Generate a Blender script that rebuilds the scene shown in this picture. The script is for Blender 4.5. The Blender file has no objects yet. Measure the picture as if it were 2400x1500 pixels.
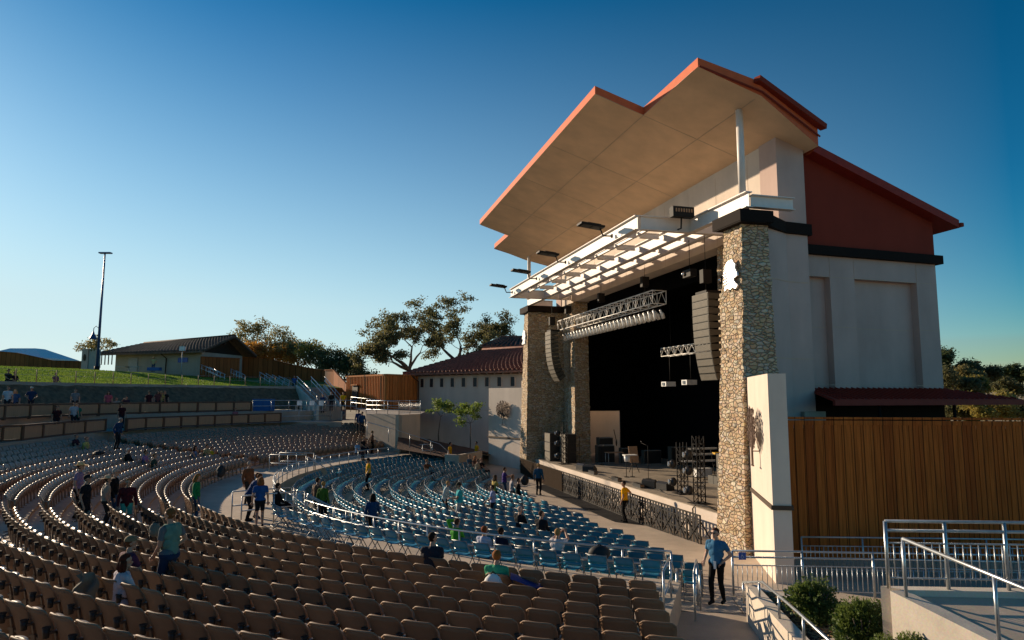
import bpy, bmesh, math, random
import numpy as np
from mathutils import Vector, Matrix, noise
R = math.radians
scene = bpy.context.scene
COL = scene.collection
rnd = random.Random(7)

# ---------------------------------------------------------------- camera, sky, sun
cam_d = bpy.data.cameras.new("camera")
cam = bpy.data.objects.new("camera", cam_d)
COL.objects.link(cam)
CAM_H = 5.6
cam.location = (0, 0, CAM_H)
cam.rotation_euler = (R(90 + 6.4), 0, 0)
cam_d.sensor_width = 36.0
cam_d.lens = 24.0
cam_d.clip_start = 0.1
cam_d.clip_end = 6000
scene.camera = cam

SUN_AZ, SUN_EL = -53.0, 16.5          # azimuth from world +Y towards +X
world = bpy.data.worlds.new("World")
scene.world = world
world.use_nodes = True
wn = world.node_tree
bg = wn.nodes["Background"]
sky = wn.nodes.new("ShaderNodeTexSky")
sky.sky_type = 'NISHITA'
sky.sun_disc = False
sky.sun_elevation = R(SUN_EL)
sky.sun_rotation = R(SUN_AZ)
sky.altitude = 200
sky.air_density = 1.0
sky.dust_density = 0.25
sky.ozone_density = 3.0
hs = wn.nodes.new("ShaderNodeHueSaturation"); hs.inputs["Saturation"].default_value = 1.5; hs.inputs["Hue"].default_value = 0.478
wn.links.new(sky.outputs[0], hs.inputs["Color"]); gm = wn.nodes.new("ShaderNodeGamma"); gm.inputs["Gamma"].default_value = 1.3; wn.links.new(hs.outputs[0], gm.inputs[0]); 
# pale air low in the sky, strongest around the sun's side
def _n(t, op=None, a=None, b=None, clamp=False):
    n = wn.nodes.new(t)
    if op: n.operation = op
    for i, v in enumerate((a, b)):
        if v is None: continue
        if hasattr(v, 'links'): wn.links.new(v, n.inputs[i])
        else: n.inputs[i].default_value = v
    return n
_tc = wn.nodes.new("ShaderNodeTexCoord"); _sx = wn.nodes.new("ShaderNodeSeparateXYZ"); wn.links.new(_tc.outputs["Generated"], _sx.inputs[0])
_e = _n("ShaderNodeMath", 'MULTIPLY', _sx.outputs[2], -1 / 0.30); _e2 = _n("ShaderNodeMath", 'EXPONENT', _e.outputs[0]); _e0 = _n("ShaderNodeMath", 'MULTIPLY_ADD', _e2.outputs[0], 2.0); _e0.inputs[2].default_value = -0.33; _e3 = _n("ShaderNodeMath", 'MAXIMUM', _e0.outputs[0], 0.0)
_e4 = _n("ShaderNodeMath", 'MINIMUM', _e3.outputs[0], 1.0)
_d = _n("ShaderNodeVectorMath", 'DOT_PRODUCT', _tc.outputs["Generated"]); _d.inputs[1].default_value = (math.sin(R(SUN_AZ)), math.cos(R(SUN_AZ)), 0)
_d2 = _n("ShaderNodeMath", 'MAXIMUM', _d.outputs["Value"], 0.0); _d3 = _n("ShaderNodeMath", 'POWER', _d2.outputs[0], 0.8); _d4 = _n("ShaderNodeMath", 'MULTIPLY_ADD', _d3.outputs[0], 0.90); _d4.inputs[2].default_value = 0.03
_f = _n("ShaderNodeMath", 'MULTIPLY', _e4.outputs[0], _d4.outputs[0])
_mx = wn.nodes.new("ShaderNodeMix"); _mx.data_type = 'RGBA'; wn.links.new(_f.outputs[0], _mx.inputs[0]); wn.links.new(gm.outputs[0], _mx.inputs[6])
SKY_ST = 0.05
_mx.inputs[7].default_value = (0.52 / SKY_ST, 0.665 / SKY_ST, 0.70 / SKY_ST, 1)
wn.links.new(_mx.outputs[2], bg.inputs[0])
bg.inputs[1].default_value = SKY_ST

sun_d = bpy.data.lights.new("sun", 'SUN')
sun_d.energy = 5.0
sun_d.angle = R(0.5)
sun_d.color = (1.0, 0.79, 0.56)
sun = bpy.data.objects.new("sun", sun_d)
COL.objects.link(sun)
_sd = Vector((math.sin(R(SUN_AZ)) * math.cos(R(SUN_EL)), math.cos(R(SUN_AZ)) * math.cos(R(SUN_EL)), math.sin(R(SUN_EL))))
sun.rotation_euler = _sd.to_track_quat('Z', 'Y').to_euler()
sun.location = _sd * 200

scene.view_settings.view_transform = 'Standard'
scene.view_settings.look = 'None'
scene.view_settings.exposure = 0.28
scene.view_settings.gamma = 1.0
scene.render.engine = 'CYCLES'
scene.cycles.max_bounces = 6
scene.cycles.diffuse_bounces = 4

# ---------------------------------------------------------------- frames
PH = R(15)
SX, SY = -math.sin(PH), math.cos(PH)      # s: along the stage front, away from the camera
DX, DY = math.cos(PH), math.sin(PH)       # d: into the stage house
def B(s, d, z):
    return Vector((SX * s + DX * d, SY * s + DY * d, z))
CS, CD = 35.0, 21.16                      # centre of the seating arcs
def PO(r, a, z):                          # polar about the bowl centre, a in degrees, + = far side
    t = R(a)
    return B(CS + r * math.sin(t), CD - r * math.cos(t), z)
def to_sd(p):
    return (p[0] * SX + p[1] * SY, p[0] * DX + p[1] * DY)
def polar(p):
    s, d = to_sd(p)
    return math.hypot(s - CS, d - CD), math.degrees(math.atan2(s - CS, CD - d))
_ct, _st = math.cos(R(6.4)), math.sin(R(6.4))
def ray(x, y):                            # view ray of a photo pixel (2400 wide)
    a = (x - 1200) / 1600.0; b = -(y - 750) / 1600.0
    return Vector((a, _ct - b * _st, _st + b * _ct))
def at_z(x, y, z):
    r = ray(x, y); return Vector((0, 0, CAM_H)) + r * ((z - CAM_H) / r.z)
def at_y(x, y, Y):
    r = ray(x, y); return Vector((0, 0, CAM_H)) + r * (Y / r.y)

# ---------------------------------------------------------------- materials
MATS = {}
def srgb(h):
    c = [int(h[i:i + 2], 16) / 255 for i in (0, 2, 4)]
    return tuple(v / 12.92 if v <= 0.04045 else ((v + 0.055) / 1.055) ** 2.4 for v in c)
def mat(name, color, rough=0.6, metal=0.0, var=0.12, scale=4.0, bump=0.0, bscale=20.0, spec=0.5, stretch=None):
    if name in MATS: return MATS[name]
    m = bpy.data.materials.new(name); m.use_nodes = True
    nt = m.node_tree; p = nt.nodes["Principled BSDF"]
    p.inputs["Roughness"].default_value = rough
    p.inputs["Metallic"].default_value = metal
    p.inputs["Specular IOR Level"].default_value = spec
    tc = nt.nodes.new("ShaderNodeTexCoord")
    src = tc.outputs["Object"]
    if stretch:
        mp = nt.nodes.new("ShaderNodeMapping"); mp.inputs["Scale"].default_value = stretch
        nt.links.new(src, mp.inputs[0]); src = mp.outputs[0]
    n = nt.nodes.new("ShaderNodeTexNoise"); n.inputs["Scale"].default_value = scale; n.inputs["Detail"].default_value = 6
    nt.links.new(src, n.inputs["Vector"])
    mx = nt.nodes.new("ShaderNodeMix"); mx.data_type = 'RGBA'
    mx.inputs[6].default_value = (*[c * (1 - var) for c in color], 1)
    mx.inputs[7].default_value = (*[min(1, c * (1 + var)) for c in color], 1)
    cr = nt.nodes.new("ShaderNodeMapRange"); cr.inputs[1].default_value = 0.3; cr.inputs[2].default_value = 0.7
    nt.links.new(n.outputs[0], cr.inputs[0]); nt.links.new(cr.outputs[0], mx.inputs[0])
    nt.links.new(mx.outputs[2], p.inputs["Base Color"])
    if bump:
        n2 = nt.nodes.new("ShaderNodeTexNoise"); n2.inputs["Scale"].default_value = bscale; n2.inputs["Detail"].default_value = 5
        nt.links.new(src, n2.inputs["Vector"])
        bp = nt.nodes.new("ShaderNodeBump"); bp.inputs["Strength"].default_value = bump; bp.inputs["Distance"].default_value = 0.03
        nt.links.new(n2.outputs[0], bp.inputs["Height"]); nt.links.new(bp.outputs[0], p.inputs["Normal"])
    MATS[name] = m
    return m

def stone_mat():
    m = bpy.data.materials.new("rubble_stone"); m.use_nodes = True
    nt = m.node_tree; p = nt.nodes["Principled BSDF"]; p.inputs["Roughness"].default_value = 0.85
    L = nt.links.new; N = nt.nodes.new
    tc = N("ShaderNodeTexCoord"); mp = N("ShaderNodeMapping"); mp.inputs["Scale"].default_value = (1.0, 1.0, 2.0)
    nz = N("ShaderNodeTexNoise"); nz.inputs["Scale"].default_value = 2.2; nz.inputs["Detail"].default_value = 3
    L(tc.outputs["Object"], nz.inputs["Vector"])
    add = N("ShaderNodeVectorMath"); add.operation = 'MULTIPLY_ADD'
    add.inputs[1].default_value = (0.22, 0.22, 0.22)
    L(nz.outputs["Color"], add.inputs[0]); L(tc.outputs["Object"], add.inputs[2]); L(add.outputs[0], mp.inputs[0])
    v1 = N("ShaderNodeTexVoronoi"); v1.inputs["Scale"].default_value = 4.2; v1.inputs["Randomness"].default_value = 0.85
    v2 = N("ShaderNodeTexVoronoi"); v2.feature = 'DISTANCE_TO_EDGE'; v2.inputs["Scale"].default_value = 4.2; v2.inputs["Randomness"].default_value = 0.85
    L(mp.outputs[0], v1.inputs["Vector"]); L(mp.outputs[0], v2.inputs["Vector"])
    sep = N("ShaderNodeSeparateColor"); L(v1.outputs["Color"], sep.inputs[0])
    cr = N("ShaderNodeValToRGB"); e = cr.color_ramp
    e.elements[0].color = (0.42, 0.28, 0.16, 1); e.elements[1].color = (0.68, 0.57, 0.42, 1)
    for pos, c in ((0.25, (0.58, 0.45, 0.30, 1)), (0.5, (0.50, 0.33, 0.18, 1)), (0.72, (0.63, 0.49, 0.33, 1)), (0.85, (0.48, 0.41, 0.32, 1))):
        k = e.elements.new(pos); k.color = c
    L(sep.outputs[0], cr.inputs[0])
    n2 = N("ShaderNodeTexNoise"); n2.inputs["Scale"].default_value = 14; n2.inputs["Detail"].default_value = 6
    L(tc.outputs["Object"], n2.inputs["Vector"])
    mul = N("ShaderNodeMix"); mul.data_type = 'RGBA'; mul.blend_type = 'OVERLAY'; mul.inputs[0].default_value = 0.35
    L(cr.outputs[0], mul.inputs[6]); L(n2.outputs["Color"], mul.inputs[7])
    ms = N("ShaderNodeMapRange"); ms.interpolation_type = 'SMOOTHSTEP'; ms.inputs[1].default_value = 0.008; ms.inputs[2].default_value = 0.05
    L(v2.outputs["Distance"], ms.inputs[0])
    fin = N("ShaderNodeMix"); fin.data_type = 'RGBA'; fin.inputs[6].default_value = (0.17, 0.12, 0.075, 1)
    L(ms.outputs[0], fin.inputs[0]); L(mul.outputs[2], fin.inputs[7]); L(fin.outputs[2], p.inputs["Base Color"])
    hh = N("ShaderNodeMath"); hh.operation = 'MULTIPLY_ADD'; hh.inputs[1].default_value = 0.35
    L(n2.outputs[0], hh.inputs[0])
    ms2 = N("ShaderNodeMapRange"); ms2.interpolation_type = 'SMOOTHSTEP'; ms2.inputs[1].default_value = 0.0; ms2.inputs[2].default_value = 0.16
    L(v2.outputs["Distance"], ms2.inputs[0])
    h2 = N("ShaderNodeMath"); h2.operation = 'MULTIPLY_ADD'; h2.inputs[1].default_value = 0.6
    L(sep.outputs[1], h2.inputs[0]); L(ms2.outputs[0], h2.inputs[2]); L(h2.outputs[0], hh.inputs[2])
    bp = N("ShaderNodeBump"); bp.inputs["Strength"].default_value = 0.9; bp.inputs["Distance"].default_value = 0.055
    L(hh.outputs[0], bp.inputs["Height"]); L(bp.outputs[0], p.inputs["Normal"])
    MATS["stone"] = m; return m

def stucco(name, color, joint=None, rough=0.9):
    """painted plaster with faint streaks, patches"""
    m = bpy.data.materials.new(name); m.use_nodes = True
    nt = m.node_tree; p = nt.nodes["Principled BSDF"]; p.inputs["Roughness"].default_value = rough
    p.inputs["Specular IOR Level"].default_value = 0.25
    L = nt.links.new; N = nt.nodes.new
    tc = N("ShaderNodeTexCoord")
    a = N("ShaderNodeTexNoise"); a.inputs["Scale"].default_value = 0.5; a.inputs["Detail"].default_value = 8; a.inputs["Roughness"].default_value = 0.65
    mp = N("ShaderNodeMapping"); mp.inputs["Scale"].default_value = (1.3, 1.3, 0.35)
    b = N("ShaderNodeTexNoise"); b.inputs["Scale"].default_value = 0.9; b.inputs["Detail"].default_value = 5
    L(tc.outputs["Object"], a.inputs["Vector"]); L(tc.outputs["Object"], mp.inputs[0]); L(mp.outputs[0], b.inputs["Vector"])
    s = N("ShaderNodeMath"); s.operation = 'ADD'; L(a.outputs[0], s.inputs[0]); L(b.outputs[0], s.inputs[1])
    r = N("ShaderNodeMapRange"); r.inputs[1].default_value = 0.7; r.inputs[2].default_value = 1.3
    L(s.outputs[0], r.inputs[0])
    mx = N("ShaderNodeMix"); mx.data_type = 'RGBA'
    mx.inputs[6].default_value = (*[c * 0.84 for c in color], 1); mx.inputs[7].default_value = (*[min(1, c * 1.06) for c in color], 1)
    L(r.outputs[0], mx.inputs[0]); L(mx.outputs[2], p.inputs["Base Color"])
    n2 = N("ShaderNodeTexNoise"); n2.inputs["Scale"].default_value = 45; n2.inputs["Detail"].default_value = 4
    L(tc.outputs["Object"], n2.inputs["Vector"])
    bp = N("ShaderNodeBump"); bp.inputs["Strength"].default_value = 0.25; bp.inputs["Distance"].default_value = 0.01
    L(n2.outputs[0], bp.inputs["Height"]); L(bp.outputs[0], p.inputs["Normal"])
    MATS[name] = m; return m

def wood_boards(name, cols, width=0.14, axis=(1, 0, 0), rough=0.75):
    """vertical boards: every board its own tone, grain along Z; axis = horizontal run direction"""
    m = bpy.data.materials.new(name); m.use_nodes = True
    nt = m.node_tree; p = nt.nodes["Principled BSDF"]; p.inputs["Roughness"].default_value = rough; p.inputs["Specular IOR Level"].default_value = 0.12
    L = nt.links.new; N = nt.nodes.new
    tc = N("ShaderNodeTexCoord")
    dot = N("ShaderNodeVectorMath"); dot.operation = 'DOT_PRODUCT'; dot.inputs[1].default_value = (axis[0] / width, axis[1] / width, 0)
    L(tc.outputs["Object"], dot.inputs[0])
    fl = N("ShaderNodeMath"); fl.operation = 'FLOOR'; L(dot.outputs["Value"], fl.inputs[0])
    wnz = N("ShaderNodeTexWhiteNoise"); wnz.noise_dimensions = '1D'; L(fl.outputs[0], wnz.inputs["W"])
    cr = N("ShaderNodeValToRGB"); cr.color_ramp.elements[0].color = (*cols[0], 1); cr.color_ramp.elements[1].color = (*cols[-1], 1)
    for i, c in enumerate(cols[1:-1]):
        k = cr.color_ramp.elements.new((i + 1) / (len(cols) - 1)); k.color = (*c, 1)
    L(wnz.outputs["Value"], cr.inputs[0])
    mp = N("ShaderNodeMapping"); mp.inputs["Scale"].default_value = (22, 22, 0.9)
    gn = N("ShaderNodeTexNoise"); gn.inputs["Scale"].default_value = 1.0; gn.inputs["Detail"].default_value = 5
    L(tc.outputs["Object"], mp.inputs[0]); L(mp.outputs[0], gn.inputs["Vector"])
    gr = N("ShaderNodeMapRange"); gr.inputs[3].default_value = 0.72; gr.inputs[4].default_value = 1.28; gr.inputs[1].default_value = .3; gr.inputs[2].default_value = .7
    L(gn.outputs[0], gr.inputs[0])
    mul = N("ShaderNodeVectorMath"); mul.operation = 'SCALE'; L(cr.outputs[0], mul.inputs[0]); L(gr.outputs[0], mul.inputs["Scale"])
    fr = N("ShaderNodeMath"); fr.operation = 'FRACT'; L(dot.outputs["Value"], fr.inputs[0])
    pp = N("ShaderNodeMath"); pp.operation = 'PINGPONG'; pp.inputs[1].default_value = 0.5; L(fr.outputs[0], pp.inputs[0])
    gm = N("ShaderNodeMapRange"); gm.inputs[1].default_value = 0.0; gm.inputs[2].default_value = 0.07; L(pp.outputs[0], gm.inputs[0])
    fin = N("ShaderNodeMix"); fin.data_type = 'RGBA'; fin.inputs[6].default_value = (0.012, 0.007, 0.004, 1)
    L(gm.outputs[0], fin.inputs[0]); L(mul.outputs[0], fin.inputs[7]); L(fin.outputs[2], p.inputs["Base Color"])
    bp = N("ShaderNodeBump"); bp.inputs["Strength"].default_value = 0.6; bp.inputs["Distance"].default_value = 0.02
    L(gm.outputs[0], bp.inputs["Height"]); L(bp.outputs[0], p.inputs["Normal"])
    MATS[name] = m; return m

def concrete(name, c, joints=True):
    m = bpy.data.materials.new(name); m.use_nodes = True
    nt = m.node_tree; p = nt.nodes["Principled BSDF"]; p.inputs["Roughness"].default_value = 0.85
    L = nt.links.new; N = nt.nodes.new
    tc = N("ShaderNodeTexCoord")
    a = N("ShaderNodeTexNoise"); a.inputs["Scale"].default_value = 0.55; a.inputs["Detail"].default_value = 9; a.inputs["Roughness"].default_value = 0.7
    b = N("ShaderNodeTexNoise"); b.inputs["Scale"].default_value = 30; b.inputs["Detail"].default_value = 4
    L(tc.outputs["Object"], a.inputs["Vector"]); L(tc.outputs["Object"], b.inputs["Vector"])
    cr = N("ShaderNodeValToRGB"); cr.color_ramp.elements[0].position = .32; cr.color_ramp.elements[1].position = .68
    cr.color_ramp.elements[0].color = (*[v * 0.72 for v in c], 1); cr.color_ramp.elements[1].color = (*[v * 1.1 for v in c], 1)
    L(a.outputs[0], cr.inputs[0])
    mx = N("ShaderNodeMix"); mx.data_type = 'RGBA'; mx.blend_type = 'OVERLAY'; mx.inputs[0].default_value = 0.25
    L(cr.outputs[0], mx.inputs[6]); L(b.outputs["Color"], mx.inputs[7]); L(mx.outputs[2], p.inputs["Base Color"])
    bp = N("ShaderNodeBump"); bp.inputs["Strength"].default_value = 0.2; bp.inputs["Distance"].default_value = 0.01
    L(b.outputs[0], bp.inputs["Height"]); L(bp.outputs[0], p.inputs["Normal"])
    MATS[name] = m; return m

def glow_panel():
    m = bpy.data.materials.new("translucent_panel"); m.use_nodes = True; nt = m.node_tree; p = nt.nodes["Principled BSDF"]
    p.inputs["Base Color"].default_value = (.85, .80, .72, 1); p.inputs["Roughness"].default_value = .5
    n = nt.nodes.new("ShaderNodeTexNoise"); n.inputs["Scale"].default_value = 3; cr = nt.nodes.new("ShaderNodeMapRange"); cr.inputs[3].default_value = .82; cr.inputs[4].default_value = .97
    nt.links.new(n.outputs[0], cr.inputs[0]); t = nt.nodes.new("ShaderNodeBsdfTranslucent"); nt.links.new(cr.outputs[0], t.inputs[0])
    ms = nt.nodes.new("ShaderNodeMixShader"); ms.inputs[0].default_value = .85
    nt.links.new(p.outputs[0], ms.inputs[1]); nt.links.new(t.outputs[0], ms.inputs[2]); nt.links.new(ms.outputs[0], nt.nodes["Material Output"].inputs[0]); MATS["panel_white"] = m
glow_panel()
def leaf_mat(name, c1, c2, trans=0.35):
    m = bpy.data.materials.new(name); m.use_nodes = True
    nt = m.node_tree; p = nt.nodes["Principled BSDF"]; p.inputs["Roughness"].default_value = 0.6
    L = nt.links.new; N = nt.nodes.new
    tc = N("ShaderNodeTexCoord"); n = N("ShaderNodeTexNoise"); n.inputs["Scale"].default_value = 1.3; n.inputs["Detail"].default_value = 6
    L(tc.outputs["Object"], n.inputs["Vector"])
    mr = N("ShaderNodeMapRange"); mr.inputs[1].default_value = .33; mr.inputs[2].default_value = .67; L(n.outputs[0], mr.inputs[0])
    mx = N("ShaderNodeMix"); mx.data_type = 'RGBA'; mx.inputs[6].default_value = (*c1, 1); mx.inputs[7].default_value = (*c2, 1)
    L(mr.outputs[0], mx.inputs[0]); L(mx.outputs[2], p.inputs["Base Color"])
    tr = N("ShaderNodeBsdfTranslucent"); L(mx.outputs[2], tr.inputs[0])
    ms = N("ShaderNodeMixShader"); ms.inputs[0].default_value = trans
    out = nt.nodes["Material Output"]
    L(p.outputs[0], ms.inputs[1]); L(tr.outputs[0], ms.inputs[2]); L(ms.outputs[0], out.inputs[0])
    MATS[name] = m; return m

stone_mat()
stucco("cream_wall_lit", (0.74, 0.63, 0.53))  # also the lighter copy that puts sunlight into the wing walls' tone
stucco("white_wall_shaded", (0.56, 0.42, 0.37))  # darker, warmer copy: the side walls' shade is put into the colour
stucco("soffit_plaster", (0.80, 0.57, 0.37))
stucco("red_wall", (0.26, 0.040, 0.022))
stucco("hall_wall", (0.64, 0.53, 0.45))
stucco("tan_wall", (0.60, 0.46, 0.34))
stucco("wc_wall", (0.44, 0.37, 0.30))
mat("terracotta", (0.66, 0.14, 0.05), 0.7, spec=.2, var=.08)
mat("red_metal", (0.30, 0.036, 0.022), 0.6, spec=.2, var=.1)
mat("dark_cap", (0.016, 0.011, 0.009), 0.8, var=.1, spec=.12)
mat("brown_cap", (0.30, 0.19, 0.12), 0.6)
mat("white_steel", (0.78, 0.72, 0.66), 0.5, var=.05)
mat("galv", (0.46, 0.48, 0.49), 0.34, metal=0.75, var=.15, scale=9)
mat("galv_dull", (0.42, 0.43, 0.44), 0.55, metal=0.3, var=.1)
mat("alu", (0.90, 0.87, 0.82), 0.4, metal=0.15, var=.05)
mat("black_paint", (0.013, 0.011, 0.010), 0.65, spec=.25)
mat("black_gear", (0.02, 0.02, 0.021), 0.42)
mat("black_cloth", (0.0035, 0.0035, 0.004), 0.95, spec=0.05)
mat("speaker_box", (0.055, 0.052, 0.04), 0.6, var=.15)
mat("grille", (0.11, 0.095, 0.07), 0.7, bump=.3, bscale=90)
mat("stage_floor", (0.34, 0.28, 0.21), 0.65, var=.22, scale=3, stretch=(1, 1, 1))
mat("chrome", (0.85, 0.86, 0.88), 0.12, metal=1.0, var=.03)
mat("lens_glass", (0.5, 0.55, 0.6), 0.08, metal=0.6)
mat("white_plastic", (0.75, 0.74, 0.72), 0.4)
mat("paper", (0.75, 0.73, 0.68), 0.8)
mat("yellow_paint", (0.75, 0.42, 0.03), 0.4)
mat("cymbal", (0.7, 0.55, 0.25), 0.2, metal=1.0)
mat("blue_sign", (0.02, 0.10, 0.42), 0.4)
mat("seat_brown", (0.25, 0.155, 0.095), 0.42, var=.08, scale=6)
mat("seat_back", (0.25, 0.15, 0.088), 0.6, spec=.3, var=.1, scale=5, bump=.15, bscale=60)
mat("seat_dark", (0.03, 0.024, 0.02), 0.5)
mat("seat_leg", (0.14, 0.095, 0.065), 0.45)
mat("chair_blue", (0.006, 0.17, 0.285), 0.33, var=.12, scale=6)
mat("chair_frame", (0.19, 0.20, 0.21), 0.4, metal=.4)
mat("lamp_blue", (0.015, 0.06, 0.19), 0.4)
mat("bark", (0.10, 0.075, 0.055), 0.9, bump=.6, bscale=8, var=.3)
mat("mulch", (0.11, 0.048, 0.022), 0.95, var=.5, scale=14, bump=1.0, bscale=30)
mat("bank_soil", (0.16, 0.10, 0.055), 0.95, var=.45, scale=3.0, bump=1.0, bscale=9)
mat("dark_opening", (0.01, 0.01, 0.012), 0.5)
mat("roof_tile", (0.20, 0.075, 0.048), 0.8, var=.35, scale=3.0)
mat("roof_tile_grey", (0.16, 0.095, 0.065), 0.8, var=.35, scale=3.0)
mat("tent_white", (0.75, 0.78, 0.82), 0.7)
mat("rust", (0.09, 0.045, 0.025), 0.7, var=.4, scale=20)
mat("door_grey", (0.36, 0.35, 0.33), 0.6)
mat("beam_wood", (0.06, 0.035, 0.02), 0.7)
mat("dry_grass", (0.30, 0.20, 0.10), 0.9, var=.2)
mat("far_ground", (0.34, 0.25, 0.14), 0.95, var=.3, scale=.02)
concrete("concrete", (0.52, 0.42, 0.32))
concrete("concrete_light", (0.68, 0.59, 0.48))
concrete("concrete_grey", (0.40, 0.335, 0.27))
wood_boards("redwood", [(0.34, 0.082, 0.016), (0.42, 0.110, 0.020), (0.50, 0.140, 0.026), (0.38, 0.092, 0.017)], 0.30, (1, 0, 0))
wood_boards("redwood_far", [(0.26, 0.080, 0.024), (0.36, 0.115, 0.034), (0.30, 0.092, 0.027)], 0.5, (0.8, 0.6, 0))
wood_boards("cedar_box", [(0.46, 0.16, 0.040), (0.54, 0.20, 0.055)], 0.4, (0.7, 0.7, 0))
mat("panel_tan", (0.42, 0.245, 0.135), 0.7, var=.12, scale=3, stretch=(6, 6, .5))
mat("panel_frame", (0.10, 0.045, 0.020), 0.6)
leaf_mat("leaf_oak", (0.085, 0.095, 0.035), (0.19, 0.165, 0.07), .5)
leaf_mat("leaf_orange", (0.26, 0.15, 0.035), (0.50, 0.23, 0.035), .5)
leaf_mat("leaf_olive", (0.16, 0.15, 0.055), (0.28, 0.22, 0.08), .5)
leaf_mat("leaf_bright", (0.10, 0.16, 0.025), (0.20, 0.26, 0.04), .45)
leaf_mat("leaf_shrub", (0.07, 0.12, 0.025), (0.17, 0.21, 0.045), .4)
leaf_mat("leaf_dark", (0.055, 0.075, 0.026), (0.12, 0.14, 0.045), .4)
leaf_mat("leaf_yellow", (0.22, 0.20, 0.045), (0.42, 0.31, 0.07), .5)
leaf_mat("lawn_grass", (0.11, 0.20, 0.025), (0.24, 0.32, 0.045), .4)

for _k in ("seat_brown", "seat_back", "chair_blue"):      # every moulding a slightly different, faded tone
    _t = MATS[_k].node_tree; _p = _t.nodes["Principled BSDF"]; _l = _p.inputs["Base Color"].links[0].from_socket
    _oi = _t.nodes.new("ShaderNodeObjectInfo"); _mr = _t.nodes.new("ShaderNodeMapRange"); _mr.inputs[3].default_value = .82; _mr.inputs[4].default_value = 1.2
    _t.links.new(_oi.outputs["Random"], _mr.inputs[0]); _vs = _t.nodes.new("ShaderNodeVectorMath"); _vs.operation = 'SCALE'
    _t.links.new(_l, _vs.inputs[0]); _t.links.new(_mr.outputs[0], _vs.inputs["Scale"]); _t.links.new(_vs.outputs[0], _p.inputs["Base Color"])
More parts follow.
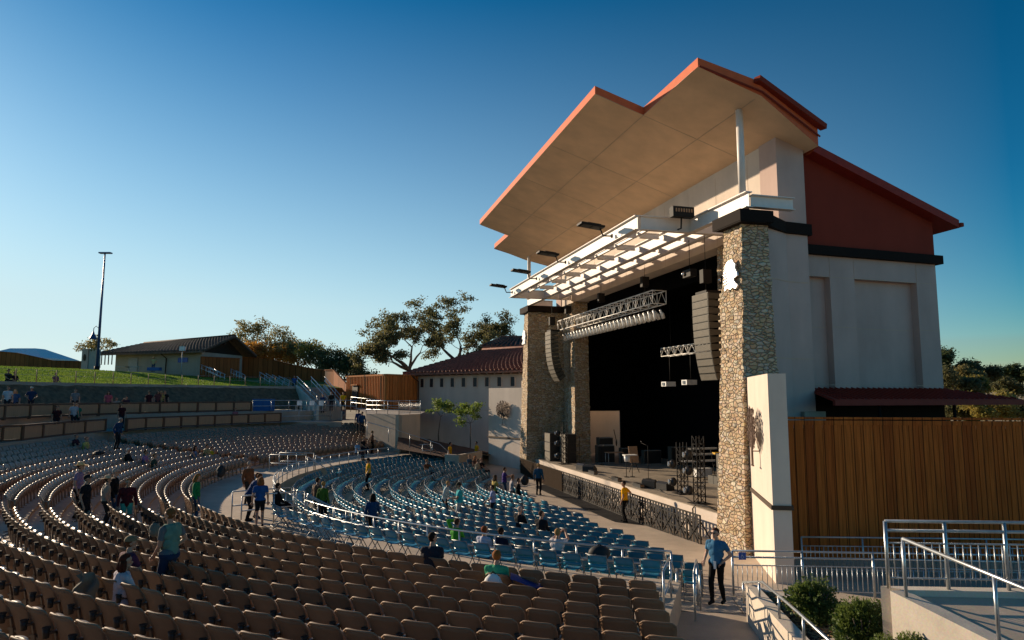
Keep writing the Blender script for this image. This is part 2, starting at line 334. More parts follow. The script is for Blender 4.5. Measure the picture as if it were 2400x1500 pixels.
# ---------------------------------------------------------------- mesh builder
class MB:
    def __init__(s): s.v = []; s.f = []; s.m = []; s.sm = []
    def add(s, vs, fs, mi=0, smooth=False):
        o = len(s.v); s.v += [tuple(p) for p in vs]
        for f in fs: s.f.append([i + o for i in f]); s.m.append(mi); s.sm.append(smooth)
        return s
    def hexa(s, p, mi=0):     # 8 points: 4 bottom ring, 4 top ring
        return s.add(p, [(3, 2, 1, 0), (4, 5, 6, 7), (0, 1, 5, 4), (1, 2, 6, 5), (2, 3, 7, 6), (3, 0, 4, 7)], mi)
    def box(s, x0, x1, y0, y1, z0, z1, T=None, mi=0):
        T = T or (lambda x, y, z: Vector((x, y, z)))
        return s.hexa([T(x0, y0, z0), T(x1, y0, z0), T(x1, y1, z0), T(x0, y1, z0), T(x0, y0, z1), T(x1, y0, z1), T(x1, y1, z1), T(x0, y1, z1)], mi)
    def obox(s, c, ax, ay, az, mi=0):   # centre and three half vectors
        c = Vector(c); ax, ay, az = Vector(ax), Vector(ay), Vector(az)
        return s.hexa([c - ax - ay - az, c + ax - ay - az, c + ax + ay - az, c - ax + ay - az, c - ax - ay + az, c + ax - ay + az, c + ax + ay + az, c - ax + ay + az], mi)
    def bar(s, a, b, w, h=None, up=(0, 0, 1), mi=0):
        a, b = Vector(a), Vector(b); h = h or w; t = (b - a)
        if t.length < 1e-6: return s
        t.normalize(); up = Vector(up)
        if abs(t.dot(up)) > 0.98: up = Vector((1, 0, 0)) if abs(t.x) < .9 else Vector((0, 1, 0))
        x = t.cross(up).normalized(); y = x.cross(t).normalized()
        c = (a + b) / 2; return s.obox(c, x * w / 2, y * h / 2, (b - a) / 2, mi)
    def prism(s, pts, z0, z1, mi=0):    # pts: list of (x,y) world/local, z0/z1 number or list
        n = len(pts); Z0 = z0 if hasattr(z0, '__len__') else [z0] * n; Z1 = z1 if hasattr(z1, '__len__') else [z1] * n
        v = [(p[0], p[1], Z0[i]) for i, p in enumerate(pts)] + [(p[0], p[1], Z1[i]) for i, p in enumerate(pts)]
        f = [tuple(range(n))[::-1], tuple(range(n, 2 * n))] + [(i, (i + 1) % n, n + (i + 1) % n, n + i) for i in range(n)]
        return s.add(v, f, mi)
    def tube(s, pts, r, n=8, cap=True, mi=0, smooth=True):
        pts = [Vector(p) for p in pts]; rs = r if hasattr(r, '__len__') else [r] * len(pts)
        o = len(s.v); ref = None
        for i, p in enumerate(pts):
            a = pts[max(0, i - 1)]; b = pts[min(len(pts) - 1, i + 1)]; t = (b - a)
            t = t.normalized() if t.length > 1e-9 else Vector((0, 0, 1))
            if ref is None:
                ref = Vector((0, 0, 1)) if abs(t.z) < .9 else Vector((1, 0, 0))
            x = t.cross(ref)
            if x.length < 1e-3: x = t.orthogonal()
            x.normalize(); y = t.cross(x).normalized(); ref = x.cross(t) if False else ref
            for k in range(n):
                q = 2 * math.pi * k / n
                s.v.append(tuple(p + (x * math.cos(q) + y * math.sin(q)) * rs[i]))
        for i in range(len(pts) - 1):
            for k in range(n):
                a = o + i * n + k; b = o + i * n + (k + 1) % n
                s.f.append([a, b, b + n, a + n]); s.m.append(mi); s.sm.append(smooth)
        if cap:
            s.f.append([o + k for k in range(n)][::-1]); s.m.append(mi); s.sm.append(False)
            e = o + (len(pts) - 1) * n
            s.f.append([e + k for k in range(n)]); s.m.append(mi); s.sm.append(False)
        return s
    def ball(s, c, rx, ry=None, rz=None, nu=10, nv=7, mi=0, R3=None):
        ry = ry or rx; rz = rz or rx; o = len(s.v); c = Vector(c)
        for j in range(nv + 1):
            th = math.pi * j / nv
            for i in range(nu):
                ph = 2 * math.pi * i / nu
                q = Vector((rx * math.sin(th) * math.cos(ph), ry * math.sin(th) * math.sin(ph), rz * math.cos(th)))
                if R3: q = R3 @ q
                s.v.append(tuple(c + q))
        for j in range(nv):
            for i in range(nu):
                a = o + j * nu + i; b = o + j * nu + (i + 1) % nu
                s.f.append([a, a + nu, b + nu, b]); s.m.append(mi); s.sm.append(True)
        return s
    def grid(s, fn, nu, nv, mi=0, smooth=True):   # fn(u,v) in 0..1
        o = len(s.v)
        for j in range(nv + 1):
            for i in range(nu + 1): s.v.append(tuple(fn(i / nu, j / nv)))
        for j in range(nv):
            for i in range(nu):
                a = o + j * (nu + 1) + i
                s.f.append([a, a + 1, a + nu + 2, a + nu + 1]); s.m.append(mi); s.sm.append(smooth)
        return s
    def shell(s, fo, fi, nu, nv, mi=0):           # closed shell between two sheets
        def ring(fn): return [[fn(i / nu, j / nv) for i in range(nu + 1)] for j in range(nv + 1)]
        a = ring(fo); b = ring(fi); o = len(s.v); W = nu + 1; K = W * (nv + 1)
        for rws in (a, b):
            for rw in rws:
                for p in rw: s.v.append(tuple(p))
        def F(*q): s.f.append(list(q)); s.m.append(mi); s.sm.append(True)
        for j in range(nv):
            for i in range(nu):
                p = o + j * W + i
                F(p, p + 1, p + W + 1, p + W); q = p + K; F(q, q + W, q + W + 1, q + 1)
        for i in range(nu):
            p = o + i; F(p + 1, p, p + K, p + K + 1); p = o + nv * W + i; F(p, p + 1, p + 1 + K, p + K)
        for j in range(nv):
            p = o + j * W; F(p, p + W, p + W + K, p + K); p = o + j * W + nu; F(p + W, p, p + K, p + K + W)
        return s
    def merge(s, o, T=None):
        k = len(s.v); s.v += [tuple(T @ Vector(p)) for p in o.v] if T else o.v
        s.f += [[i + k for i in f] for f in o.f]; s.m += o.m; s.sm += o.sm
        return s
    def mesh(s, name, mats, off=None):
        me = bpy.data.meshes.new(name)
        V = s.v if off is None else [(p[0] - off[0], p[1] - off[1], p[2] - off[2]) for p in s.v]
        me.from_pydata(V, [], s.f)
        for m in (mats if isinstance(mats, (list, tuple)) else [mats]): me.materials.append(MATS[m] if isinstance(m, str) else m)
        me.polygons.foreach_set("material_index", s.m); me.polygons.foreach_set("use_smooth", s.sm)
        me.update(); return me
    def build(s, name, mats, parent=None, label=None, cat=None, group=None, kind=None, loc=None, fixn=True):
        """world-space verts; origin at the parent's place, or at loc / own base"""
        if parent is not None: off = parent['_o']
        elif loc is not None: off = loc
        else:
            V = np.array(s.v); off = ((V[:, 0].min() + V[:, 0].max()) / 2, (V[:, 1].min() + V[:, 1].max()) / 2, V[:, 2].min())
            off = tuple(float(q) for q in off)
        me = s.mesh(name, mats, off)
        if fixn:
            bm = bmesh.new(); bm.from_mesh(me); bmesh.ops.recalc_face_normals(bm, faces=bm.faces); bm.to_mesh(me); bm.free()
        o = bpy.data.objects.new(name, me); COL.objects.link(o)
        if parent is not None:
            o.parent = parent; o['_o'] = off
        else: o.location = off; o['_o'] = off
        tag(o, label, cat, group, kind); return o
def tag(o, label=None, cat=None, group=None, kind=None):
    if label: o['label'] = label
    if cat: o['category'] = cat
    if group: o['group'] = group
    if kind: o['kind'] = kind
    return o
def thing(name, label, cat, loc=(0, 0, 0), group=None, rz=0):
    o = bpy.data.objects.new(name, None); COL.objects.link(o); o.location = loc; o.rotation_euler = (0, 0, rz)
    o.empty_display_size = 0.2; o['_o'] = tuple(float(q) for q in loc) if rz == 0 else (0.0, 0.0, 0.0)
    return tag(o, label, cat, group)
def copy_tree(o, parent=None):
    c = o.copy(); COL.objects.link(c); c.parent = parent
    for ch in o.children: copy_tree(ch, c)
    return c
def place(proto, used, loc, rz, label=None, group=None):
    o = proto if not used else copy_tree(proto)
    o.location = loc; o.rotation_euler = (0, 0, rz)
    if label: o['label'] = label
    if group: o['group'] = group
    return o
# ================================================================ THE SETTING
def Bt(x, y, z): return B(x, y, z)            # MB.box in the stage frame
def zpit(r): return max(0.0, min(1.0, (r - 9) / 14.0)) * 0.52
def row_r(i): return 27.1 + 0.87 * i
def row_z(i):
    x = row_r(i) - 27.1
    return 1.2 + 0.088 * x + 0.0030 * x * x
NROW = 12
def polar_sheet(mb, r0, r1, a0, a1, zf, nr, na):
    mb.grid(lambda u, v: PO(r0 + (r1 - r0) * v, a0 + (a1 - a0) * u, zf(r0 + (r1 - r0) * v, a0 + (a1 - a0) * u)), na, nr, smooth=False)
def polar_wall(mb, r, a0, a1, z0f, z1f, na, th=0.0):
    for i in range(na):
        a = a0 + (a1 - a0) * i / na; b = a0 + (a1 - a0) * (i + 1) / na
        if th:
            mb.hexa([PO(r, a, z0f), PO(r + th, a, z0f), PO(r + th, b, z0f), PO(r, b, z0f), PO(r, a, z1f), PO(r + th, a, z1f), PO(r + th, b, z1f), PO(r, b, z1f)])
        else:
            mb.add([PO(r, a, z0f), PO(r, b, z0f), PO(r, b, z1f), PO(r, a, z1f)], [(0, 1, 2, 3)])

m = MB(); S_ = 2600
m.grid(lambda u, v: Vector(((u - .5) * 2 * S_, (v - .5) * 2 * S_, -0.35)), 24, 24, smooth=False)
m.build('ground', 'far_ground', kind='structure', loc=(0, 0, -0.35), fixn=False)
m = MB(); polar_sheet(m, 0.5, 23.45, -92, 92, lambda r, a: zpit(r), 16, 60)
m.build('pit_floor', 'concrete', kind='structure', loc=(0, 0, 0), fixn=False)
# mezzanine slab + stepped rows
m = MB()
AE = 56.8
def ae(i): return 56.75 + .33 * i
polar_sheet(m, 23.45, 26.5, -AE, AE, lambda r, a: 1.2, 1, 70)
polar_wall(m, 23.45, -AE, AE, 0.2, 1.2, 70)
pr, pz = 26.5, 1.2
for i in range(NROW):
    z = row_z(i); r1 = row_r(i) + 0.27
    if z > pz + 1e-4: polar_wall(m, pr, -ae(i), ae(i), pz, z, 70)
    polar_sheet(m, pr, r1, -ae(i), ae(i), lambda r, a: z, 1, 70)
    for sg in (-1, 1): m.add([PO(pr, sg * ae(i), .1), PO(r1, sg * ae(i), .1), PO(r1, sg * ae(i), z), PO(pr, sg * ae(i), z)], [(0, 1, 2, 3)])
    pr, pz = r1, z
for sgn in (-1, 1): m.add([PO(23.45, sgn * AE, 0.1), PO(26.5, sgn * AE, 0.1), PO(26.5, sgn * AE, 1.2), PO(23.45, sgn * AE, 1.2)], [(0, 1, 2, 3)])
m.build('seating_terrace', 'concrete', kind='structure', loc=(0, 0, 0), fixn=False)
RT = row_r(NROW - 1) + .27
# side walkway on the camera's side
m = MB(); polar_sheet(m, 23.45, 48, -130, -56.5, lambda r, a: 0.53, 6, 20)
m.build('walkway', 'concrete', kind='structure', loc=(0, 0, 0), fixn=False)
# upper aisle on the camera's side, behind the last row
m = MB(); polar_sheet(m, RT, 60, -AE, -14, lambda r, a: pz + 0.02 + min(1, max(0, (r - RT) / 3)) * .35, 6, 20)
m.build('upper_aisle', 'concrete', kind='structure', loc=(0, 0, 0), fixn=False)
# box terraces, bank, lawn
ZB1, ZB2 = 3.35, 4.30
m = MB()
polar_sheet(m, RT, RT + 1.0, -14, 62, lambda r, a: pz, 1, 50)
polar_sheet(m, 37.9, 41.2, -14, 62, lambda r, a: ZB1, 1, 50)
polar_wall(m, 41.2, -14, 62, ZB1, ZB2, 50)
polar_sheet(m, 41.2, 44.6, -14, 62, lambda r, a: ZB2, 1, 50)
m.build('box_terraces', 'concrete_grey', kind='structure', loc=(0, 0, 0), fixn=False)
def zlawn(r, a):
    t = min(1, max(0, (r - 47.4) / 17.0)); t = t * t * (3 - 2 * t) * .35 + t * .65
    k = min(1, max(0, (58 - a) / 14.0))
    return 6.55 + 1.85 * t * (0.75 + .25 * k) + (0.25 * (max(0, r - 64)) / 20)
m = MB()
m.grid(lambda u, v: PO(44.5 + 2.7 * v, -14 + 74 * u, ZB2 + 0.02 + 2.2 * v + .12 * noise.noise(Vector((u * 60, v * 4, 0)))), 160, 8)
m.build('planted_bank', 'bank_soil', kind='structure', loc=(0, 0, 0), fixn=False)
m = MB(); polar_wall(m, 47.1, -14, 60, 6.2, 6.66, 60, .3)
m.build('lawn_kerb', 'concrete_grey', kind='structure', loc=(0, 0, 0))
m = MB()
m.grid(lambda u, v: PO(47.4 + 90 * v ** 1.7, -14 + 82 * u, zlawn(47.4 + 90 * v ** 1.7, -14 + 82 * u)), 90, 40)
lawn_base = m.build('lawn', 'lawn_grass', kind='structure', loc=(0, 0, 0), fixn=False)
# short real grass blades where the lawn is seen
m = MB(); g = random.Random(3)
for k in range(52000):
    r = 47.5 + 17.5 * g.random() ** 0.9; a = 22 + 36 * g.random()
    p = PO(r, a, zlawn(r, a)); h = 0.05 + .07 * g.random(); w = 0.05; t = g.random() * 6.28
    dx, dy = math.cos(t) * w, math.sin(t) * w
    lx, ly = (g.random() - .5) * .06, (g.random() - .5) * .06
    m.add([(p.x - dx, p.y - dy, p.z), (p.x + dx, p.y + dy, p.z), (p.x + lx, p.y + ly, p.z + h)], [(0, 1, 2)])
tag(m.build('grass', 'lawn_grass', loc=(0, 0, 0), fixn=False), 'short green grass covering the sloping lawn above the boxes', 'grass', kind='stuff')

# ================================================================ STAGE BUILDING
bld = thing('stage_house', 'tall white stage house with red zigzag canopy roof and stone towers', 'theatre', B(35, 16.4, 0))
def box_part(name, s0, s1, d0, d1, z0, z1, mt, parent=bld, label=None):
    return MB().box(s0, s1, d0, d1, z0, z1, Bt).build(name, mt, parent, label)
def mir(pts): return [(70 - s, d) + tuple(r) for (s, d, *r) in pts]
def bprism(mb, pts, z0, z1, mi=0):
    P = [B(p[0], p[1], 0) for p in pts]; return mb.prism([(p.x, p.y) for p in P], z0, z1, mi)

# --- roof slab
def zsof(d): return 16.91 - 0.32 * (d - 12.0)
def ztop(d): return 17.24 - 0.32 * (d - 12.0) if d < 12 else 17.24 - 0.24 * (d - 12.0)
OUT = [(21.9, 17.9), (21.2, 17.75), (19.97, 14.45), (20.0, 12.0), (24.22, 12.0), (24.25, 9.92), (45.75, 9.92), (45.78, 12.0), (50.0, 12.0), (50.03, 14.45), (48.8, 17.75), (48.1, 17.9)]
m = MB(); n = len(OUT)
inner = [(s, d) for s, d in OUT]
v = [B(s, d, zsof(d)) for s, d in OUT] + [B(s, d, ztop(d)) for s, d in OUT]
m.add(v, [(i, (i + 1) % n, n + (i + 1) % n, n + i) for i in range(n)])
m.build('roof_fascia', 'terracotta', bld)
# soffit and roof top as strips (the outline is not convex)
def strips(zf, dz):
    q = MB()
    def quad(a, b, c, d): q.add([B(p[0], p[1], zf(p[1]) + dz) for p in (a, b, c, d)], [(0, 1, 2, 3)])
    quad((24.25, 9.92), (45.75, 9.92), (45.78, 12.0), (24.22, 12.0))
    quad((20.0, 12.0), (50, 12.0), (50.03, 14.45), (19.97, 14.45))
    quad((19.97, 14.45), (50.03, 14.45), (48.8, 17.75), (21.2, 17.75))
    return q
q = strips(zsof, 0.0)
q.build('soffit', 'soffit_plaster', bld)
q = strips(ztop, -0.004); q.build('roof_top', 'red_metal', bld)
# soffit control joints
m = MB()
for s in (24.25, 30.0, 35.0, 40.0, 45.75):
    for d0, d1 in ((10.0, 12), (12, 16.3)):
        m.bar(B(s, d0, zsof(d0) - .004), B(s, d1, zsof(d1) - .004), .03, .01)
for d in (12.0, 14.4):
    m.bar(B(20.3, d, zsof(d) - .004), B(49.7, d, zsof(d) - .004), .03, .01)
m.build('soffit_joints', 'tan_wall', bld)
# upper roof edge band line + gutter on the near side (and far side)
for f in (lambda s: s, lambda s: 70 - s):
    m = MB()
    pts = [B(f(19.93), 12.0, ztop(12.0) - .34), B(f(19.90), 14.45, ztop(14.45) - .40), B(f(21.13), 17.78, ztop(17.8) - .42)]
    for a, b in zip(pts[:-1], pts[1:]): m.bar(a, b, .05, .05)
    g0, g1 = B(f(19.83), 14.2, ztop(14.3) - .02), B(f(21.1), 17.95, ztop(17.95) - .02)
    m.bar(g0, g1, .26, .2)
    m.build('gutter', 'red_wall', bld)
# --- upper wall under the roof, header over the stage opening
m = MB(); m.hexa([B(21.9, 16.4, 12.15), B(48.1, 16.4, 12.15), B(48.1, 17.5, 12.15), B(21.9, 17.5, 12.15), B(21.9, 16.4, zsof(16.4)), B(48.1, 16.4, zsof(16.4)), B(48.1, 17.5, zsof(17.5)), B(21.9, 17.5, zsof(17.5))])
m.build('upper_wall', 'cream_wall_lit', bld)
m = MB()
for s in np.arange(23.8, 47, 2.4): m.bar(B(s, 16.397, 12.2), B(s, 16.397, 15.3), .02, .006, up=(0, 0, 1))
m.bar(B(22, 16.397, 13.4), B(48, 16.397, 13.4), .006, .02)
m.build('wall_joints', 'tan_wall', bld)
# --- flank walls behind each stone tower: diagonal then straight
for k, f in enumerate((lambda s: s, lambda s: 70 - s)):
    pts = [(f(20.95), 14.85), (f(21.8), 16.6), (f(21.9), 17.62), (f(22.45), 17.62), (f(22.2), 15.4), (f(21.9), 14.85)]
    m = MB(); bprism(m, pts, 0.0, 11.74); m.build('flank_wall', 'white_wall_shaded', bld)
    for z in (4.4, 9.9, 7.3):
        pass
    c = [(f(20.62), 13.86), (f(20.60), 14.83), (f(21.66), 16.5), (f(21.78), 17.75), (f(22.6), 17.75), (f(22.6), 15.3), (f(22.3), 14.9), (f(22.3), 13.86)]
    m = MB(); bprism(m, c, 11.74, 12.17); m.build('wall_cap', 'dark_cap', bld)
    m = MB(); bprism(m, [(f(21.72), 17.4), (f(21.72), 18.1), (f(22.4), 18.1), (f(22.4), 17.4)], 11.72, 12.14)
    zs = (9.9, 7.0)
    for z in zs:
        jm = MB(); jm.bar(B(f(20.93), 14.8, z), B(f(21.78), 16.6, z), .008, .025); jm.bar(B(f(21.78), 16.6, z), B(f(21.885), 17.6, z), .008, .025)
        jm.build('wall_joints', 'tan_wall', bld)
    # pier above
    m = MB(); m.hexa([B(f(21.84), 16.34, 12.17), B(f(22.9), 16.34, 12.17), B(f(22.9), 17.56, 12.17), B(f(21.84), 17.56, 12.17), B(f(21.84), 16.34, zsof(16.34)), B(f(22.9), 16.34, zsof(16.34)), B(f(22.9), 17.56, zsof(17.56)), B(f(21.84), 17.56, zsof(17.56))])
    m.build('pier', 'white_wall_shaded', bld)

# --- stone towers
def rough_box(rings, nside, nz, jit, seed):
    """rings: bottom & top lists of 4 (s,d); wobbly masonry surface"""
    b, t = rings; mb = MB(); z0, z1 = b[2], t[2]; per = []
    for c in range(4):
        for k in range(nside): per.append((c, k / nside))
    o = []
    for j in range(nz + 1):
        v = j / nz; z = z0 + (z1 - z0) * v
        for (c, u) in per:
            bs = b[0][c], b[0][(c + 1) % 4]; ts = t[0][c], t[0][(c + 1) % 4]
            s = (bs[0][0] * (1 - u) + bs[1][0] * u) * (1 - v) + (ts[0][0] * (1 - u) + ts[1][0] * u) * v
            d = (bs[0][1] * (1 - u) + bs[1][1] * u) * (1 - v) + (ts[0][1] * (1 - u) + ts[1][1] * u) * v
            p = B(s, d, z)
            w = noise.noise_vector(Vector((p.x * 3.1, p.y * 3.1, p.z * 4.0)) + Vector((seed, 0, 0)))
            p.x += w.x * jit; p.y += w.y * jit
            mb.v.append(tuple(p))
    N_ = len(per)
    for j in range(nz):
        for k in range(N_):
            a = j * N_ + k; q = j * N_ + (k + 1) % N_
            mb.f.append([a, q, q + N_, a + N_]); mb.m.append(0); mb.sm.append(False)
    return mb
TW = []
for k, f in enumerate((lambda s: s, lambda s: 70 - s)):
    lab = 'front corner tower of warm rubble stone nearest the walkway' if k == 0 else 'shaded rubble stone tower at the far end of the stage'
    bot = [(f(20.88), 13.72), (f(22.66), 13.72), (f(22.70), 17.4 if k else 15.9), (f(20.88), 16.4 if k else 15.5)]
    top = [(f(20.95), 14.12), (f(22.1), 14.12), (f(22.3), 15.5), (f(20.95), 15.18)]
    if k == 1: top = [(f(20.95), 14.12), (f(22.3), 14.0), (f(22.65), 17.3), (f(20.95), 17.0)]
    tw = rough_box(((bot, 0, 0.0), (top, 0, 11.80)), 16, 150, .045, 0).build('stone_tower', 'stone', bld, lab)
    c = [(f(20.60), 13.84), (f(22.42 if k == 0 else 22.75), 13.84), (f(22.42 if k == 0 else 22.75), 15.4 if k == 0 else 17.1), (f(20.60), 15.2)]
    m = MB(); bprism(m, c, 11.78, 12.20); m.build('tower_cap', 'brown_cap' if 0 else 'dark_cap', tw)
    TW.append(tw)
    # inner pillar beside the stage opening
    ip = [(f(24.7), 16.15), (f(26.1), 16.15), (f(26.1), 17.3), (f(24.7), 17.3)]
    it = [(f(24.8), 16.25), (f(26.0), 16.25), (f(26.0), 17.2), (f(24.8), 17.2)]
    rough_box(((ip, 0, 1.2), (it, 0, 12.1)), 8, 120, .04, 5).build('stone_pillar', 'stone', bld, 'rubble stone pillar at the side of the stage opening')
    ip2 = [(f(22.4), 16.6), (f(24.8), 16.9), (f(24.8), 17.3), (f(22.4), 17.3)]
    rough_box(((ip2, 0, 1.2), (ip2, 0, 12.1)), 8, 120, .03, 9).build('stone_return', 'stone', bld)
# --- lower and upper box of the stage house (side wall slightly splayed)
EA = R(71.6); EX, EY = math.sin(EA), math.cos(EA)
P0 = B(22.4, 17.62, 0)
def E(e, z, off=0.0):      # point on the near side wall; off>0 comes towards the camera
    return Vector((P0.x + EX * e + EY * off, P0.y + EY * e - EX * off, z))
FB = B(47.6, 17.62, 0)
def EF(e, z): q = B(47.6, 17.62 + e, z); return q
L_ = 7.02
side = thing_parent = bld
# main body as a hollow shell: near wall panels, far wall, back wall
m = MB()
m.hexa([E(0, 5.9, -.32), E(L_, 5.9, -.32), E(L_, 5.9, -.6), E(0, 5.9, -.6), E(0, 10.35, -.32), E(L_, 10.35, -.32), E(L_, 10.35, -.6), E(0, 10.35, -.6)])
m.build('recess_panel', 'white_wall_shaded', bld)
m = MB()
for e0, e1 in ((-.02, 0.02), (1.42, 2.64), (5.92, L_)):
    m.hexa([E(e0, 5.9), E(e1, 5.9), E(e1, 5.9, -.318), E(e0, 5.9, -.318), E(e0, 10.3), E(e1, 10.3), E(e1, 10.3, -.318), E(e0, 10.3, -.318)])
m.hexa([E(-.02, 10.3), E(L_, 10.3), E(L_, 10.3, -.6), E(-.02, 10.3, -.6), E(-.02, 11.14), E(L_, 11.14), E(L_, 11.14, -.6), E(-.02, 11.14, -.6)])
m.build('side_wall', 'white_wall_shaded', bld)
m = MB()
for z in (8.32,):
    m.bar(E(1.44, z, .001), E(2.62, z, .001), .008, .022); m.bar(E(5.94, z, .001), E(L_, z, .001), .008, .022); m.bar(E(0, z, -.317), E(L_, z, -.317), .008, .022)
for z in (6.05,): m.bar(E(0, z, .001), E(L_, z, .001), .008, .018)
m.bar(E(0, 10.3, .002), E(L_, 10.3, .002), .006, .018)
for e in (1.42, 2.64, 5.92): m.bar(E(e, 10.3, .002), E(e, 11.14, .002), .02, .006)
m.build('wall_joints', 'tan_wall', bld)
m = MB(); m.hexa([E(-.1, 11.14, .22), E(L_ + .22, 11.14, .22), E(L_ + .22, 11.14, -.8), E(-.1, 11.14, -.8), E(-.1, 11.5, .22), E(L_ + .22, 11.5, .22), E(L_ + .22, 11.5, -.8), E(-.1, 11.5, -.8)])
m.build('band_course', 'dark_cap', bld)
zr0, zr1 = 15.28, 12.95          # wall top from front to back
def zroof(e): return zr0 + (zr1 - zr0) * e / L_
m = MB(); m.hexa([E(-.1, 11.5, .0), E(L_, 11.5, .0), E(L_, 11.5, -.6), E(-.1, 11.5, -.6), E(-.1, zroof(-.1), .0), E(L_, zroof(L_), .0), E(L_, zroof(L_), -.6), E(-.1, zroof(-.1), -.6)])
m.build('red_gable', 'red_wall', bld)
m = MB()
m.hexa([E(L_ - .01, 0, -.62), E(L_ - .5, 0, -.62), B(47.1, 24.1, 0), B(47.6, 24.6, 0), E(L_ - .01, 11.3, -.62), E(L_ - .5, 11.3, -.62), B(47.1, 24.1, 11.3), B(47.6, 24.6, 11.3)])
m.build('back_wall', 'white_wall_shaded', bld)
m = MB()
m.hexa([E(L_ - .02, 11.3, -.62), E(L_ - .5, 11.3, -.62), B(47.1, 24.1, 11.3), B(47.6, 24.6, 11.3), E(L_ - .02, 12.9, -.62), E(L_ - .5, 12.9, -.62), B(47.1, 24.1, 12.9), B(47.6, 24.6, 12.9)])
m.build('back_gable', 'red_wall', bld)
# lower storey behind the porch
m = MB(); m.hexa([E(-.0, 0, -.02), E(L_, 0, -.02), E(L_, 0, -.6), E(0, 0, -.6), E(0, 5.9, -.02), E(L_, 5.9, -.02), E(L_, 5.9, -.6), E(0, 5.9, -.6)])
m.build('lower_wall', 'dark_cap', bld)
m = MB(); c = [(21.62, 16.9), (21.72, 17.9), (22.6, 17.9), (22.6, 16.9)]
bprism(m, c, 0, 5.05); m.build('plinth', 'concrete_grey', bld)
# main roof slab over the stage house
m = MB(); ov, e1 = .55, L_ + .85
def rp(e, off, dz): return E(e, zroof(e) + dz, off)
far0, far1 = B(48.3, 17.5, zroof(-.1)), B(48.3, 17.62 + e1, zroof(e1))
m.hexa([rp(-.12, ov, 0), rp(e1, ov, 0), far1, far0, rp(-.12, ov, .34), rp(e1, ov, .34), far1 + Vector((0, 0, .34)), far0 + Vector((0, 0, .34))])
m.build('main_roof', 'red_metal', bld)
m = MB(); m.bar(rp(e1 + .1, ov + .06, .17), far1 + Vector((.1, 0, .17)), .16, .16); m.build('gutter', 'red_wall', bld)
# porch roof with standing seams
m = MB(); zp0, zp1 = 5.92, 5.50; w = 1.75; ex = L_ + 2.0
A0, A1 = E(0.05, zp0, 0), E(L_, zp0, 0); F0, F1 = E(-.35, zp1, w), E(ex, zp1, w); C1 = E(ex, zp1, -2.5)
th = Vector((0, 0, -.09))
m.add([A0, A1, F1, F0, A0 + th, A1 + th, F1 + th, F0 + th], [(0, 1, 2, 3), (4, 7, 6, 5), (0, 3, 7, 4), (2, 6, 7, 3)])
A2 = E(L_, zp0, -2.5)
m.add([A1, A2, C1, F1, A1 + th, A2 + th, C1 + th, F1 + th], [(0, 1, 2, 3), (4, 7, 6, 5), (2, 6, 7, 3)])
for k in range(30):
    u = k / 26
    a = A0.lerp(A1, min(1, u)); b = F0.lerp(F1, u * L_ / (ex + .35) + .03)
    if u <= 1: m.bar(a + Vector((0, 0, .02)), b + Vector((0, 0, .02)), .035, .05)
for k in range(1, 7):
    a = A1; b = E(L_ + 2.0 * 1, zp1, w - 0) ; t = k / 7
    m.bar(E(L_ + 2 * t * .98, zp0 + (zp1 - zp0) * t + .02, w * t), E(L_ + 2 * t * .98, zp1 + .02, w), .035, .05)
m.bar(F0 + Vector((0, 0, -.12)), F1 + Vector((0, 0, -.12)), .12, .20)
m.bar(F1 + Vector((0, 0, -.12)), C1 + Vector((0, 0, -.12)), .12, .20)
porch = m.build('porch_roof', 'red_metal', bld)
m = MB()
for e in (1.9, 5.6): MB().tube([E(e, 5.4, w - .2), E(e, 0, w - .2)], .06).build('porch_post', 'dark_cap', bld)
# --- stage, black box interior
stg = thing('stage', 'raised concert stage with white front wall and grey deck', 'stage', B(35, 14.43, 0))
bx = MB(); bprism(bx, [(22.2, 14.43), (48.6, 14.43), (48.6, 24), (23.6, 24)], 0.0, 1.19)
bx.build('stage_front', 'cream_wall_lit', stg)
bx = MB(); bprism(bx, [(22.2, 14.40), (48.6, 14.40), (48.6, 24), (23.6, 24)], 1.19, 1.215)
bx.build('deck', 'stage_floor', stg)
m = MB()
m.box(23.9, 47.4, 23.3, 23.45, 1.2, 12.18, Bt)                       # back cloth
m.box(23.9, 47.4, 17.6, 23.4, 12.05, 12.2, Bt)                      # ceiling
m.box(23.9, 24.1, 17.5, 23.7, 1.2, 12.2, Bt)                      # near leg
m.box(47.2, 47.4, 17.4, 18.35, 1.2, 12.2, Bt); m.box(47.2, 47.4, 21.0, 23.4, 1.2, 12.2, Bt); m.box(47.2, 47.4, 18.35, 21.0, 4.55, 12.2, Bt)
m.box(26.1, 43.9, 17.3, 17.42, 11.2, 12.15, Bt)
m.build('black_drape', 'black_cloth', bld)
m = MB(); m.box(47.42, 47.6, 17.4, 24.4, 4.7, 12.7, Bt); m.box(47.42, 47.6, 17.4, 18.3, 0, 4.7, Bt); m.box(47.42, 47.6, 21.05, 24.4, 0, 4.7, Bt)
m.build('far_wall', 'cream_wall_lit', bld)
m = MB(); m.box(50.6, 50.9, 14.4, 25, 1.0, 6.8, Bt); m.build('backstage_wall', 'tan_wall', bld)
m = MB(); m.box(47.6, 50.6, 17.0, 25, .9, 1.2, Bt); m.build('backstage_floor', 'concrete', bld)
# posts holding the roof on the beam
for s in (21.25, 48.75):
    m = MB(); m.tube([B(s, 14.4, 12.9), B(s, 14.4, zsof(14.4))], .13, 20); m.build('roof_post', 'white_steel', bld)
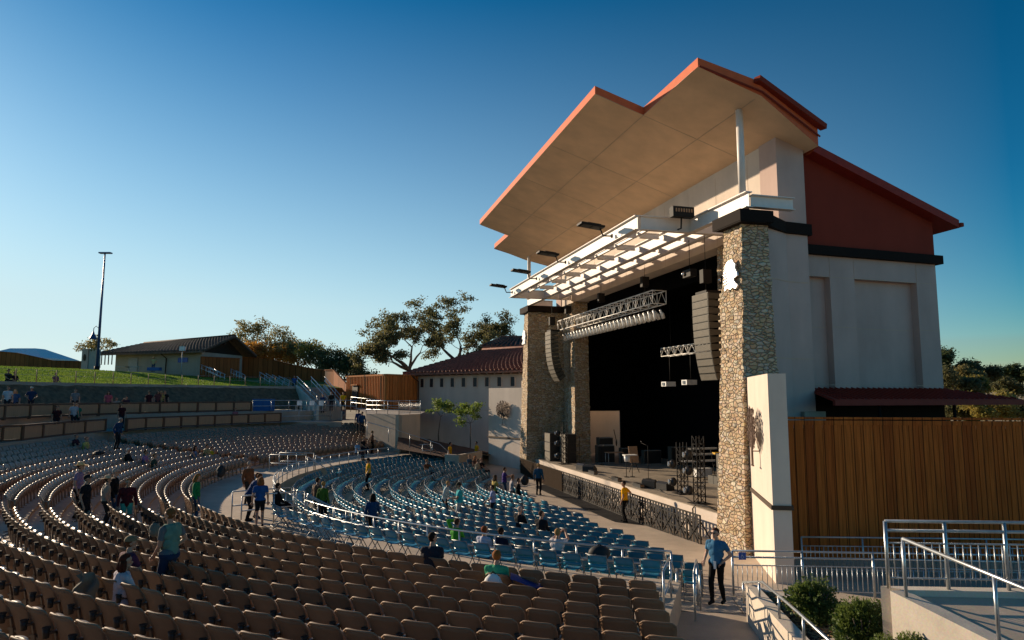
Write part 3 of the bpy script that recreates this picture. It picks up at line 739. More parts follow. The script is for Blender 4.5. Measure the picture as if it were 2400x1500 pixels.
# --- steel canopy frame
can = thing('steel_canopy', 'white steel beam canopy grid hanging out over the stage front', 'canopy', B(35, 12, 12.36))
def ibeam(mb, a, b, h, w=.28, tw=.03, tf=.03):
    a, b = Vector(a), Vector(b); z = Vector((0, 0, 1)); t = (b - a).normalized(); x = t.cross(z).normalized(); c = (a + b) / 2; hl = (b - a) / 2
    mb.obox(c + z * h / 2, x * tw / 2, hl, z * (h / 2 - tf))
    mb.obox(c + z * tf / 2, x * w / 2, hl, z * tf / 2); mb.obox(c + z * (h - tf / 2), x * w / 2, hl, z * tf / 2)
ZC = 12.36
m = MB(); ibeam(m, B(24.95, 12, ZC), B(45.05, 12, ZC), .60); m.build('front_beam', 'white_steel', can)
m = MB(); ibeam(m, B(20.85, 14.4, ZC), B(49.15, 14.4, ZC), .58); m.build('rear_beam', 'white_steel', can)
for s in (25.0, 45.0):
    m = MB(); ibeam(m, B(s, 12.14, ZC + .002), B(s, 16.38, ZC + .002), .58); m.build('end_beam', 'white_steel', can)
for s in (21.0, 49.0):
    m = MB(); ibeam(m, B(s, 14.56, ZC + .03), B(s, 16.33, ZC + .03), .46); m.build('tie_beam', 'white_steel', can)
m = MB(); ibeam(m, B(25.16, 13.2, ZC + .38), B(44.84, 13.2, ZC + .38), .18, .12); m.build('purlin', 'white_steel', can)
m = MB(); ibeam(m, B(25.16, 15.45, ZC + .003), B(44.84, 15.45, ZC + .003), .575, .22); m.build('purlin', 'white_steel', can)
for k in range(1, 8):
    s = 25 + 20 * k / 8
    for d0, d1 in ((12.16, 13.13), (13.27, 14.24), (14.56, 15.33), (15.57, 16.38)):
        m = MB(); ibeam(m, B(s, d0, ZC + .30), B(s, d1, ZC + .30), .24, .16); m.build('rafter', 'white_steel', can)
# --- wing walls with metal tree sculptures
for k, f in enumerate((lambda s: s, lambda s: 70 - s)):
    lab = ('narrow white wing wall seen edge on beside the near stone tower', 'pale wing wall left of the far stone tower, half in shade')[k]
    a, b = (f(17.2), 12.25), (f(20.9), 14.05)
    t = Vector((b[0] - a[0], b[1] - a[1])).normalized(); nrm = Vector((-t.y, t.x)) * (1 if k == 0 else -1) * .5
    pts = [a, b, (b[0] + nrm.x, b[1] + nrm.y), (a[0] + nrm.x, a[1] + nrm.y)]
    w = thing('wing_wall', lab, 'wall', B(a[0], a[1], 0))
    m = MB(); bprism(m, pts, 0, 6.26); m.build('wall', 'cream_wall_lit', w)
    e = .06
    tn = t * 1; out = -nrm.normalized() * .05
    pts2 = [(a[0] + out.x - t.x * .05, a[1] + out.y - t.y * .05), (b[0] + out.x, b[1] + out.y), (b[0] + nrm.x - out.x, b[1] + nrm.y - out.y), (a[0] + nrm.x - out.x - t.x * .05, a[1] + nrm.y - out.y - t.y * .05)]
    m = MB(); bprism(m, pts2, 2.42, 2.54); m.build('ledge', 'beam_wood', w)
    # sculpture: cut metal tree on the face
    sc = MB(); g = random.Random(4 + k)
    mid = ((a[0] * .52 + b[0] * .48), (a[1] * .52 + b[1] * .48)); off = -nrm.normalized() * (.22)
    def q(u, z, o=0): return B(mid[0] + t.x * u + off.x * (1 + o), mid[1] + t.y * u + off.y * (1 + o), z)
    sc.bar(q(0, 3.45), q(.02, 4.2), .10, .04); sc.bar(q(-.18, 3.46), q(.18, 3.46), .05, .03)
    for j in range(26):
        an = R(-75 + 150 * j / 25); l = .55 + .3 * g.random()
        sc.bar(q(0, 4.1 + .1 * g.random()), q(math.sin(an) * l, 4.25 + math.cos(an) * l * .9), .025, .02)
    for j in range(330):
        rr = math.sqrt(g.random()); an = g.random() * 6.28
        u, z = rr * math.cos(an) * .82, 4.62 + rr * math.sin(an) * .66
        c = q(u, z, .2 * (g.random() - .5)); w_ = .035 + .03 * g.random()
        ax = Vector((t.x * SX + t.y * DX, t.x * SY + t.y * DY, 0))
        sc.obox(c, (ax * math.cos(an) + Vector((0, 0, math.sin(an)))) * w_, (Vector((0, 0, math.cos(an))) - ax * math.sin(an)) * w_ * .55, ax.cross(Vector((0, 0, 1))) * .006)
    for zz in (3.9, 4.9): sc.bar(q(0, zz), q(0, zz, -1.0), .03, .03)
    sc.build('tree_sculpture', 'rust', None, ('rusty cut metal tree seen edge on, fixed to the near wing wall', 'rusty cut metal tree silhouette on the far pale wing wall')[k], 'sculpture', 'metal tree sculptures on the wing walls')
# --- emblems on the towers: white metal horse-head shield
def emblem(f, k):
    prof = [(-.32, 0), (-.12, .10), (0.0, .02), (.22, .12), (.38, .0), (.36, .22), (.44, .42), (.38, .60), (.46, .82), (.36, 1.02), (.30, 1.26), (.12, 1.42), (-.02, 1.38), (-.10, 1.46), (-.16, 1.32), (-.30, 1.16), (-.26, 1.0), (-.40, .74), (-.42, .60), (-.28, .54), (-.22, .60), (-.18, .44), (-.30, .28), (-.44, .14)]
    mb = MB(); n = len(prof); z0 = 9.42
    def q(u, z, o):
        s = f(21.45) + (u if k == 0 else -u) ; zz = z0 + z * .76; d = 13.72 + .40 * zz / 11.8 - .10 - o
        return B(s, d, zz)
    mb.add([q(u * 1.05, z, 0) for u, z in prof] + [q(u, z, .06) for u, z in prof], [tuple(range(n)), tuple(range(n, 2 * n))] + [(i, (i + 1) % n, n + (i + 1) % n, n + i) for i in range(n)])
    for j in range(7): mb.tube([q(.05 + .04 * j, .35 + .13 * j, .07), q(.30 + .01 * j, .30 + .14 * j, .09), q(.42, .22 + .15 * j, .07)], .018, 6)
    mb.build('horse_emblem', 'emblem_metal', TW[k], 'bright white metal horse head emblem')
mat("emblem_metal", (0.9, 0.88, 0.86), 0.33, metal=.35, var=.03)
emblem(lambda s: s, 0); emblem(lambda s: 70 - s, 1)
# ================================================================ SEATS
def faceC(p, extra=0.0):
    c = B(CS, CD, 0); v = Vector((c.x - p.x, c.y - p.y)); return math.atan2(-v.x, v.y) + extra
def brown_shapes(nu, nv):
    """three pieces of a tip-up stadium seat; +Y faces the stage, origin on the tread"""
    def bf(o):
        def f(u, v):
            q = 2 * u - 1; w = .195 + .068 * min(1, v * 1.35)
            x = q * w; z = .34 + .52 * v - .05 * abs(q) ** 7 * v
            y = -.10 - .13 * v + .055 * q * q + .02 * math.sin(v * 3.1)
            if v > .90: y -= .03 * (v - .90) / .10
            return Vector((x, y + o, z))
        return f
    back = MB().shell(bf(-.014), bf(.014), nu, nv)
    if nv >= 5: back.tube([Vector((q * .255, -.262 + .055 * q * q, .862 - .05 * abs(q) ** 7)) for q in [i / 5 - 1 for i in range(11)]], .016, 6)
    def pf(o):
        def f(u, v):
            q = 2 * u - 1; x = q * (.185 + .02 * math.sin(v * 3.14)); z = .42 + .29 * v - .04 * abs(q) ** 4 * v
            y = -.005 + .0 * v - .05 * (1 - q * q) * (1 - v) * .5 + .045 * (1 - q * q) * v
            return Vector((x, y + o, z))
        return f
    pan = MB().shell(pf(0.0), pf(.05), nu, max(2, nv // 2))
    leg = MB(); leg.bar((-.27, -.05, 0), (-.27, -.09, .46), .045, .10); leg.bar((-.27, .02, .012), (-.27, -.18, .012), .09, .02)
    leg.bar((-.27, -.20, .60), (-.27, .08, .60), .05, .03); leg.bar((-.27, -.09, .45), (-.27, -.12, .60), .03, .05)
    leg.bar((-.27, -.08, .42), (.27, -.08, .42), .03, .03)
    cup = MB(); cup.tube([(.275, -.215, .54), (.275, -.215, .66)], [.036, .046], 9)
    cup.tube([(.275, -.215, .655), (.275, -.215, .67)], [.052, .052], 9)
    return back, pan, leg, cup
bh, ph_, lh, ch_ = brown_shapes(8, 6)
proto = thing('stadium_seat', 'x', 'seat', (0, 0, 0))
def lpart(name, mb, mt, par, bev=False):
    me = mb.mesh(name, mt); bm = bmesh.new(); bm.from_mesh(me); bmesh.ops.recalc_face_normals(bm, faces=bm.faces); bm.to_mesh(me); bm.free()
    o = bpy.data.objects.new(name, me); COL.objects.link(o); o.parent = par; return o
lpart('backrest', bh, 'seat_back', proto); lpart('seat', ph_, 'seat_brown', proto); lpart('leg_frame', lh, 'seat_leg', proto); lpart('cup_holder', ch_, 'seat_dark', proto)
def pix(p):
    x, y, z = p[0], p[1], p[2] - CAM_H; Y = y * _ct + z * _st; Z = -y * _st + z * _ct
    if Y < .3: return (-9999, -9999)
    return 1200 + 1600 * x / Y, 750 - 1600 * Z / Y
seats = []
PITCH = .562
for i in range(NROW):
    r = row_r(i); ro = r - .23
    for a0, a1 in ((-56.5 - .33 * i, -21.4), (-18.6, 18.6), (21.4, 56.5 + .33 * i)):
        if i > 9 and a0 == 0: continue
        n = int(R(a1 - a0) * r / PITCH)
        for k in range(n):
            a = a0 + (a1 - a0) * (k + .5) / n
            p = PO(ro, a, row_z(i)); seats.append((p, i, a))
def inframe(p, mrg=60):
    x, y = pix((p[0], p[1], p[2] + .7)); return -mrg < x < 2400 + mrg and -mrg < y < 1500 + 140
SECT = lambda a: 'near' if a < -20 else ('middle' if a < 20 else 'far')
ORD = ['first', 'second', 'third', 'fourth', 'fifth', 'sixth', 'seventh', 'eighth', 'ninth', 'tenth', 'eleventh', 'twelfth']
vis = sorted([s for s in seats if inframe(s[0], 10)], key=lambda s: (s[0] - cam.location).length)
ind = set(id(s) for s in vis[:298]); used = False; jg = random.Random(8)
for s in vis[:298]:
    p, i, a = s
    lab = 'empty brown stadium seat in the %s row behind the guard rail, %s block' % (ORD[i], SECT(a))
    place(proto, used, p, faceC(p, jg.uniform(-.025, .025)), lab, 'brown stadium seats, %s row of the %s block' % (ORD[i], SECT(a))); used = True
bl, pl, ll, cl = brown_shapes(4, 3)
low = MB(); low.merge(bl); low.merge(pl, Matrix.Identity(4)); low.merge(ll)
for q in range(len(low.f)): pass
stuff = MB()
g = random.Random(11)
for s in seats:
    if id(s) in ind: continue
    p, i, a = s; x, y = pix((p[0], p[1], p[2] + .7))
    if not (-700 < x < 2500): continue
    if (s[0] - cam.location).length < 1.6: continue
    T = Matrix.Translation(p) @ Matrix.Rotation(faceC(p), 4, 'Z')
    stuff.merge(low, T)
tag(stuff.build('stadium_seats', 'seat_brown', loc=(0, 0, 0), fixn=False), 'dense rows of brown stadium seats further back in the bowl', 'seats', kind='stuff')

# ---- blue folding chairs
def blue_shapes(hi=True):
    k = 6 if hi else 3
    def bf(o):
        return lambda u, v: Vector(((2 * u - 1) * .215, -.20 - .05 * v + .035 * (2 * u - 1) ** 2 + o, .60 + .20 * v - .02 * abs(2 * u - 1) ** 4 * v))
    back = MB().shell(bf(-.008), bf(.008), k, 2 if not hi else 3)
    bf2 = lambda o: (lambda u, v: Vector(((2 * u - 1) * .215, -.175 + .025 * (2 * u - 1) ** 2 + o, .50 + .085 * v)))
    back.shell(bf2(-.006), bf2(.006), k, 1)
    def sf(o): return lambda u, v: Vector(((2 * u - 1) * (.20), -.17 + .40 * v, .445 + .015 * v - .015 * math.sin(u * 3.14) + o - (.02 * max(0, v - .85) / .15)))
    seat = MB().shell(sf(-.012), sf(.006), k, 4 if hi else 2)
    fr = MB(); n = 6 if hi else 4; rr = .012
    for x in (-.225, .225):
        fr.tube([(x, .26, .005), (x, -.02, .44), (x, -.255, .80)], rr, n)
        fr.tube([(x * .93, -.24, .005), (x * .93, .12, .43)], rr, n)
    fr.tube([(-.225, .24, .04), (.225, .24, .04)], rr, n); fr.tube([(-.21, -.22, .04), (.21, -.22, .04)], rr, n)
    fr.tube([(-.225, -.25, .79), (.225, -.25, .79)], rr, n)
    return back, seat, fr
b_, s_, f_ = blue_shapes()
cproto = thing('folding_chair', 'x', 'chair', (0, 0, 0))
lpart('backrest', b_, 'chair_blue', cproto); lpart('seat', s_, 'chair_blue', cproto); lpart('frame', f_, 'chair_frame', cproto)
chairs = []
g = random.Random(5)
for k in range(54):      # the row on the mezzanine, in front of the brown seats
    a = -55.6 + k * .60 * 180 / math.pi / 24.75
    if a > -23: break
    p = PO(24.75 + g.uniform(-.05, .05), a, 1.2); chairs.append((p, 'mezz', a))
NP = 14
for i in range(NP):
    r = 10.4 + i * .925
    for a0, a1 in ((-58, -21), (-19, 19), (21, 58)):
        n = int(R(a1 - a0) * r / .53)
        for k in range(n):
            a = a0 + (a1 - a0) * (k + .5) / n
            p = PO(r + g.uniform(-.02, .02), a, zpit(r))
            if to_sd(p)[1] > 9.95: continue
            chairs.append((p, i, a))
vis = sorted([s for s in chairs if inframe(s[0], 10)], key=lambda s: (s[0] - cam.location).length)
ind = set(id(s) for s in vis[:298]); used = False
for s in vis[:298]:
    p, i, a = s
    if i == 'mezz': lab = 'blue folding chair in the single row between guard rail and brown seats'; gp = 'blue folding chairs in the row behind the guard rail'
    else:
        kk = NP - i; lab = 'blue folding pit chair, %s row down from the guard rail, %s block' % ((ORD + ['thirteenth', 'fourteenth'])[kk - 1], SECT(a)); gp = 'blue pit chairs, row %d of the %s block' % (kk, SECT(a))
    place(cproto, used, p, faceC(p, g.uniform(-.03, .03)), lab, gp); used = True
bl, sl, fl = blue_shapes(False); stuffA = MB()
lowc = MB(); lowc.merge(bl); lowc.merge(sl); nb = len(lowc.f); lowc.merge(fl); lowc.m = [0] * nb + [1] * (len(lowc.f) - nb)
for s in chairs:
    if id(s) in ind: continue
    p, i, a = s; T = Matrix.Translation(p) @ Matrix.Rotation(faceC(p, g.uniform(-.04, .04)), 4, 'Z')
    stuffA.merge(lowc, T)
tag(stuffA.build('folding_chairs', ['chair_blue', 'chair_frame'], loc=(0, 0, 0), fixn=False), 'many rows of blue folding chairs filling the far side of the pit', 'chairs', kind='stuff')

# ================================================================ RAILS
def rail(name, label, pts, h=.68, rails=(1.0, .5), spacing=1.16, r=.024, group='galvanised guard rails', mt='galv', pr=.024, pickets=False):
    """pts: floor polyline; returns thing with rails and posts"""
    pts = [Vector(p) for p in pts]; root = thing(name, label, 'guard rail' if 'hand' not in name else 'handrail', pts[0], group)
    for k in rails:
        MB().tube([p + Vector((0, 0, h * k)) for p in pts], r, 8).build('top_rail' if k == 1.0 else 'mid_rail', mt, root)
    cum = [0]
    for a, b in zip(pts[:-1], pts[1:]): cum.append(cum[-1] + (b - a).length)
    n = max(1, round(cum[-1] / spacing))
    def at(t):
        for i in range(len(pts) - 1):
            if t <= cum[i + 1] + 1e-6:
                return pts[i].lerp(pts[i + 1], (t - cum[i]) / max(1e-6, cum[i + 1] - cum[i]))
        return pts[-1]
    for k in range(n + 1):
        p = at(cum[-1] * k / n); MB().tube([p, p + Vector((0, 0, h))], pr, 8).build('post', mt, root)
    if pickets:
        z0, z1 = pickets; q = MB(); k = 0; t = .12
        while t < cum[-1] - .05:
            p = at(t); q.tube([p + Vector((0, 0, z0)), p + Vector((0, 0, z1))], .010, 6); t += .125
        for zz in (z0, z1): q.tube([p + Vector((0, 0, zz)) for p in pts], .016, 6)
        q.build('pickets', mt, root)
    return root
def arc(r, a0, a1, z, n=24): return [PO(r, a0 + (a1 - a0) * k / n, z) for k in range(n + 1)]
rail('guard_rail', 'long curved two-bar guard rail between the brown seats and blue pit chairs', arc(23.5, -56.3, -21.6, 1.2))
rail('guard_rail', 'sunlit curved guard rail loop round the middle of the seating slab', arc(23.5, -18.4, 18.4, 1.2))
rail('guard_rail', 'straight looking guard rail in front of the far brown block', arc(23.5, 21.6, 56, 1.2))
for sg, nm in ((-1, 'near'), (1, 'far')):
    for a, sd in ((sg * 18.5, 'inner'), (sg * 21.5, 'outer')):
        rail('guard_rail', 'short guard rail on the %s side of the %s aisle steps' % (sd, nm), [PO(23.5, a, 1.2), PO(25.7, a, 1.2)], h=1.0, spacing=1.1)
        h0, h1 = PO(23.4, a, 1.2), PO(22.2, a, zpit(22.2))
        rail('hand_rail', 'sloping handrail down the %s aisle steps, %s side' % (nm, sd), [h0, h1, PO(21.9, a, zpit(22.2))], h=.88, rails=(1.0,), spacing=1.4, group='sloping handrails')
    st = thing('aisle_steps', 'concrete steps from pit up to the slab in the %s aisle' % nm, 'steps', PO(22.8, sg * 20, 0))
    m = MB()
    for k in range(4):
        r0 = 22.1 + .34 * k; z1 = .52 + (1.2 - .52) * (k + 1) / 5
        m.hexa([PO(r0, sg * 20 - 1.45, .3), PO(23.46, sg * 20 - 1.45, .3), PO(23.46, sg * 20 + 1.45, .3), PO(r0, sg * 20 + 1.45, .3), PO(r0, sg * 20 - 1.45, z1), PO(23.46, sg * 20 - 1.45, z1), PO(23.46, sg * 20 + 1.45, z1), PO(r0, sg * 20 + 1.45, z1)])
    m.build('steps', 'concrete', st)
# end of the slab by the walkway: steps and two handrails
for a, t in ((-56.6, 'seat'), (-57.9, 'walkway')):
    rail('hand_rail', 'bright steel handrail at the slab end, %s side of the steps' % t, [PO(26.4, a, 1.2), PO(25.2, a, 1.2), PO(24.0, a, .62), PO(23.6, a, .6)], h=.9, rails=(1.0, .45), spacing=1.2, group='sloping handrails')
# ================================================================ BOX WALLS (tan panels in dark frames)
def box_wall(label, pts, z0, h, th=.12, sub=1):
    """pts: ground points of posts"""
    root = thing('box_wall', label, 'box wall', pts[0], 'tan panelled box walls')
    for k, p in enumerate(pts):
        q = Vector((p.x, p.y, z0)); t = (pts[min(k + 1, len(pts) - 1)] - pts[max(0, k - 1)]); t.z = 0; t.normalize(); nn = Vector((t.y, -t.x, 0))
        MB().obox(q + Vector((0, 0, h / 2 - .03)), t * .085, nn * .075, Vector((0, 0, h / 2 + .03))).build('post', 'panel_frame', root)
    for a, b in zip(pts[:-1], pts[1:]):
        a = Vector((a.x, a.y, z0)); b = Vector((b.x, b.y, z0)); t = (b - a).normalized(); nn = Vector((t.y, -t.x, 0))
        MB().obox((a + b) / 2 + Vector((0, 0, h / 2)), (b - a) / 2 - t * .084, nn * .02, Vector((0, 0, h / 2 - .13))).build('panel', 'panel_tan', root)
        m = MB(); m.obox((a + b) / 2 + Vector((0, 0, h - .055)), (b - a) / 2, nn * .07, Vector((0, 0, .05)))
        m.obox((a + b) / 2 + Vector((0, 0, .06)), (b - a) / 2, nn * .05, Vector((0, 0, .06)))
        m.build('frame', 'panel_frame', root)
    return root
def gy(tab, x):
    for (x0, y0), (x1, y1) in zip(tab[:-1], tab[1:]):
        if x <= x1: return y0 + (y1 - y0) * (x - x0) / (x1 - x0)
    return tab[-1][1]
LB = [(-260, 1078), (-120, 1055), (3, 1037), (50, 1034), (98, 1028), (147, 1022), (197, 1017), (245, 1012), (295, 1010), (340, 1006), (423, 1001.5), (540, 995.5), (657, 990)]
LW = lambda xs: [at_z(x, gy(LB, x), 3.3) for x in xs]
box_wall('lower tan panelled box wall left of the gap with the blue shirted person', LW([-150, -100, -48, 2, 50, 98, 147, 197, 245]), 3.3, .86)
box_wall('lower tan panelled box wall right of the gap, reaching the pipe rails', LW([295, 340, 382, 423, 462, 502, 542, 581, 620, 657]), 3.3, .86)
UB = [(-200, 997), (3, 983), (123, 977), (280, 971), (417, 967), (588, 963)]
UW = lambda xs: [at_z(x, gy(UB, x), 4.32) for x in xs]
box_wall('upper tan panelled box wall at the left edge, in front of the planted bank', UW([-110, -50, 8, 68, 123]), 4.32, .86)
box_wall('upper tan panelled box wall running right to the blue bin', UW([127, 180, 230, 280, 327, 373, 418, 462, 505, 547, 588]), 4.32, .86)
# concrete face under the lower box wall
m = MB(); pp = LW([-260, -150, -48, 50, 147, 245, 340, 462, 581, 657, 720, 800])
for a, b in zip(pp[:-1], pp[1:]):
    n = Vector(((b - a).y, -(b - a).x, 0)).normalized()
    if n.y > 0: n = -n
    m.hexa([Vector((a.x, a.y, 2.0)), Vector((b.x, b.y, 2.0)), Vector((b.x, b.y, 2.0)) - n * .25, Vector((a.x, a.y, 2.0)) - n * .25, Vector((a.x, a.y, 3.33)), Vector((b.x, b.y, 3.33)), Vector((b.x, b.y, 3.33)) - n * .25, Vector((a.x, a.y, 3.33)) - n * .25])
m.build('retaining_wall', 'concrete_grey', label='low concrete retaining wall carrying the lower tan boxes', cat='wall')
# infill deck between the wall line and the terrace sheet
m = MB()
for a, b in zip(pp[:-1], pp[1:]):
    ra, aa = polar(a); rb, ab = polar(b)
    m.add([PO(ra, aa, 3.345), PO(rb, ab, 3.345), PO(max(38.2, rb), ab, 3.345), PO(max(38.2, ra), aa, 3.345)], [(0, 1, 2, 3)])
m.build('box_deck', 'concrete_grey', kind='structure', loc=(0, 0, 0), fixn=False)
# pipe rails right of the boxes
rail('guard_rail', 'upper pipe rail right of the upper tan boxes, in front of white chairs', [at_z(x, y, 4.32) for x, y in ((592, 965), (700, 963), (780, 962), (835, 966))], h=.95, spacing=1.7)
rail('guard_rail', 'lower pipe rail above the far brown seats with blue chairs behind', [at_z(x, y, 3.33) for x, y in ((660, 988), (740, 986), (808, 984))], h=.95, spacing=1.7)
# ================================================================ FAR LEFT AND BEHIND
def quadwall(mb, a, b, z0, z1a, z1b, th):
    """wall from a to b (xy), thickness th away from the camera"""
    a, b = Vector(a), Vector(b); n = Vector(((b - a).y, -(b - a).x, 0)).normalized()
    if n.dot(Vector((a.x, a.y, 0))) < 0: n = -n
    mb.hexa([Vector((a.x, a.y, z0)), Vector((b.x, b.y, z0)), Vector((b.x, b.y, z0)) + n * th, Vector((a.x, a.y, z0)) + n * th, Vector((a.x, a.y, z1a)), Vector((b.x, b.y, z1b)), Vector((b.x, b.y, z1b)) + n * th, Vector((a.x, a.y, z1a)) + n * th])
def tile_roof(name, mt, parent, a, b, c, d, th=.18, pitch=.42):
    """sloped tiled plane: eave a->b, ridge d->c ; half-round tile courses as real ribs"""
    a, b, c, d = map(Vector, (a, b, c, d)); m = MB(); n = max(4, int((b - a).length / pitch)); up = Vector((0, 0, 1))
    m.add([a, b, c, d, a - up * th, b - up * th, c - up * th, d - up * th], [(0, 1, 2, 3), (7, 6, 5, 4), (0, 4, 5, 1), (1, 5, 6, 2), (2, 6, 7, 3), (3, 7, 4, 0)])
    k = max(3, int((d - a).length / .55))
    for i in range(n + 1):
        u = i / n; p = a.lerp(b, u); q = d.lerp(c, u); pts = []
        for j in range(k):
            v0, v1 = j / k, (j + 1) / k
            pts += [p.lerp(q, v0) + up * .10, p.lerp(q, v1 - .01) + up * .03]
        m.tube(pts, .115, 5, smooth=False)
    m.tube([d + up * .1, c + up * .1], .17, 8)
    return m.build(name, mt, parent)

# --- hall with tiled roof behind the far wing
hall = thing('tiled_hall', 'cream hall with brown tiled roof and a row of small dark windows', 'building', at_y(990, 1000, 64))
hz0 = 0.2
h0 = at_y(975, 880, 69.6); h1 = at_y(1250, 878, 60)
ze = 7.85
m = MB(); quadwall(m, h0, h1, hz0, 8.0, 8.0, .4); m.build('wall', 'hall_wall', hall)
hdir = (Vector((h1.x, h1.y, 0)) - Vector((h0.x, h0.y, 0))).normalized(); hn = Vector((-hdir.y, hdir.x, 0))
m = MB(); e0 = Vector((h0.x, h0.y, 0)); b0 = e0 + hn * 10
m.hexa([e0 + Vector((0, 0, hz0)), e0 + hdir * .4 + Vector((0, 0, hz0)), b0 + hdir * .4 + Vector((0, 0, hz0)), b0 + Vector((0, 0, hz0)), e0 + Vector((0, 0, 8)), e0 + hdir * .4 + Vector((0, 0, 8)), b0 + hdir * .4 + Vector((0, 0, 8)), b0 + Vector((0, 0, 8))])
m.build('end_wall', 'hall_wall', hall)
up = Vector((0, 0, 1))
ea = e0 - hdir * .9 - hn * 1.0 + up * 7.9; eb = Vector((h1.x, h1.y, 0)) + hdir * 3 - hn * 1.0 + up * 7.9
rc = e0 + hdir * 4.6 + hn * 5 + up * 10.3; rd = Vector((h1.x, h1.y, 0)) + hdir * 3 + hn * 5 + up * 10.3
tile_roof('roof', 'roof_tile', hall, ea, eb, rd, rc, pitch=.5)
tile_roof('roof', 'roof_tile', hall, e0 - hdir * .9 + hn * 11 + up * 7.9, ea, rc, rc + Vector((0, 0, -.01)), pitch=.5)
m = MB()
for k in range(18):
    p = e0 + hdir * (1.0 + k * .95) - hn * .5 + up * 7.72; m.obox(p, hdir * .06, hn * .5, up * .09)
m.build('rafter_tails', 'beam_wood', hall)
for x in (990, 1012, 1036, 1061, 1087, 1114, 1142, 1171, 1202):
    t = (ray(x, 896)); # meet the wall plane
    P = Vector((h0.x, h0.y, 0)); k = (P.dot(hn)) / (t.x * hn.x + t.y * hn.y); c = Vector((0, 0, CAM_H)) + t * k
    c.z = 6.95
    w = MB().obox(c - hn * .0 , hdir * .24, hn * .03, up * .42).build('window', 'dark_opening', hall)
    f = MB()
    for sg in (-1, 1): f.obox(c + hdir * .27 * sg - hn * .02, hdir * .03, hn * .05, up * .47)
    f.obox(c + up * .45 - hn * .02, hdir * .24, hn * .05, up * .03); f.obox(c - up * .45 - hn * .02, hdir * .24, hn * .06, up * .03)
    f.build('frame', 'hall_wall', w)
m = MB(); dp = e0 + hdir * .5 - hn * .1; m.tube([dp + up * 7.6 - hn * .8, dp + up * 7.1, dp + up * .9], .07); m.build('downpipe', 'rust', hall)
m = MB(); m.obox(e0 + hdir * 9 + up * 4.35 - hn * .01, hdir * 9, hn * .015, up * .025); m.build('wall_joint', 'tan_wall', hall)
# small raised roof behind (lantern)
lan = thing('roof_lantern', 'small tiled roof tower behind the hall beside the far stone tower', 'building', at_y(1180, 800, 76))
c0 = at_y(1150, 812, 76); c1 = at_y(1232, 812, 76); cb = Vector((0, 5, 0))
m = MB(); m.hexa([Vector((c0.x, c0.y, 8)), Vector((c1.x, c1.y, 8)), Vector((c1.x, c1.y, 8)) + cb, Vector((c0.x, c0.y, 8)) + cb, c0, c1, c1 + cb, c0 + cb]); m.build('wall', 'hall_wall', lan)
tile_roof('roof', 'roof_tile', lan, c0 + Vector((-.9, -.9, 0)), c1 + Vector((.9, -.9, 0)), c1 + Vector((.4, 2.4, 1.15)), c0 + Vector((1.2, 2.4, 1.15)), pitch=.5)
tile_roof('roof', 'roof_tile', lan, c0 + Vector((-.9, 5.5, 0)), c0 + Vector((-.9, -.9, 0)), c0 + Vector((1.2, 2.4, 1.15)), c0 + Vector((1.2, 2.5, 1.15)), pitch=.5)

# --- wooden box building with vertical battens
wb = thing('timber_shed', 'orange timber shed with vertical battens, left side sunlit, dark doorway', 'building', at_y(905, 948, 66))
c = at_y(905, 880, 66); l = at_y(812, 883, 73); r = at_y(980, 885, 69.5); ztp = 7.62; zb = 4.2
for nm, a, b in (('lit_wall', l, c), ('shaded_wall', c, r)):
    m = MB(); quadwall(m, a, b, zb, ztp, ztp, .3)
    L_w = Vector((b.x - a.x, b.y - a.y, 0)); tt = L_w.normalized(); nn = Vector((tt.y, -tt.x, 0))
    if nn.y > 0: nn = -nn
    k = int(L_w.length / .34)
    for i in range(k): m.obox(Vector((a.x, a.y, 0)) + tt * (.17 + .34 * i) + nn * .035 + up * ((zb + ztp) / 2), tt * .035, nn * .035, up * ((ztp - zb) / 2 - .02))
    m.build('batten_wall', 'cedar_box', wb)
m = MB(); quadwall(m, l + Vector((-.1, -.1, 0)), c + Vector((.1, -.15, 0)), ztp, ztp + .16, ztp + .16, .4); quadwall(m, c + Vector((.1, -.15, 0)), r, ztp, ztp + .16, ztp + .16, .4); m.build('parapet', 'cedar_box', wb)
a = l.lerp(c, .26); b = l.lerp(c, .42)
q = MB(); tt = (c - l); tt.z = 0; tt.normalize(); nn = Vector((tt.y, -tt.x, 0)); nn = -nn if nn.y > 0 else nn
dc = l.lerp(c, .27); dc.z = 0
MB().obox(dc + nn * .08 + up * 5.65, tt * .62, nn * .06, up * 1.1).build('door', 'dark_opening', wb)
MB().obox(dc + nn * .12 + up * 6.80, tt * .72, nn * .16, up * .06).build('door_head', 'cedar_box', wb)

# --- curved redwood fence descending the hill behind
def fence(label, pts, z0s, mt='redwood_far', th=.12, name='timber_fence'):
    root = thing(name, label, 'fence', pts[0])
    m = MB()
    for (a, b), (za, zb_) in zip(zip(pts[:-1], pts[1:]), zip(z0s[:-1], z0s[1:])):
        a, b = Vector(a), Vector(b); n = Vector(((b - a).y, -(b - a).x, 0)).normalized(); n = -n if n.y > 0 else n
        m.hexa([Vector((a.x, a.y, za)), Vector((b.x, b.y, zb_)), Vector((b.x, b.y, zb_)) - n * th, Vector((a.x, a.y, za)) - n * th, a, b, b - n * th, a - n * th])
    m.build('boards', mt, root)
    m = MB()
    for a, b in zip(pts[:-1], pts[1:]): m.bar(Vector(a) + up * .04, Vector(b) + up * .04, th + .1, .09)
    m.build('cap_rail', mt, root)
    return root
FP = [(468, 836, 84), (520, 836, 86), (565, 839, 88), (600, 838, 88), (640, 844, 88), (690, 857, 87), (740, 866, 86), (778, 871, 84), (800, 888, 80), (815, 905, 76)]
fence('curved orange redwood fence stepping down the hill behind the lawn', [at_y(*p) for p in FP], [7.6, 7.4, 7.2, 7.0, 6.8, 6.2, 5.6, 5.2, 4.8, 4.4])
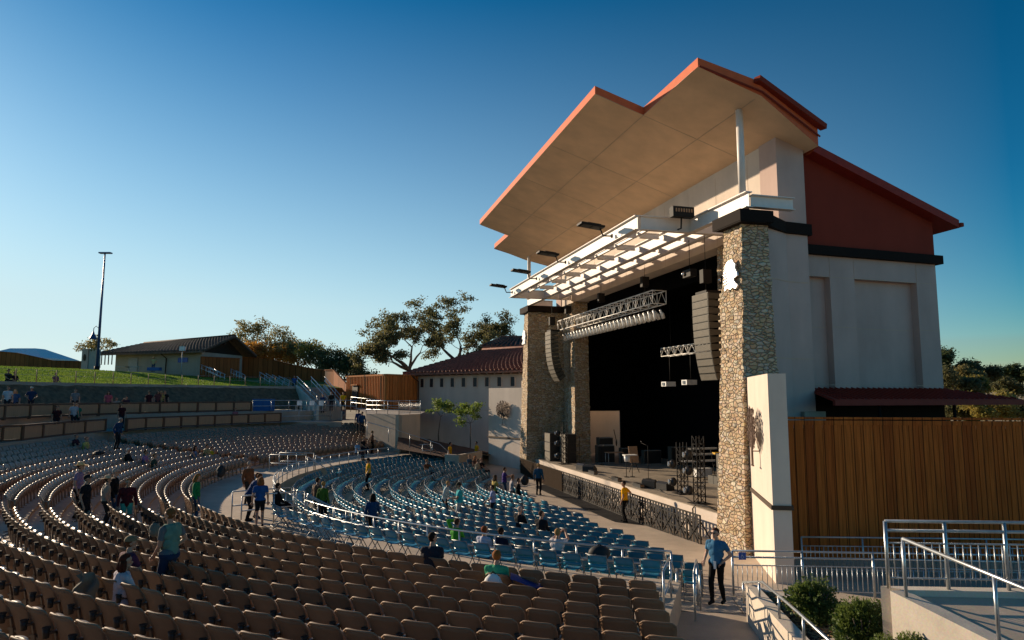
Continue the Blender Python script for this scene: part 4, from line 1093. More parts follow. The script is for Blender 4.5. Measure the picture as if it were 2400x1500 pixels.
fence('short dark redwood fence with sunlit top at the foot of the hill', [at_y(762, 868, 82), at_y(782, 868, 80), at_y(812, 900, 74)], [5.0, 5.0, 4.4])
fence('dark brown fence at the left edge below the white canopy', [at_y(-60, 820, 92), at_y(40, 828, 92), at_y(60, 832, 92), at_y(110, 843, 93), at_y(125, 846, 93), at_y(205, 848, 94)], [8.2] * 6, mt='redwood_far')

# --- rest room building
rr = thing('rest_room', 'long low block with brown tiled roof at the top of the lawn', 'building', at_y(370, 868, 82))
w0, w1, w2 = at_y(272, 825, 84), at_y(472, 832, 79), at_y(568, 838, 87)
w0.z = w1.z = w2.z = 0
zr = 10.75
m = MB(); quadwall(m, w0, w1, 7.0, zr, zr, .3); m.build('front_wall', 'wc_wall', rr)
m = MB(); quadwall(m, w1, w2, 6.5, zr, zr, .3)
mid = (w1 + w2) / 2
m.build('end_wall', 'wc_wall', rr)
fd = (w1 - w0).normalized(); fn = (w2 - w1).normalized()
o = 1.3
E0 = w0 - fd * 2.6 - fn * o + up * zr; E1 = w1 + fd * o - fn * o + up * zr; R0 = w0 + fd * .4 + fn * 4.3 + up * 12.35; R1 = w1 + fd * o + fn * 4.6 + up * 12.9
tile_roof('roof', 'roof_tile_grey', rr, E0, E1, R1, R0, pitch=.5)
B1 = w2 + fd * o + fn * o + up * zr; B0 = w0 - fd * 2.6 + fn * 10.5 + up * zr
tile_roof('roof', 'roof_tile_grey', rr, B1, B0, R0, R1, pitch=.6)
m = MB(); m.add([w1 + up * zr, w2 + up * zr, R1 - fd * o - up * .2], [(0, 1, 2), (0, 2, 1)]); m.add([w1 + up * zr - fd * .2, w2 + up * zr - fd * .2, R1 - fd * (o + .2) - up * .2], [(0, 1, 2), (0, 2, 1)]); m.build('gable', 'beam_wood', rr)
m = MB(); m.bar(E1, R1, .16, .3); m.bar(B1, R1, .16, .3); m.bar(w1 + fn * 3 + up * 11.9 - fd, w1 + fn * 3 + up * 11.9 + fd * 1.2, .18); m.build('barge_board', 'beam_wood', rr)
MB().obox(w0.lerp(w1, .22) - fn * .04 + up * 9.2, fd * .75, fn * .05, up * 1.05).build('door', 'door_grey', rr)
MB().obox(w0.lerp(w1, .80) - fn * .05 + up * 9.85, fd * .75, fn * .04, up * .28).build('sign', 'blue_sign', rr)
MB().tube([w0.lerp(w1, .60) - fn * .9 + up * 10.6, w0.lerp(w1, .615) - fn * .12 + up * 10.1, w0.lerp(w1, .61) - fn * .12 + up * 7.9], .07).build('downpipe', 'beam_wood', rr)
MB().obox(w1 + up * 9 - fn * .06, fd * .35, fn * .3, up * 1.9).build('corner_pier', 'wc_wall', rr)
for k in range(4): MB().obox(w0 - fd * (.4 + .6 * k) + up * 10.1 - fn * .2, fd * .05, fn * .05, up * .6).build('post', 'beam_wood', rr)
fence('straight orange timber screen in front of the tiled block', [at_y(472, 837, 77.5), at_y(562, 841, 84)], [7.0, 6.6])
# notice board frames by the block
for x, lb in ((292, 'left'), (313, 'right')):
    p = at_y(x, 860, 80); t_ = thing('picnic_table', 'small grey picnic table by the tiled block, %s of the pair' % lb, 'table', (p.x, p.y, 8.3), 'small tables outside the tiled block')
    MB().box(p.x - .8, p.x + .8, p.y - .35, p.y + .35, 9.02, 9.08).build('top', 'galv_dull', t_)
    for sx in (-.6, .6): MB().bar((p.x + sx, p.y, 8.3), (p.x + sx, p.y, 9.02), .06).build('leg', 'galv_dull', t_)
# white speaker on a pole by the block
p = at_y(425, 870, 78); t_ = thing('pole_speaker', 'slim pole with a white box on top beside the tiled block', 'pole', (p.x, p.y, 7.6))
MB().tube([(p.x, p.y, 7.6), (p.x, p.y, 10.9)], .05).build('pole', 'galv_dull', t_); MB().box(p.x - .28, p.x + .28, p.y - .2, p.y + .2, 10.8, 11.3).build('box', 'white_plastic', t_)
# kiosk boxes near the lamp
p = at_y(213, 840, 78); t_ = thing('kiosk', 'pale grey kiosk cabinet with dark emblem panel beside the tall lamp pole', 'kiosk', (p.x, p.y, 8.2))
MB().box(p.x - .75, p.x - .05, p.y - .5, p.y + .5, 8.2, 11.0).build('cabinet', 'white_wall_shaded', t_)
MB().box(p.x + 0.0, p.x + .8, p.y - .4, p.y + .5, 8.2, 11.0).build('cabinet', 'door_grey', t_)
MB().ball((p.x - .4, p.y - .52, 10.0), .18, .03, .4, 8, 8).build('emblem', 'beam_wood', t_)
# canopy tent
tn = thing('canopy_tent', 'white peaked canopy tent behind the brown fence', 'tent', at_y(50, 840, 98))
m = MB(); t0, t1 = at_y(-30, 832, 98), at_y(134, 832, 98); cy = 98
A_ = [Vector((t0.x, 95, 11.0)), Vector((t1.x, 95, 11.0)), Vector((t1.x, 103, 11.0)), Vector((t0.x, 103, 11.0))]
K = [Vector((t0.x + 3.2, 98, 12.5)), Vector((t1.x - 3.2, 98, 12.5)), Vector((t1.x - 3.2, 100, 12.5)), Vector((t0.x + 3.2, 100, 12.5))]
m.add(A_ + K + [p - up * .9 for p in A_], [(0, 1, 5, 4), (1, 2, 6, 5), (2, 3, 7, 6), (3, 0, 4, 7), (4, 5, 6, 7), (8, 9, 1, 0), (9, 10, 2, 1), (11, 8, 0, 3), (10, 11, 3, 2)])
m.build('canopy', 'tent_white', tn)
for q in A_: MB().bar(q - up * 2.8, q, .07).build('leg', 'galv_dull', tn)

# --- tall light pole with pendant lamp
p0 = at_y(227, 862, 75); lp = thing('lamp_pole', 'very tall dark blue lamp pole with flat head and pendant lamp', 'lamp post', (p0.x, p0.y, 8.3))
tp = (p0.x + .05, p0.y, 21.5)
MB().tube([(p0.x, p0.y, 8.3), (p0.x, p0.y, 8.9)], .26, 14).build('base', 'black_paint', lp)
MB().tube([(p0.x, p0.y, 8.9), tp], [.16, .08], 14).build('pole', 'lamp_blue', lp)
MB().box(p0.x - .55, p0.x + .75, p0.y - .25, p0.y + .25, 21.48, 21.62).build('lamp_head', 'lamp_blue', lp)
q = MB(); q.tube([(p0.x, p0.y, 12.4), (p0.x - .1, p0.y, 13.1), (p0.x - .4, p0.y, 13.35), (p0.x - .62, p0.y, 13.1), (p0.x - .64, p0.y, 12.7)], .04, 8); q.build('bracket', 'lamp_blue', lp)
q = MB(); q.tube([(p0.x - .64, p0.y, 12.75), (p0.x - .64, p0.y, 12.4), (p0.x - .64, p0.y, 12.0), (p0.x - .64, p0.y, 11.9)], [.06, .16, .36, .42], 14); q.build('pendant_lamp', 'lamp_blue', lp)

# --- rope fence along the lawn kerb
rp_ = thing('cable_fence', 'low post and cable fence along the lawn kerb', 'fence', PO(47.25, 30, 6.66), 'lawn cable fence')
for k in range(26):
    a = 8 + k * 2.0; p = PO(47.25, a, 6.66); MB().tube([p, p + up * .92], .035, 6).build('post', 'panel_tan', rp_)
for zz in (.88, .5):
    MB().tube([PO(47.25, 8 + k, 6.66 + zz) for k in range(0, 51)], .008, 4).build('cable', 'galv_dull', rp_)

# --- stairs with handrails to the right of the lawn
def stair_rail(label, pts, h=.95, n=4, loop=.3, group='stair handrails on the hill'):
    root = thing('hand_rail', label, 'handrail', pts[0], group); pts = [Vector(p) for p in pts]
    for k in (1.0, .55): MB().tube([p + up * h * k for p in pts], .03, 6).build('top_rail' if k == 1 else 'mid_rail', 'galv', root)
    a, b = pts[0], pts[-1]
    for k in range(n): p = a.lerp(b, (k + .15) / (n - .7)); MB().tube([p, p + up * h], .03, 6).build('post', 'galv', root)
k = 0
for x, y, Y in ((470, 862, 77), (480, 866, 76), (490, 869, 75)):
    stair_rail('thin handrail flight beside the timber screen, number %s from the left' % ORD[k], [at_y(x, y + 12, Y), at_y(x + 38, y + 30, Y - 2)], n=3); k += 1
for x, y in ((540, 872), (552, 876)):
    stair_rail('thin handrail on the short hill stair, %s one' % ('left' if k == 3 else 'right'), [at_y(x, y + 12, 77), at_y(x + 22, y + 24, 75)], n=4); k += 1
for j, (x, y) in enumerate(((607, 880), (622, 883), (637, 886), (652, 889), (665, 893))):
    stair_rail('galvanised handrail on the long hill stair, %s from the left' % ORD[j], [at_y(x, y + 12, 76), at_y(x + 26, y + 28, 73)], n=3)
# concrete flight from the lawn kerb down to the landing
fl = thing('concrete_stairs', 'grey concrete stairs with pale cheek walls going down beside the bank', 'steps', at_y(740, 960, 70))
T0, T1 = at_y(695, 908, 72), at_y(760, 908, 74); D0, D1 = at_y(745, 958, 66), at_y(800, 958, 67)
m = MB(); NS = 14
for k in range(NS):
    u0, u1 = k / NS, (k + 1) / NS
    a, b = T0.lerp(D0, u0), T1.lerp(D1, u0); c, d = T1.lerp(D1, u1), T0.lerp(D0, u1); z = a.z
    m.hexa([Vector((d.x, d.y, 3.2)), Vector((c.x, c.y, 3.2)), Vector((b.x, b.y, 3.2)), Vector((a.x, a.y, 3.2)), Vector((d.x, d.y, z)), Vector((c.x, c.y, z)), Vector((b.x, b.y, z)), Vector((a.x, a.y, z))])
m.build('steps', 'concrete_grey', fl)
for a, b in ((T0, D0), (T1, D1), (T0.lerp(T1, .5), D0.lerp(D1, .5))):
    if a is T0 or a is T1:
        m = MB(); s_ = (a - b); s_.z = 0
        m.hexa([Vector((b.x - .12, b.y, 3.2)), Vector((b.x + .12, b.y, 3.2)), Vector((a.x + .12, a.y, 3.2)), Vector((a.x - .12, a.y, 3.2)), b + Vector((-.12, 0, .25)), b + Vector((.12, 0, .25)), a + Vector((.12, 0, .25)), a + Vector((-.12, 0, .25))])
        m.build('cheek_wall', 'concrete_light', fl)
for j, u in enumerate((0, .5, 1)):
    stair_rail('long sloping pipe handrail on the concrete stairs, %s of three' % ('left', 'middle', 'right')[j], [T0.lerp(T1, u) + up * .2, D0.lerp(D1, u) + up * .2], n=4)
# --- far landing, ramp and retaining walls at the far end of the seats
ld = thing('far_ramp', 'grey concrete ramp block with pipe rails beyond the far brown seats', 'ramp', at_y(950, 1000, 56))
g0, g1, g2 = at_y(858, 972, 57), at_y(935, 968, 54), at_y(985, 975, 57)
for a, b, mt, zt in ((g0, g1, 'concrete_grey', 4.18), (g1, g2, 'tan_wall', 4.18)):
    m = MB(); quadwall(m, a, b, 0.3, zt, zt, .3); m.build('wall', mt, ld)
m = MB(); m.add([Vector((g0.x, g0.y, 4.17)), Vector((g1.x, g1.y, 4.17)), Vector((g2.x, g2.y, 4.17)), Vector((g2.x - .5, g2.y + 10, 4.3)), Vector((g0.x - 4, g0.y + 12, 4.5)), Vector((g0.x - .6, g0.y + 2, 4.3))], [tuple(range(6))]); m.build('deck', 'concrete_grey', ld)
gz = lambda v, z: Vector((v.x, v.y, z))
rail('guard_rail', 'horizontal pipe rail on the front edge of the far ramp', [gz(g0, 4.2), gz(g1, 4.2)], h=1.07, rails=(1, .66, .33), spacing=1.5)
rail('guard_rail', 'picket rail on the right hand corner of the far ramp', [gz(g1, 4.2), gz(g2, 4.2)], h=1.07, rails=(1.0,), spacing=2.0, pickets=(.1, .9))
rail('guard_rail', 'bright upper pipe rail behind the far ramp by the timber shed', [at_y(909, 968, 63), at_y(960, 972, 64), at_y(985, 974, 62)], h=1.07, spacing=2, r=.016)
rail('guard_rail', 'pipe rail descending from the shed doorway to the far ramp', [at_y(822, 955, 66), at_y(900, 965, 62)], h=1.0, spacing=2)
# far ramp going down beside the seats
rw = MB(); fa, fb = at_y(862, 1010, 56), at_y(1040, 1065, 49); 
q0, q1, q2 = at_z(975, 1043, 1.9), at_z(1060, 1066, 1.2), at_z(1085, 1087, .8)
rail('hand_rail', 'long sloping handrail at the end of the far brown seats', [at_z(860, 1022, 2.9), at_z(930, 1040, 2.3), at_z(1030, 1072, 1.25), at_z(1050, 1090, .75)], h=.95, rails=(1.0,), spacing=1.6, group='sloping handrails')
rail('guard_rail', 'short bright rail at the far end of the slab beside the steps', [at_z(1040 - 50, 1080 - 8, 1.2), at_z(1013, 1070, 1.2)], h=.9, spacing=1.2)
rt = MB(); rp0 = [at_z(1042, 1100, .5), at_z(1075, 1104, .45), at_z(1115, 1097, .4), at_z(1130, 1093, .4)]
for a, b in zip(rp0[:-1], rp0[1:]): quadwall(rt, a, b, 0, 1.55, 1.55, .25)
rt.build('retaining_wall', 'concrete', label='low curved concrete wall behind the yellow shirted guards', cat='wall')
# planted slope up to the hall
m = MB()
sl = [at_z(1030, 1070, 1.3), at_z(1130, 1090, 1.0), at_y(1132, 1040, 60), at_y(980, 1030, 60)]
a, b, c, d = gz(rp0[0], 1.4), gz(rp0[-1], 1.4), at_y(1240, 1080, 64), at_y(970, 1022, 60)
m.grid(lambda u, v: (a.lerp(b, u)).lerp(d.lerp(c, u), v) + Vector((0, 0, .08 * noise.noise(Vector((u * 20, v * 20, 3))))), 24, 24)
e = at_z(930, 1050, 1.9); f = at_y(935, 1010, 56)
m.grid(lambda u, v: (e.lerp(a, u)).lerp(f.lerp(d, u), v) + Vector((0, 0, -.05)), 10, 10)
m.build('mulch_slope', 'mulch', kind='structure', loc=(0, 0, 0), fixn=False)
MB_ = MB(); MB_.add([gz(g0, .4), gz(g1, .4), PO(28, 60, .4), PO(24, 60, .4), PO(24, 75, .4), PO(50, 75, .4)], [tuple(range(6))])
m = MB(); polar_sheet(m, 23.45, 62, 57.2, 96, lambda r, a: .42 + max(0, min(1, (r - 40) / 14)) * 0, 8, 20)
m.build('far_walkway', 'concrete', kind='structure', loc=(0, 0, 0), fixn=False)
m = MB(); quadwall(m, at_z(1010, 1030, 2.2), at_z(1130, 1062, 1.6), 0.3, 2.55, 1.75, .2); 
# blue and white chairs on the box terraces at the right
for k in range(7):
    c = copy_tree(cproto); c.location = at_z(672 + 20 * k, 984, 3.35) + Vector((0, 1.2, 0)); c.rotation_euler = (0, 0, R(150)); c['label'] = 'bright blue folding chair behind the lower pipe rail on the box terrace'; c['group'] = 'blue chairs on the box terrace'
bn = thing('blue_bin', 'bright blue bin at the end of the upper tan boxes', 'bin', at_z(606, 963, 4.32))
p = at_z(608, 963, 4.32) + Vector((0, 1.0, 0)); mat('bin_blue', (0.01, 0.09, 0.30), .5)
MB().box(p.x - .9, p.x + .9, p.y - .3, p.y + .3, 4.3, 5.3).build('body', 'bin_blue', bn); MB().box(p.x - .93, p.x + .93, p.y - .33, p.y + .33, 5.302, 5.38).build('lid', 'bin_blue', bn)
for j, x in enumerate((690, 720, 742)):
    p = at_z(x, 963, 4.32) + Vector((0, 1.2, 0)); t_ = thing('white_chair', 'white plastic chair behind the upper pipe rail, %s' % ('left one', 'middle one', 'right one')[j], 'chair', p, 'white chairs on the upper terrace')
    MB().obox(p + up * .45, Vector((.24, 0, 0)), Vector((0, .22, 0)), up * .02).build('seat', 'white_plastic', t_); MB().obox(p + up * .7 + Vector((0, .22, 0)), Vector((.23, 0, 0)), Vector((0, .02, 0)), up * .2).build('backrest', 'white_plastic', t_)
    for sx in (-.2, .2):
        for sy in (-.18, .18): MB().bar(p + Vector((sx, sy, 0)), p + Vector((sx, sy, .43)), .03).build('leg', 'white_plastic', t_)

# ================================================================ TREES
def tree(name, label, base, h, spread, seed, leaf, nleaf, lsz, trunk_r, trunk_h=.3, levels=4, group=None, lean=0.0, flat=.75, clump=.9, cat='tree', tufts=1.0, yaw=None, bare=0.0):
    g = random.Random(seed); root = thing(name, label, cat, base, group); wood = MB(); tips = []
    base = Vector(base)
    def grow(p, d, L, r, lev):
        n = 4; pts = [p]; rs = [r]
        for i in range(n):
            d = (d + Vector((g.uniform(-1, 1), g.uniform(-1, 1), g.uniform(-.35, .6))) * .22).normalized()
            p = p + d * L / n; pts.append(p); rs.append(r * (1 - .5 * (i + 1) / n))
            if lev <= 1: tips.append(p)
        wood.tube(pts, rs, 6 if lev > 1 else 4, cap=False)
        if lev == 0: tips.append(p); return
        k = g.choice((2, 3, 3)) if lev < levels else g.choice((4, 5))
        for i in range(k):
            az = g.uniform(0, 6.28) if lev < levels else 6.28 * i / k + g.uniform(-.4, .4)
            tilt = g.uniform(.45, 1.05) if lev < levels else g.uniform(.55, 1.15)
            x = d.orthogonal().normalized(); y = d.cross(x); nd = (d * math.cos(tilt) + (x * math.cos(az) + y * math.sin(az)) * math.sin(tilt))
            nd.z = nd.z * flat + .12; nd.normalize()
            grow(p, nd, L * g.uniform(.62, .82) * (spread if lev == levels else 1), rs[-1] * g.uniform(.6, .85), lev - 1)
    d0 = Vector((lean, 0, 1)).normalized()
    grow(base, d0, h * trunk_h, trunk_r, levels)
    top = max(t.z for t in tips); sc = (h * .96) / max(.1, top - base.z)
    wood.v = [(base.x + (v[0] - base.x) * (.5 + .5 * sc), base.y + (v[1] - base.y) * (.5 + .5 * sc), base.z + (v[2] - base.z) * sc) for v in wood.v]
    tips = [Vector((base.x + (t.x - base.x) * (.5 + .5 * sc), base.y + (t.y - base.y) * (.5 + .5 * sc), base.z + (t.z - base.z) * sc)) for t in tips]
    wood.build('trunk', 'bark', root)
    lf = MB(); per = max(1, int(nleaf / len(tips)))
    for t in tips:
        if g.random() < bare: continue
        R_ = clump * g.uniform(.6, 1.25); c = t + Vector((g.uniform(-.2, .2), g.uniform(-.2, .2), g.uniform(0, .3))) * clump
        for i in range(int(per * g.uniform(.5, 1.5))):
            q = Vector((g.gauss(0, 1), g.gauss(0, 1), g.gauss(0, .7))); q = q.normalized() * R_ * g.random() ** .45 if q.length > 0 else q
            q.z *= .75; p = c + q; a = Vector((g.uniform(-1, 1), g.uniform(-1, 1), g.uniform(-1, 1))).normalized(); b = a.orthogonal().normalized(); s1 = lsz * g.uniform(.6, 1.3)
            lf.add([p - a * s1, p + b * s1 * .6, p + a * s1, p - b * s1 * .6], [(0, 1, 2, 3)])
    lf.build('crown', leaf, root, fixn=False)
    return root
p = at_y(975, 872, 88); p.z = 5.0
tree('oak_tree', 'large old oak with twisting limbs behind the tiled hall, left one', at_y(985, 905, 86) - up * 1.0, 12.0, 1.25, 21, 'leaf_oak', 13500, .15, .5, .22, 5, 'oaks behind the hall', lean=-.5, flat=.6, clump=.72)
tree('oak_tree', 'large old oak with broad crown behind the tiled hall roof, right one', at_y(1062, 900, 90) - up * 1.0, 14.0, 1.25, 33, 'leaf_oak', 17000, .15, .55, .22, 5, 'oaks behind the hall', lean=.1, flat=.65, clump=.75)
HT = [(590, 872, 100, 8.2, 5, 'leaf_olive', 'sparse olive tree behind the fence, leftmost and tallest'), (622, 874, 101, 8.8, 6, 'leaf_olive', 'thin feathery tree rising behind the orange bushes'),
      (610, 872, 96, 5.2, 7, 'leaf_orange', 'bright orange leaved bush at the left of the hedge row'), (640, 872, 96, 4.8, 8, 'leaf_orange', 'orange bush behind the curved fence, second of the row'),
      (672, 874, 96, 5.2, 9, 'leaf_orange', 'orange green bush in the middle of the hedge row'), (705, 878, 95, 5.2, 10, 'leaf_olive', 'olive bush left of the tall yellow one'),
      (742, 884, 94, 5.8, 12, 'leaf_yellow', 'tall yellow orange bush above the curved fence'), (772, 890, 92, 5.0, 13, 'leaf_oak', 'dark green bush beside the yellow one'),
      (800, 895, 90, 4.6, 14, 'leaf_dark', 'dark low tree left of the timber shed'), (830, 898, 90, 3.6, 15, 'leaf_dark', 'small dark bush right behind the timber shed')]
for x, y, Y, h, sd, lf, lb in HT:
    q = at_y(x, y, Y); q.z -= 2.6; h += 2.0
    tree('hedge_tree', lb, q, h, 1.0, sd, lf, 5200 if h < 7 else 3000, .15, .14, .2, 3, 'trees behind the curved fence', clump=1.15 if h < 7 else .9, bare=0 if h < 7 else .25)
for x, yb, Y, h, sd, lb in ((1028, 1033, 58, 4.3, 41, 'slim young tree on the mulch slope, left one'), (1102, 1050, 55, 4.4, 42, 'slim young leafy tree in front of the hall wall, right one')):
    tree('young_tree', lb, at_y(x, yb, Y), h * .82, .55, sd, 'leaf_bright', 1500, .085, .05, .50, 3, 'young trees on the slope', clump=.36)
tree('young_tree', 'young leafy tree behind the tall lamp pole', at_y(234, 862, 79), 3.6, 1.1, 44, 'leaf_olive', 1300, .12, .06, .4, 3, 'young trees by the kiosk', clump=.5)
def bush(name, label, c, rx, rz, seed, leaf, n, lsz, group=None, cat='shrub'):
    g = random.Random(seed); root = thing(name, label, cat, c, group); w = MB(); c = Vector(c)
    for i in range(9):
        an = g.uniform(0, 6.28); w.tube([c, c + Vector((math.cos(an) * rx * .3, math.sin(an) * rx * .3, rz * .7)), c + Vector((math.cos(an) * rx * .7, math.sin(an) * rx * .7, rz * 1.4))], [.03, .02, .008], 5)
    w.build('stems', 'bark', root)
    lobes = [(c + Vector((g.uniform(-.55, .55) * rx, g.uniform(-.55, .55) * rx, rz * g.uniform(.5, 1.35))), g.uniform(.38, .62) * rx) for _ in range(16)]
    m = MB()
    for i in range(46):
        dv = Vector((g.gauss(0, 1), g.gauss(0, 1), abs(g.gauss(.5, .8)))).normalized(); p0_ = c + Vector((dv.x * rx * .7, dv.y * rx * .7, rz * (.8 + dv.z * .7))); L2 = rx * g.uniform(.25, .55)
        for j in range(26):
            p = p0_ + dv * L2 * j / 25 + Vector((g.uniform(-1, 1), g.uniform(-1, 1), g.uniform(-1, 1))) * .03; a = (dv + Vector((g.uniform(-1, 1), g.uniform(-1, 1), g.uniform(-1, 1))) * .9).normalized(); b = a.orthogonal().normalized(); s1 = lsz * g.uniform(.6, 1.2)
            m.add([p - a * s1 * .3, p + b * s1 * .4 + a * s1 * .3, p + a * s1, p - b * s1 * .4 + a * s1 * .3], [(0, 1, 2, 3)])
    for i in range(n):
        cc, rr_ = g.choice(lobes); q = Vector((g.gauss(0, 1), g.gauss(0, 1), g.gauss(0, 1))).normalized() * rr_ * (.55 + .55 * g.random() ** .5)
        p = cc + q
        if p.z < c.z: continue
        a = (q.normalized() + Vector((g.uniform(-1, 1), g.uniform(-1, 1), g.uniform(-.4, 1))) * .9).normalized(); b = a.orthogonal().normalized(); s1 = lsz * g.uniform(.6, 1.3)
        m.add([p - a * s1 * .3, p + b * s1 * .4 + a * s1 * .3, p + a * s1, p - b * s1 * .4 + a * s1 * .3], [(0, 1, 2, 3)])
    m.build('leaves', leaf, root, fixn=False); return root
# --- right background trees and hill
m = MB()
m.grid(lambda u, v: Vector((60 + 240 * u, 120 + 330 * v, -.3 + (12.0 + 6 * u) * (v ** .8) * (.75 + .25 * math.sin(u * 5 + 1)))), 30, 30)
m.build('hill', 'far_ground', kind='structure', loc=(0, 0, 0), fixn=False)
RTt = [(2222, 880, 170, 7.5, 'leaf_dark', 'dark tall twin topped tree right beside the stage house wall'), (2262, 925, 150, 7, 'leaf_olive', 'pale olive tree behind the porch roof'), (2240, 940, 140, 7.5, 'leaf_oak', 'dark bushy tree low beside the stage house wall'),
       (2305, 905, 170, 7.0, 'leaf_oak', 'rounded dark oak on the ridge'), (2290, 925, 140, 4.5, 'leaf_yellow', 'yellow green bush above the porch roof'), (2345, 903, 200, 4.6, 'leaf_dark', 'small dark oak on the ridge right of the big one'),
       (2378, 905, 200, 4.4, 'leaf_oak', 'small dark tree on the ridge near the right edge'), (2402, 905, 160, 6.0, 'leaf_dark', 'dark tree cut by the right edge'), (2360, 925, 120, 3.6, 'leaf_oak', 'dark bush above the porch eave near the right edge'),
       (2250, 1000, 90, 4.6, 'leaf_oak', 'dark green shrub mass seen under the porch roof'), (2320, 1000, 85, 4.8, 'leaf_yellow', 'golden shrub seen under the porch roof'), (2378, 1000, 85, 4.6, 'leaf_yellow', 'golden green shrub under the porch roof near the edge'), (2440, 1000, 90, 5, 'leaf_oak', 'dark shrub beyond the right edge'),(2215, 1000, 95, 5, 'leaf_dark', 'shadowed shrub behind the corner of the stage house')]
for j, (x, y, Y, h, lf, lb) in enumerate(RTt):
    q = at_y(x, y + 10, Y); q.z -= h * .42; h *= 1.42; tree('background_tree', lb, q, h, 1.1, 60 + j, lf, 5200, .0021 * Y, .25, .16, 3, 'trees beyond the fence on the right', clump=h * .15)
p = at_y(2275, 918, 150); hs_ = thing('far_house', 'tiny white house with flat brown roof among the far trees', 'house', p)
MB().box(p.x - 3, p.x + 3, p.y, p.y + 4, p.z - 1.5, p.z + .6).build('wall', 'white_wall_shaded', hs_); MB().box(p.x - 4.2, p.x + 4.6, p.y - .5, p.y + 4.5, p.z + .6, p.z + .9).build('roof', 'beam_wood', hs_)
MB().box(p.x + 2, p.x + 2.8, p.y - .03, p.y + .1, p.z - 1.5, p.z + .3).build('door', 'rust', hs_)

# ================================================================ RIGHT FOREGROUND
# big redwood fence
fa_, fb_ = at_z(1836, 1330, .2), at_z(2620, 1345, .2)
fa_ = Vector((8.0, 21.8, 0)); fb_ = Vector((26, 20.9, 0))
zt0 = 4.93; zt1 = 4.88
fc = thing('redwood_fence', 'tall dark redwood board fence filling the right side', 'fence', fa_)
g = random.Random(2); m = MB(); t = (fb_ - fa_).normalized(); n = Vector((t.y, -t.x, 0)); x = 0; Lf = (fb_ - fa_).length
while x < Lf:
    w = .285; z1 = zt0 - .10 + (zt1 - zt0) * x / Lf; o = g.uniform(-.006, .012)
    m.obox(fa_ + t * (x + w / 2) - n * (0 - o) + up * (z1 / 2), t * (w / 2 - .004), n * .014, up * (z1 / 2)); x += w + .008
m.build('boards', 'redwood', fc)
m = MB(); m.bar(fa_ + up * zt0, fb_ + up * zt1, .10, .07); m.bar(fa_ + n * .02 + up * (zt0 - .14), fb_ + n * .02 + up * (zt1 - .14), .04, .14); m.build('cap_rail', 'redwood', fc)
m = MB(); m.obox(fa_.lerp(fb_, .5) - n * .08 + up * 2.3, (fb_ - fa_) / 2, n * .02, up * 2.3); m.build('backing', 'beam_wood', fc)
m = MB(); m.obox(fa_.lerp(fb_, .5) + n * .2 + up * .25, (fb_ - fa_) / 2, n * .12, up * .42); m.build('fence_kerb', 'concrete_grey', fc)
# ground sheets on the right
m = MB(); m.add([Vector((5.2, 20.5, .535)), Vector((5.4, 16.4, .535)), Vector((40, 10, .535)), Vector((40, 22, .535))], [(0, 1, 2, 3)]); 
# lower picket rail past the man
ra, rb, rc_ = at_z(1708, 1404, .50), at_z(2078, 1388, .50), None
ra = Vector((5.72, 18.3, .5)); rb = Vector((9.8, 18.0, .5)); rc_ = Vector((14.5, 17.6, .5))
lr = rail('guard_rail', 'long picket rail behind the shrubs with blue wheelchair signs', [ra, rb, rc_], h=1.12, rails=(1.0, .86), spacing=1.62, pickets=(.14, .76), group='picket guard rails', r=.026, pr=.032)
def wheelchair_sign(c, w, label):
    c = Vector(c); s_ = thing('access_sign', label, 'sign', c, 'blue wheelchair signs')
    MB().obox(c, Vector((w / 2, 0, 0)), Vector((0, .006, 0)), up * w / 2).build('plate', 'blue_sign', s_)
    q = MB(); k = w * .42; f = c + Vector((0, -.012, 0))
    P_ = lambda x, z: f + Vector((x * k, 0, z * k))
    ring = [P_(-.08 + .42 * math.cos(R(a)), -.30 + .42 * math.sin(R(a))) for a in range(95, 345, 18)]
    q.tube(ring, k * .07, 5); q.tube([P_(-.1, .45), P_(-.08, .02), P_(.28, .0), P_(.45, -.5), P_(.62, -.45)], k * .08, 5); q.tube([P_(-.08, .25), P_(.22, .22)], k * .06, 5); q.ball(P_(-.1, .66), k * .13)
    q.build('symbol', 'white_plastic', s_)
wheelchair_sign((5.72 + .24, 18.24, .5 + 1.0), .19, 'blue wheelchair sign on the top rail beside the blue polo man')
wheelchair_sign((7.05, 18.12, .62), .17, 'blue wheelchair sign low on the picket rail above the shrubs')
# gate leaf posts next to the man, second rail behind
rail('guard_rail', 'second picket rail further back in front of the redwood fence', [Vector((8.4, 20.4, .5)), Vector((12, 20.2, .5)), Vector((17, 19.9, .5))], h=1.05, rails=(1.0,), spacing=1.8, pickets=(.14, .8), group='picket guard rails')
# planter with shrubs
pl_ = thing('planter', 'pale concrete planter wall with mulch bed at the bottom right', 'planter', (5.3, 16.1, .5))
PA = [Vector((5.33, 16.15, 0)), Vector((5.03, 13.0, 0)), Vector((4.72, 9.6, 0)), Vector((4.6, 8.0, 0))]
ZA = [1.33, 1.34, 1.36, 1.38]
m = MB(); o = Vector((.25, 0, 0))
for i in range(3):
    a, b = PA[i], PA[i + 1]
    m.hexa([gz(a, .4), gz(b, .4), gz(b, .4) + o, gz(a, .4) + o, gz(a, ZA[i]), gz(b, ZA[i + 1]), gz(b, ZA[i + 1]) + o, gz(a, ZA[i]) + o])
m.build('wall', 'concrete_light', pl_)
m = MB(); m.hexa([Vector((5.58, 16.15, .4)), Vector((7.2, 13.2, .4)), Vector((7.4, 13.3, .4)), Vector((5.75, 16.3, .4)), Vector((5.58, 16.15, 1.25)), Vector((7.2, 13.2, 1.25)), Vector((7.4, 13.3, 1.25)), Vector((5.75, 16.3, 1.25))])
m.build('back_kerb', 'concrete_light', pl_)
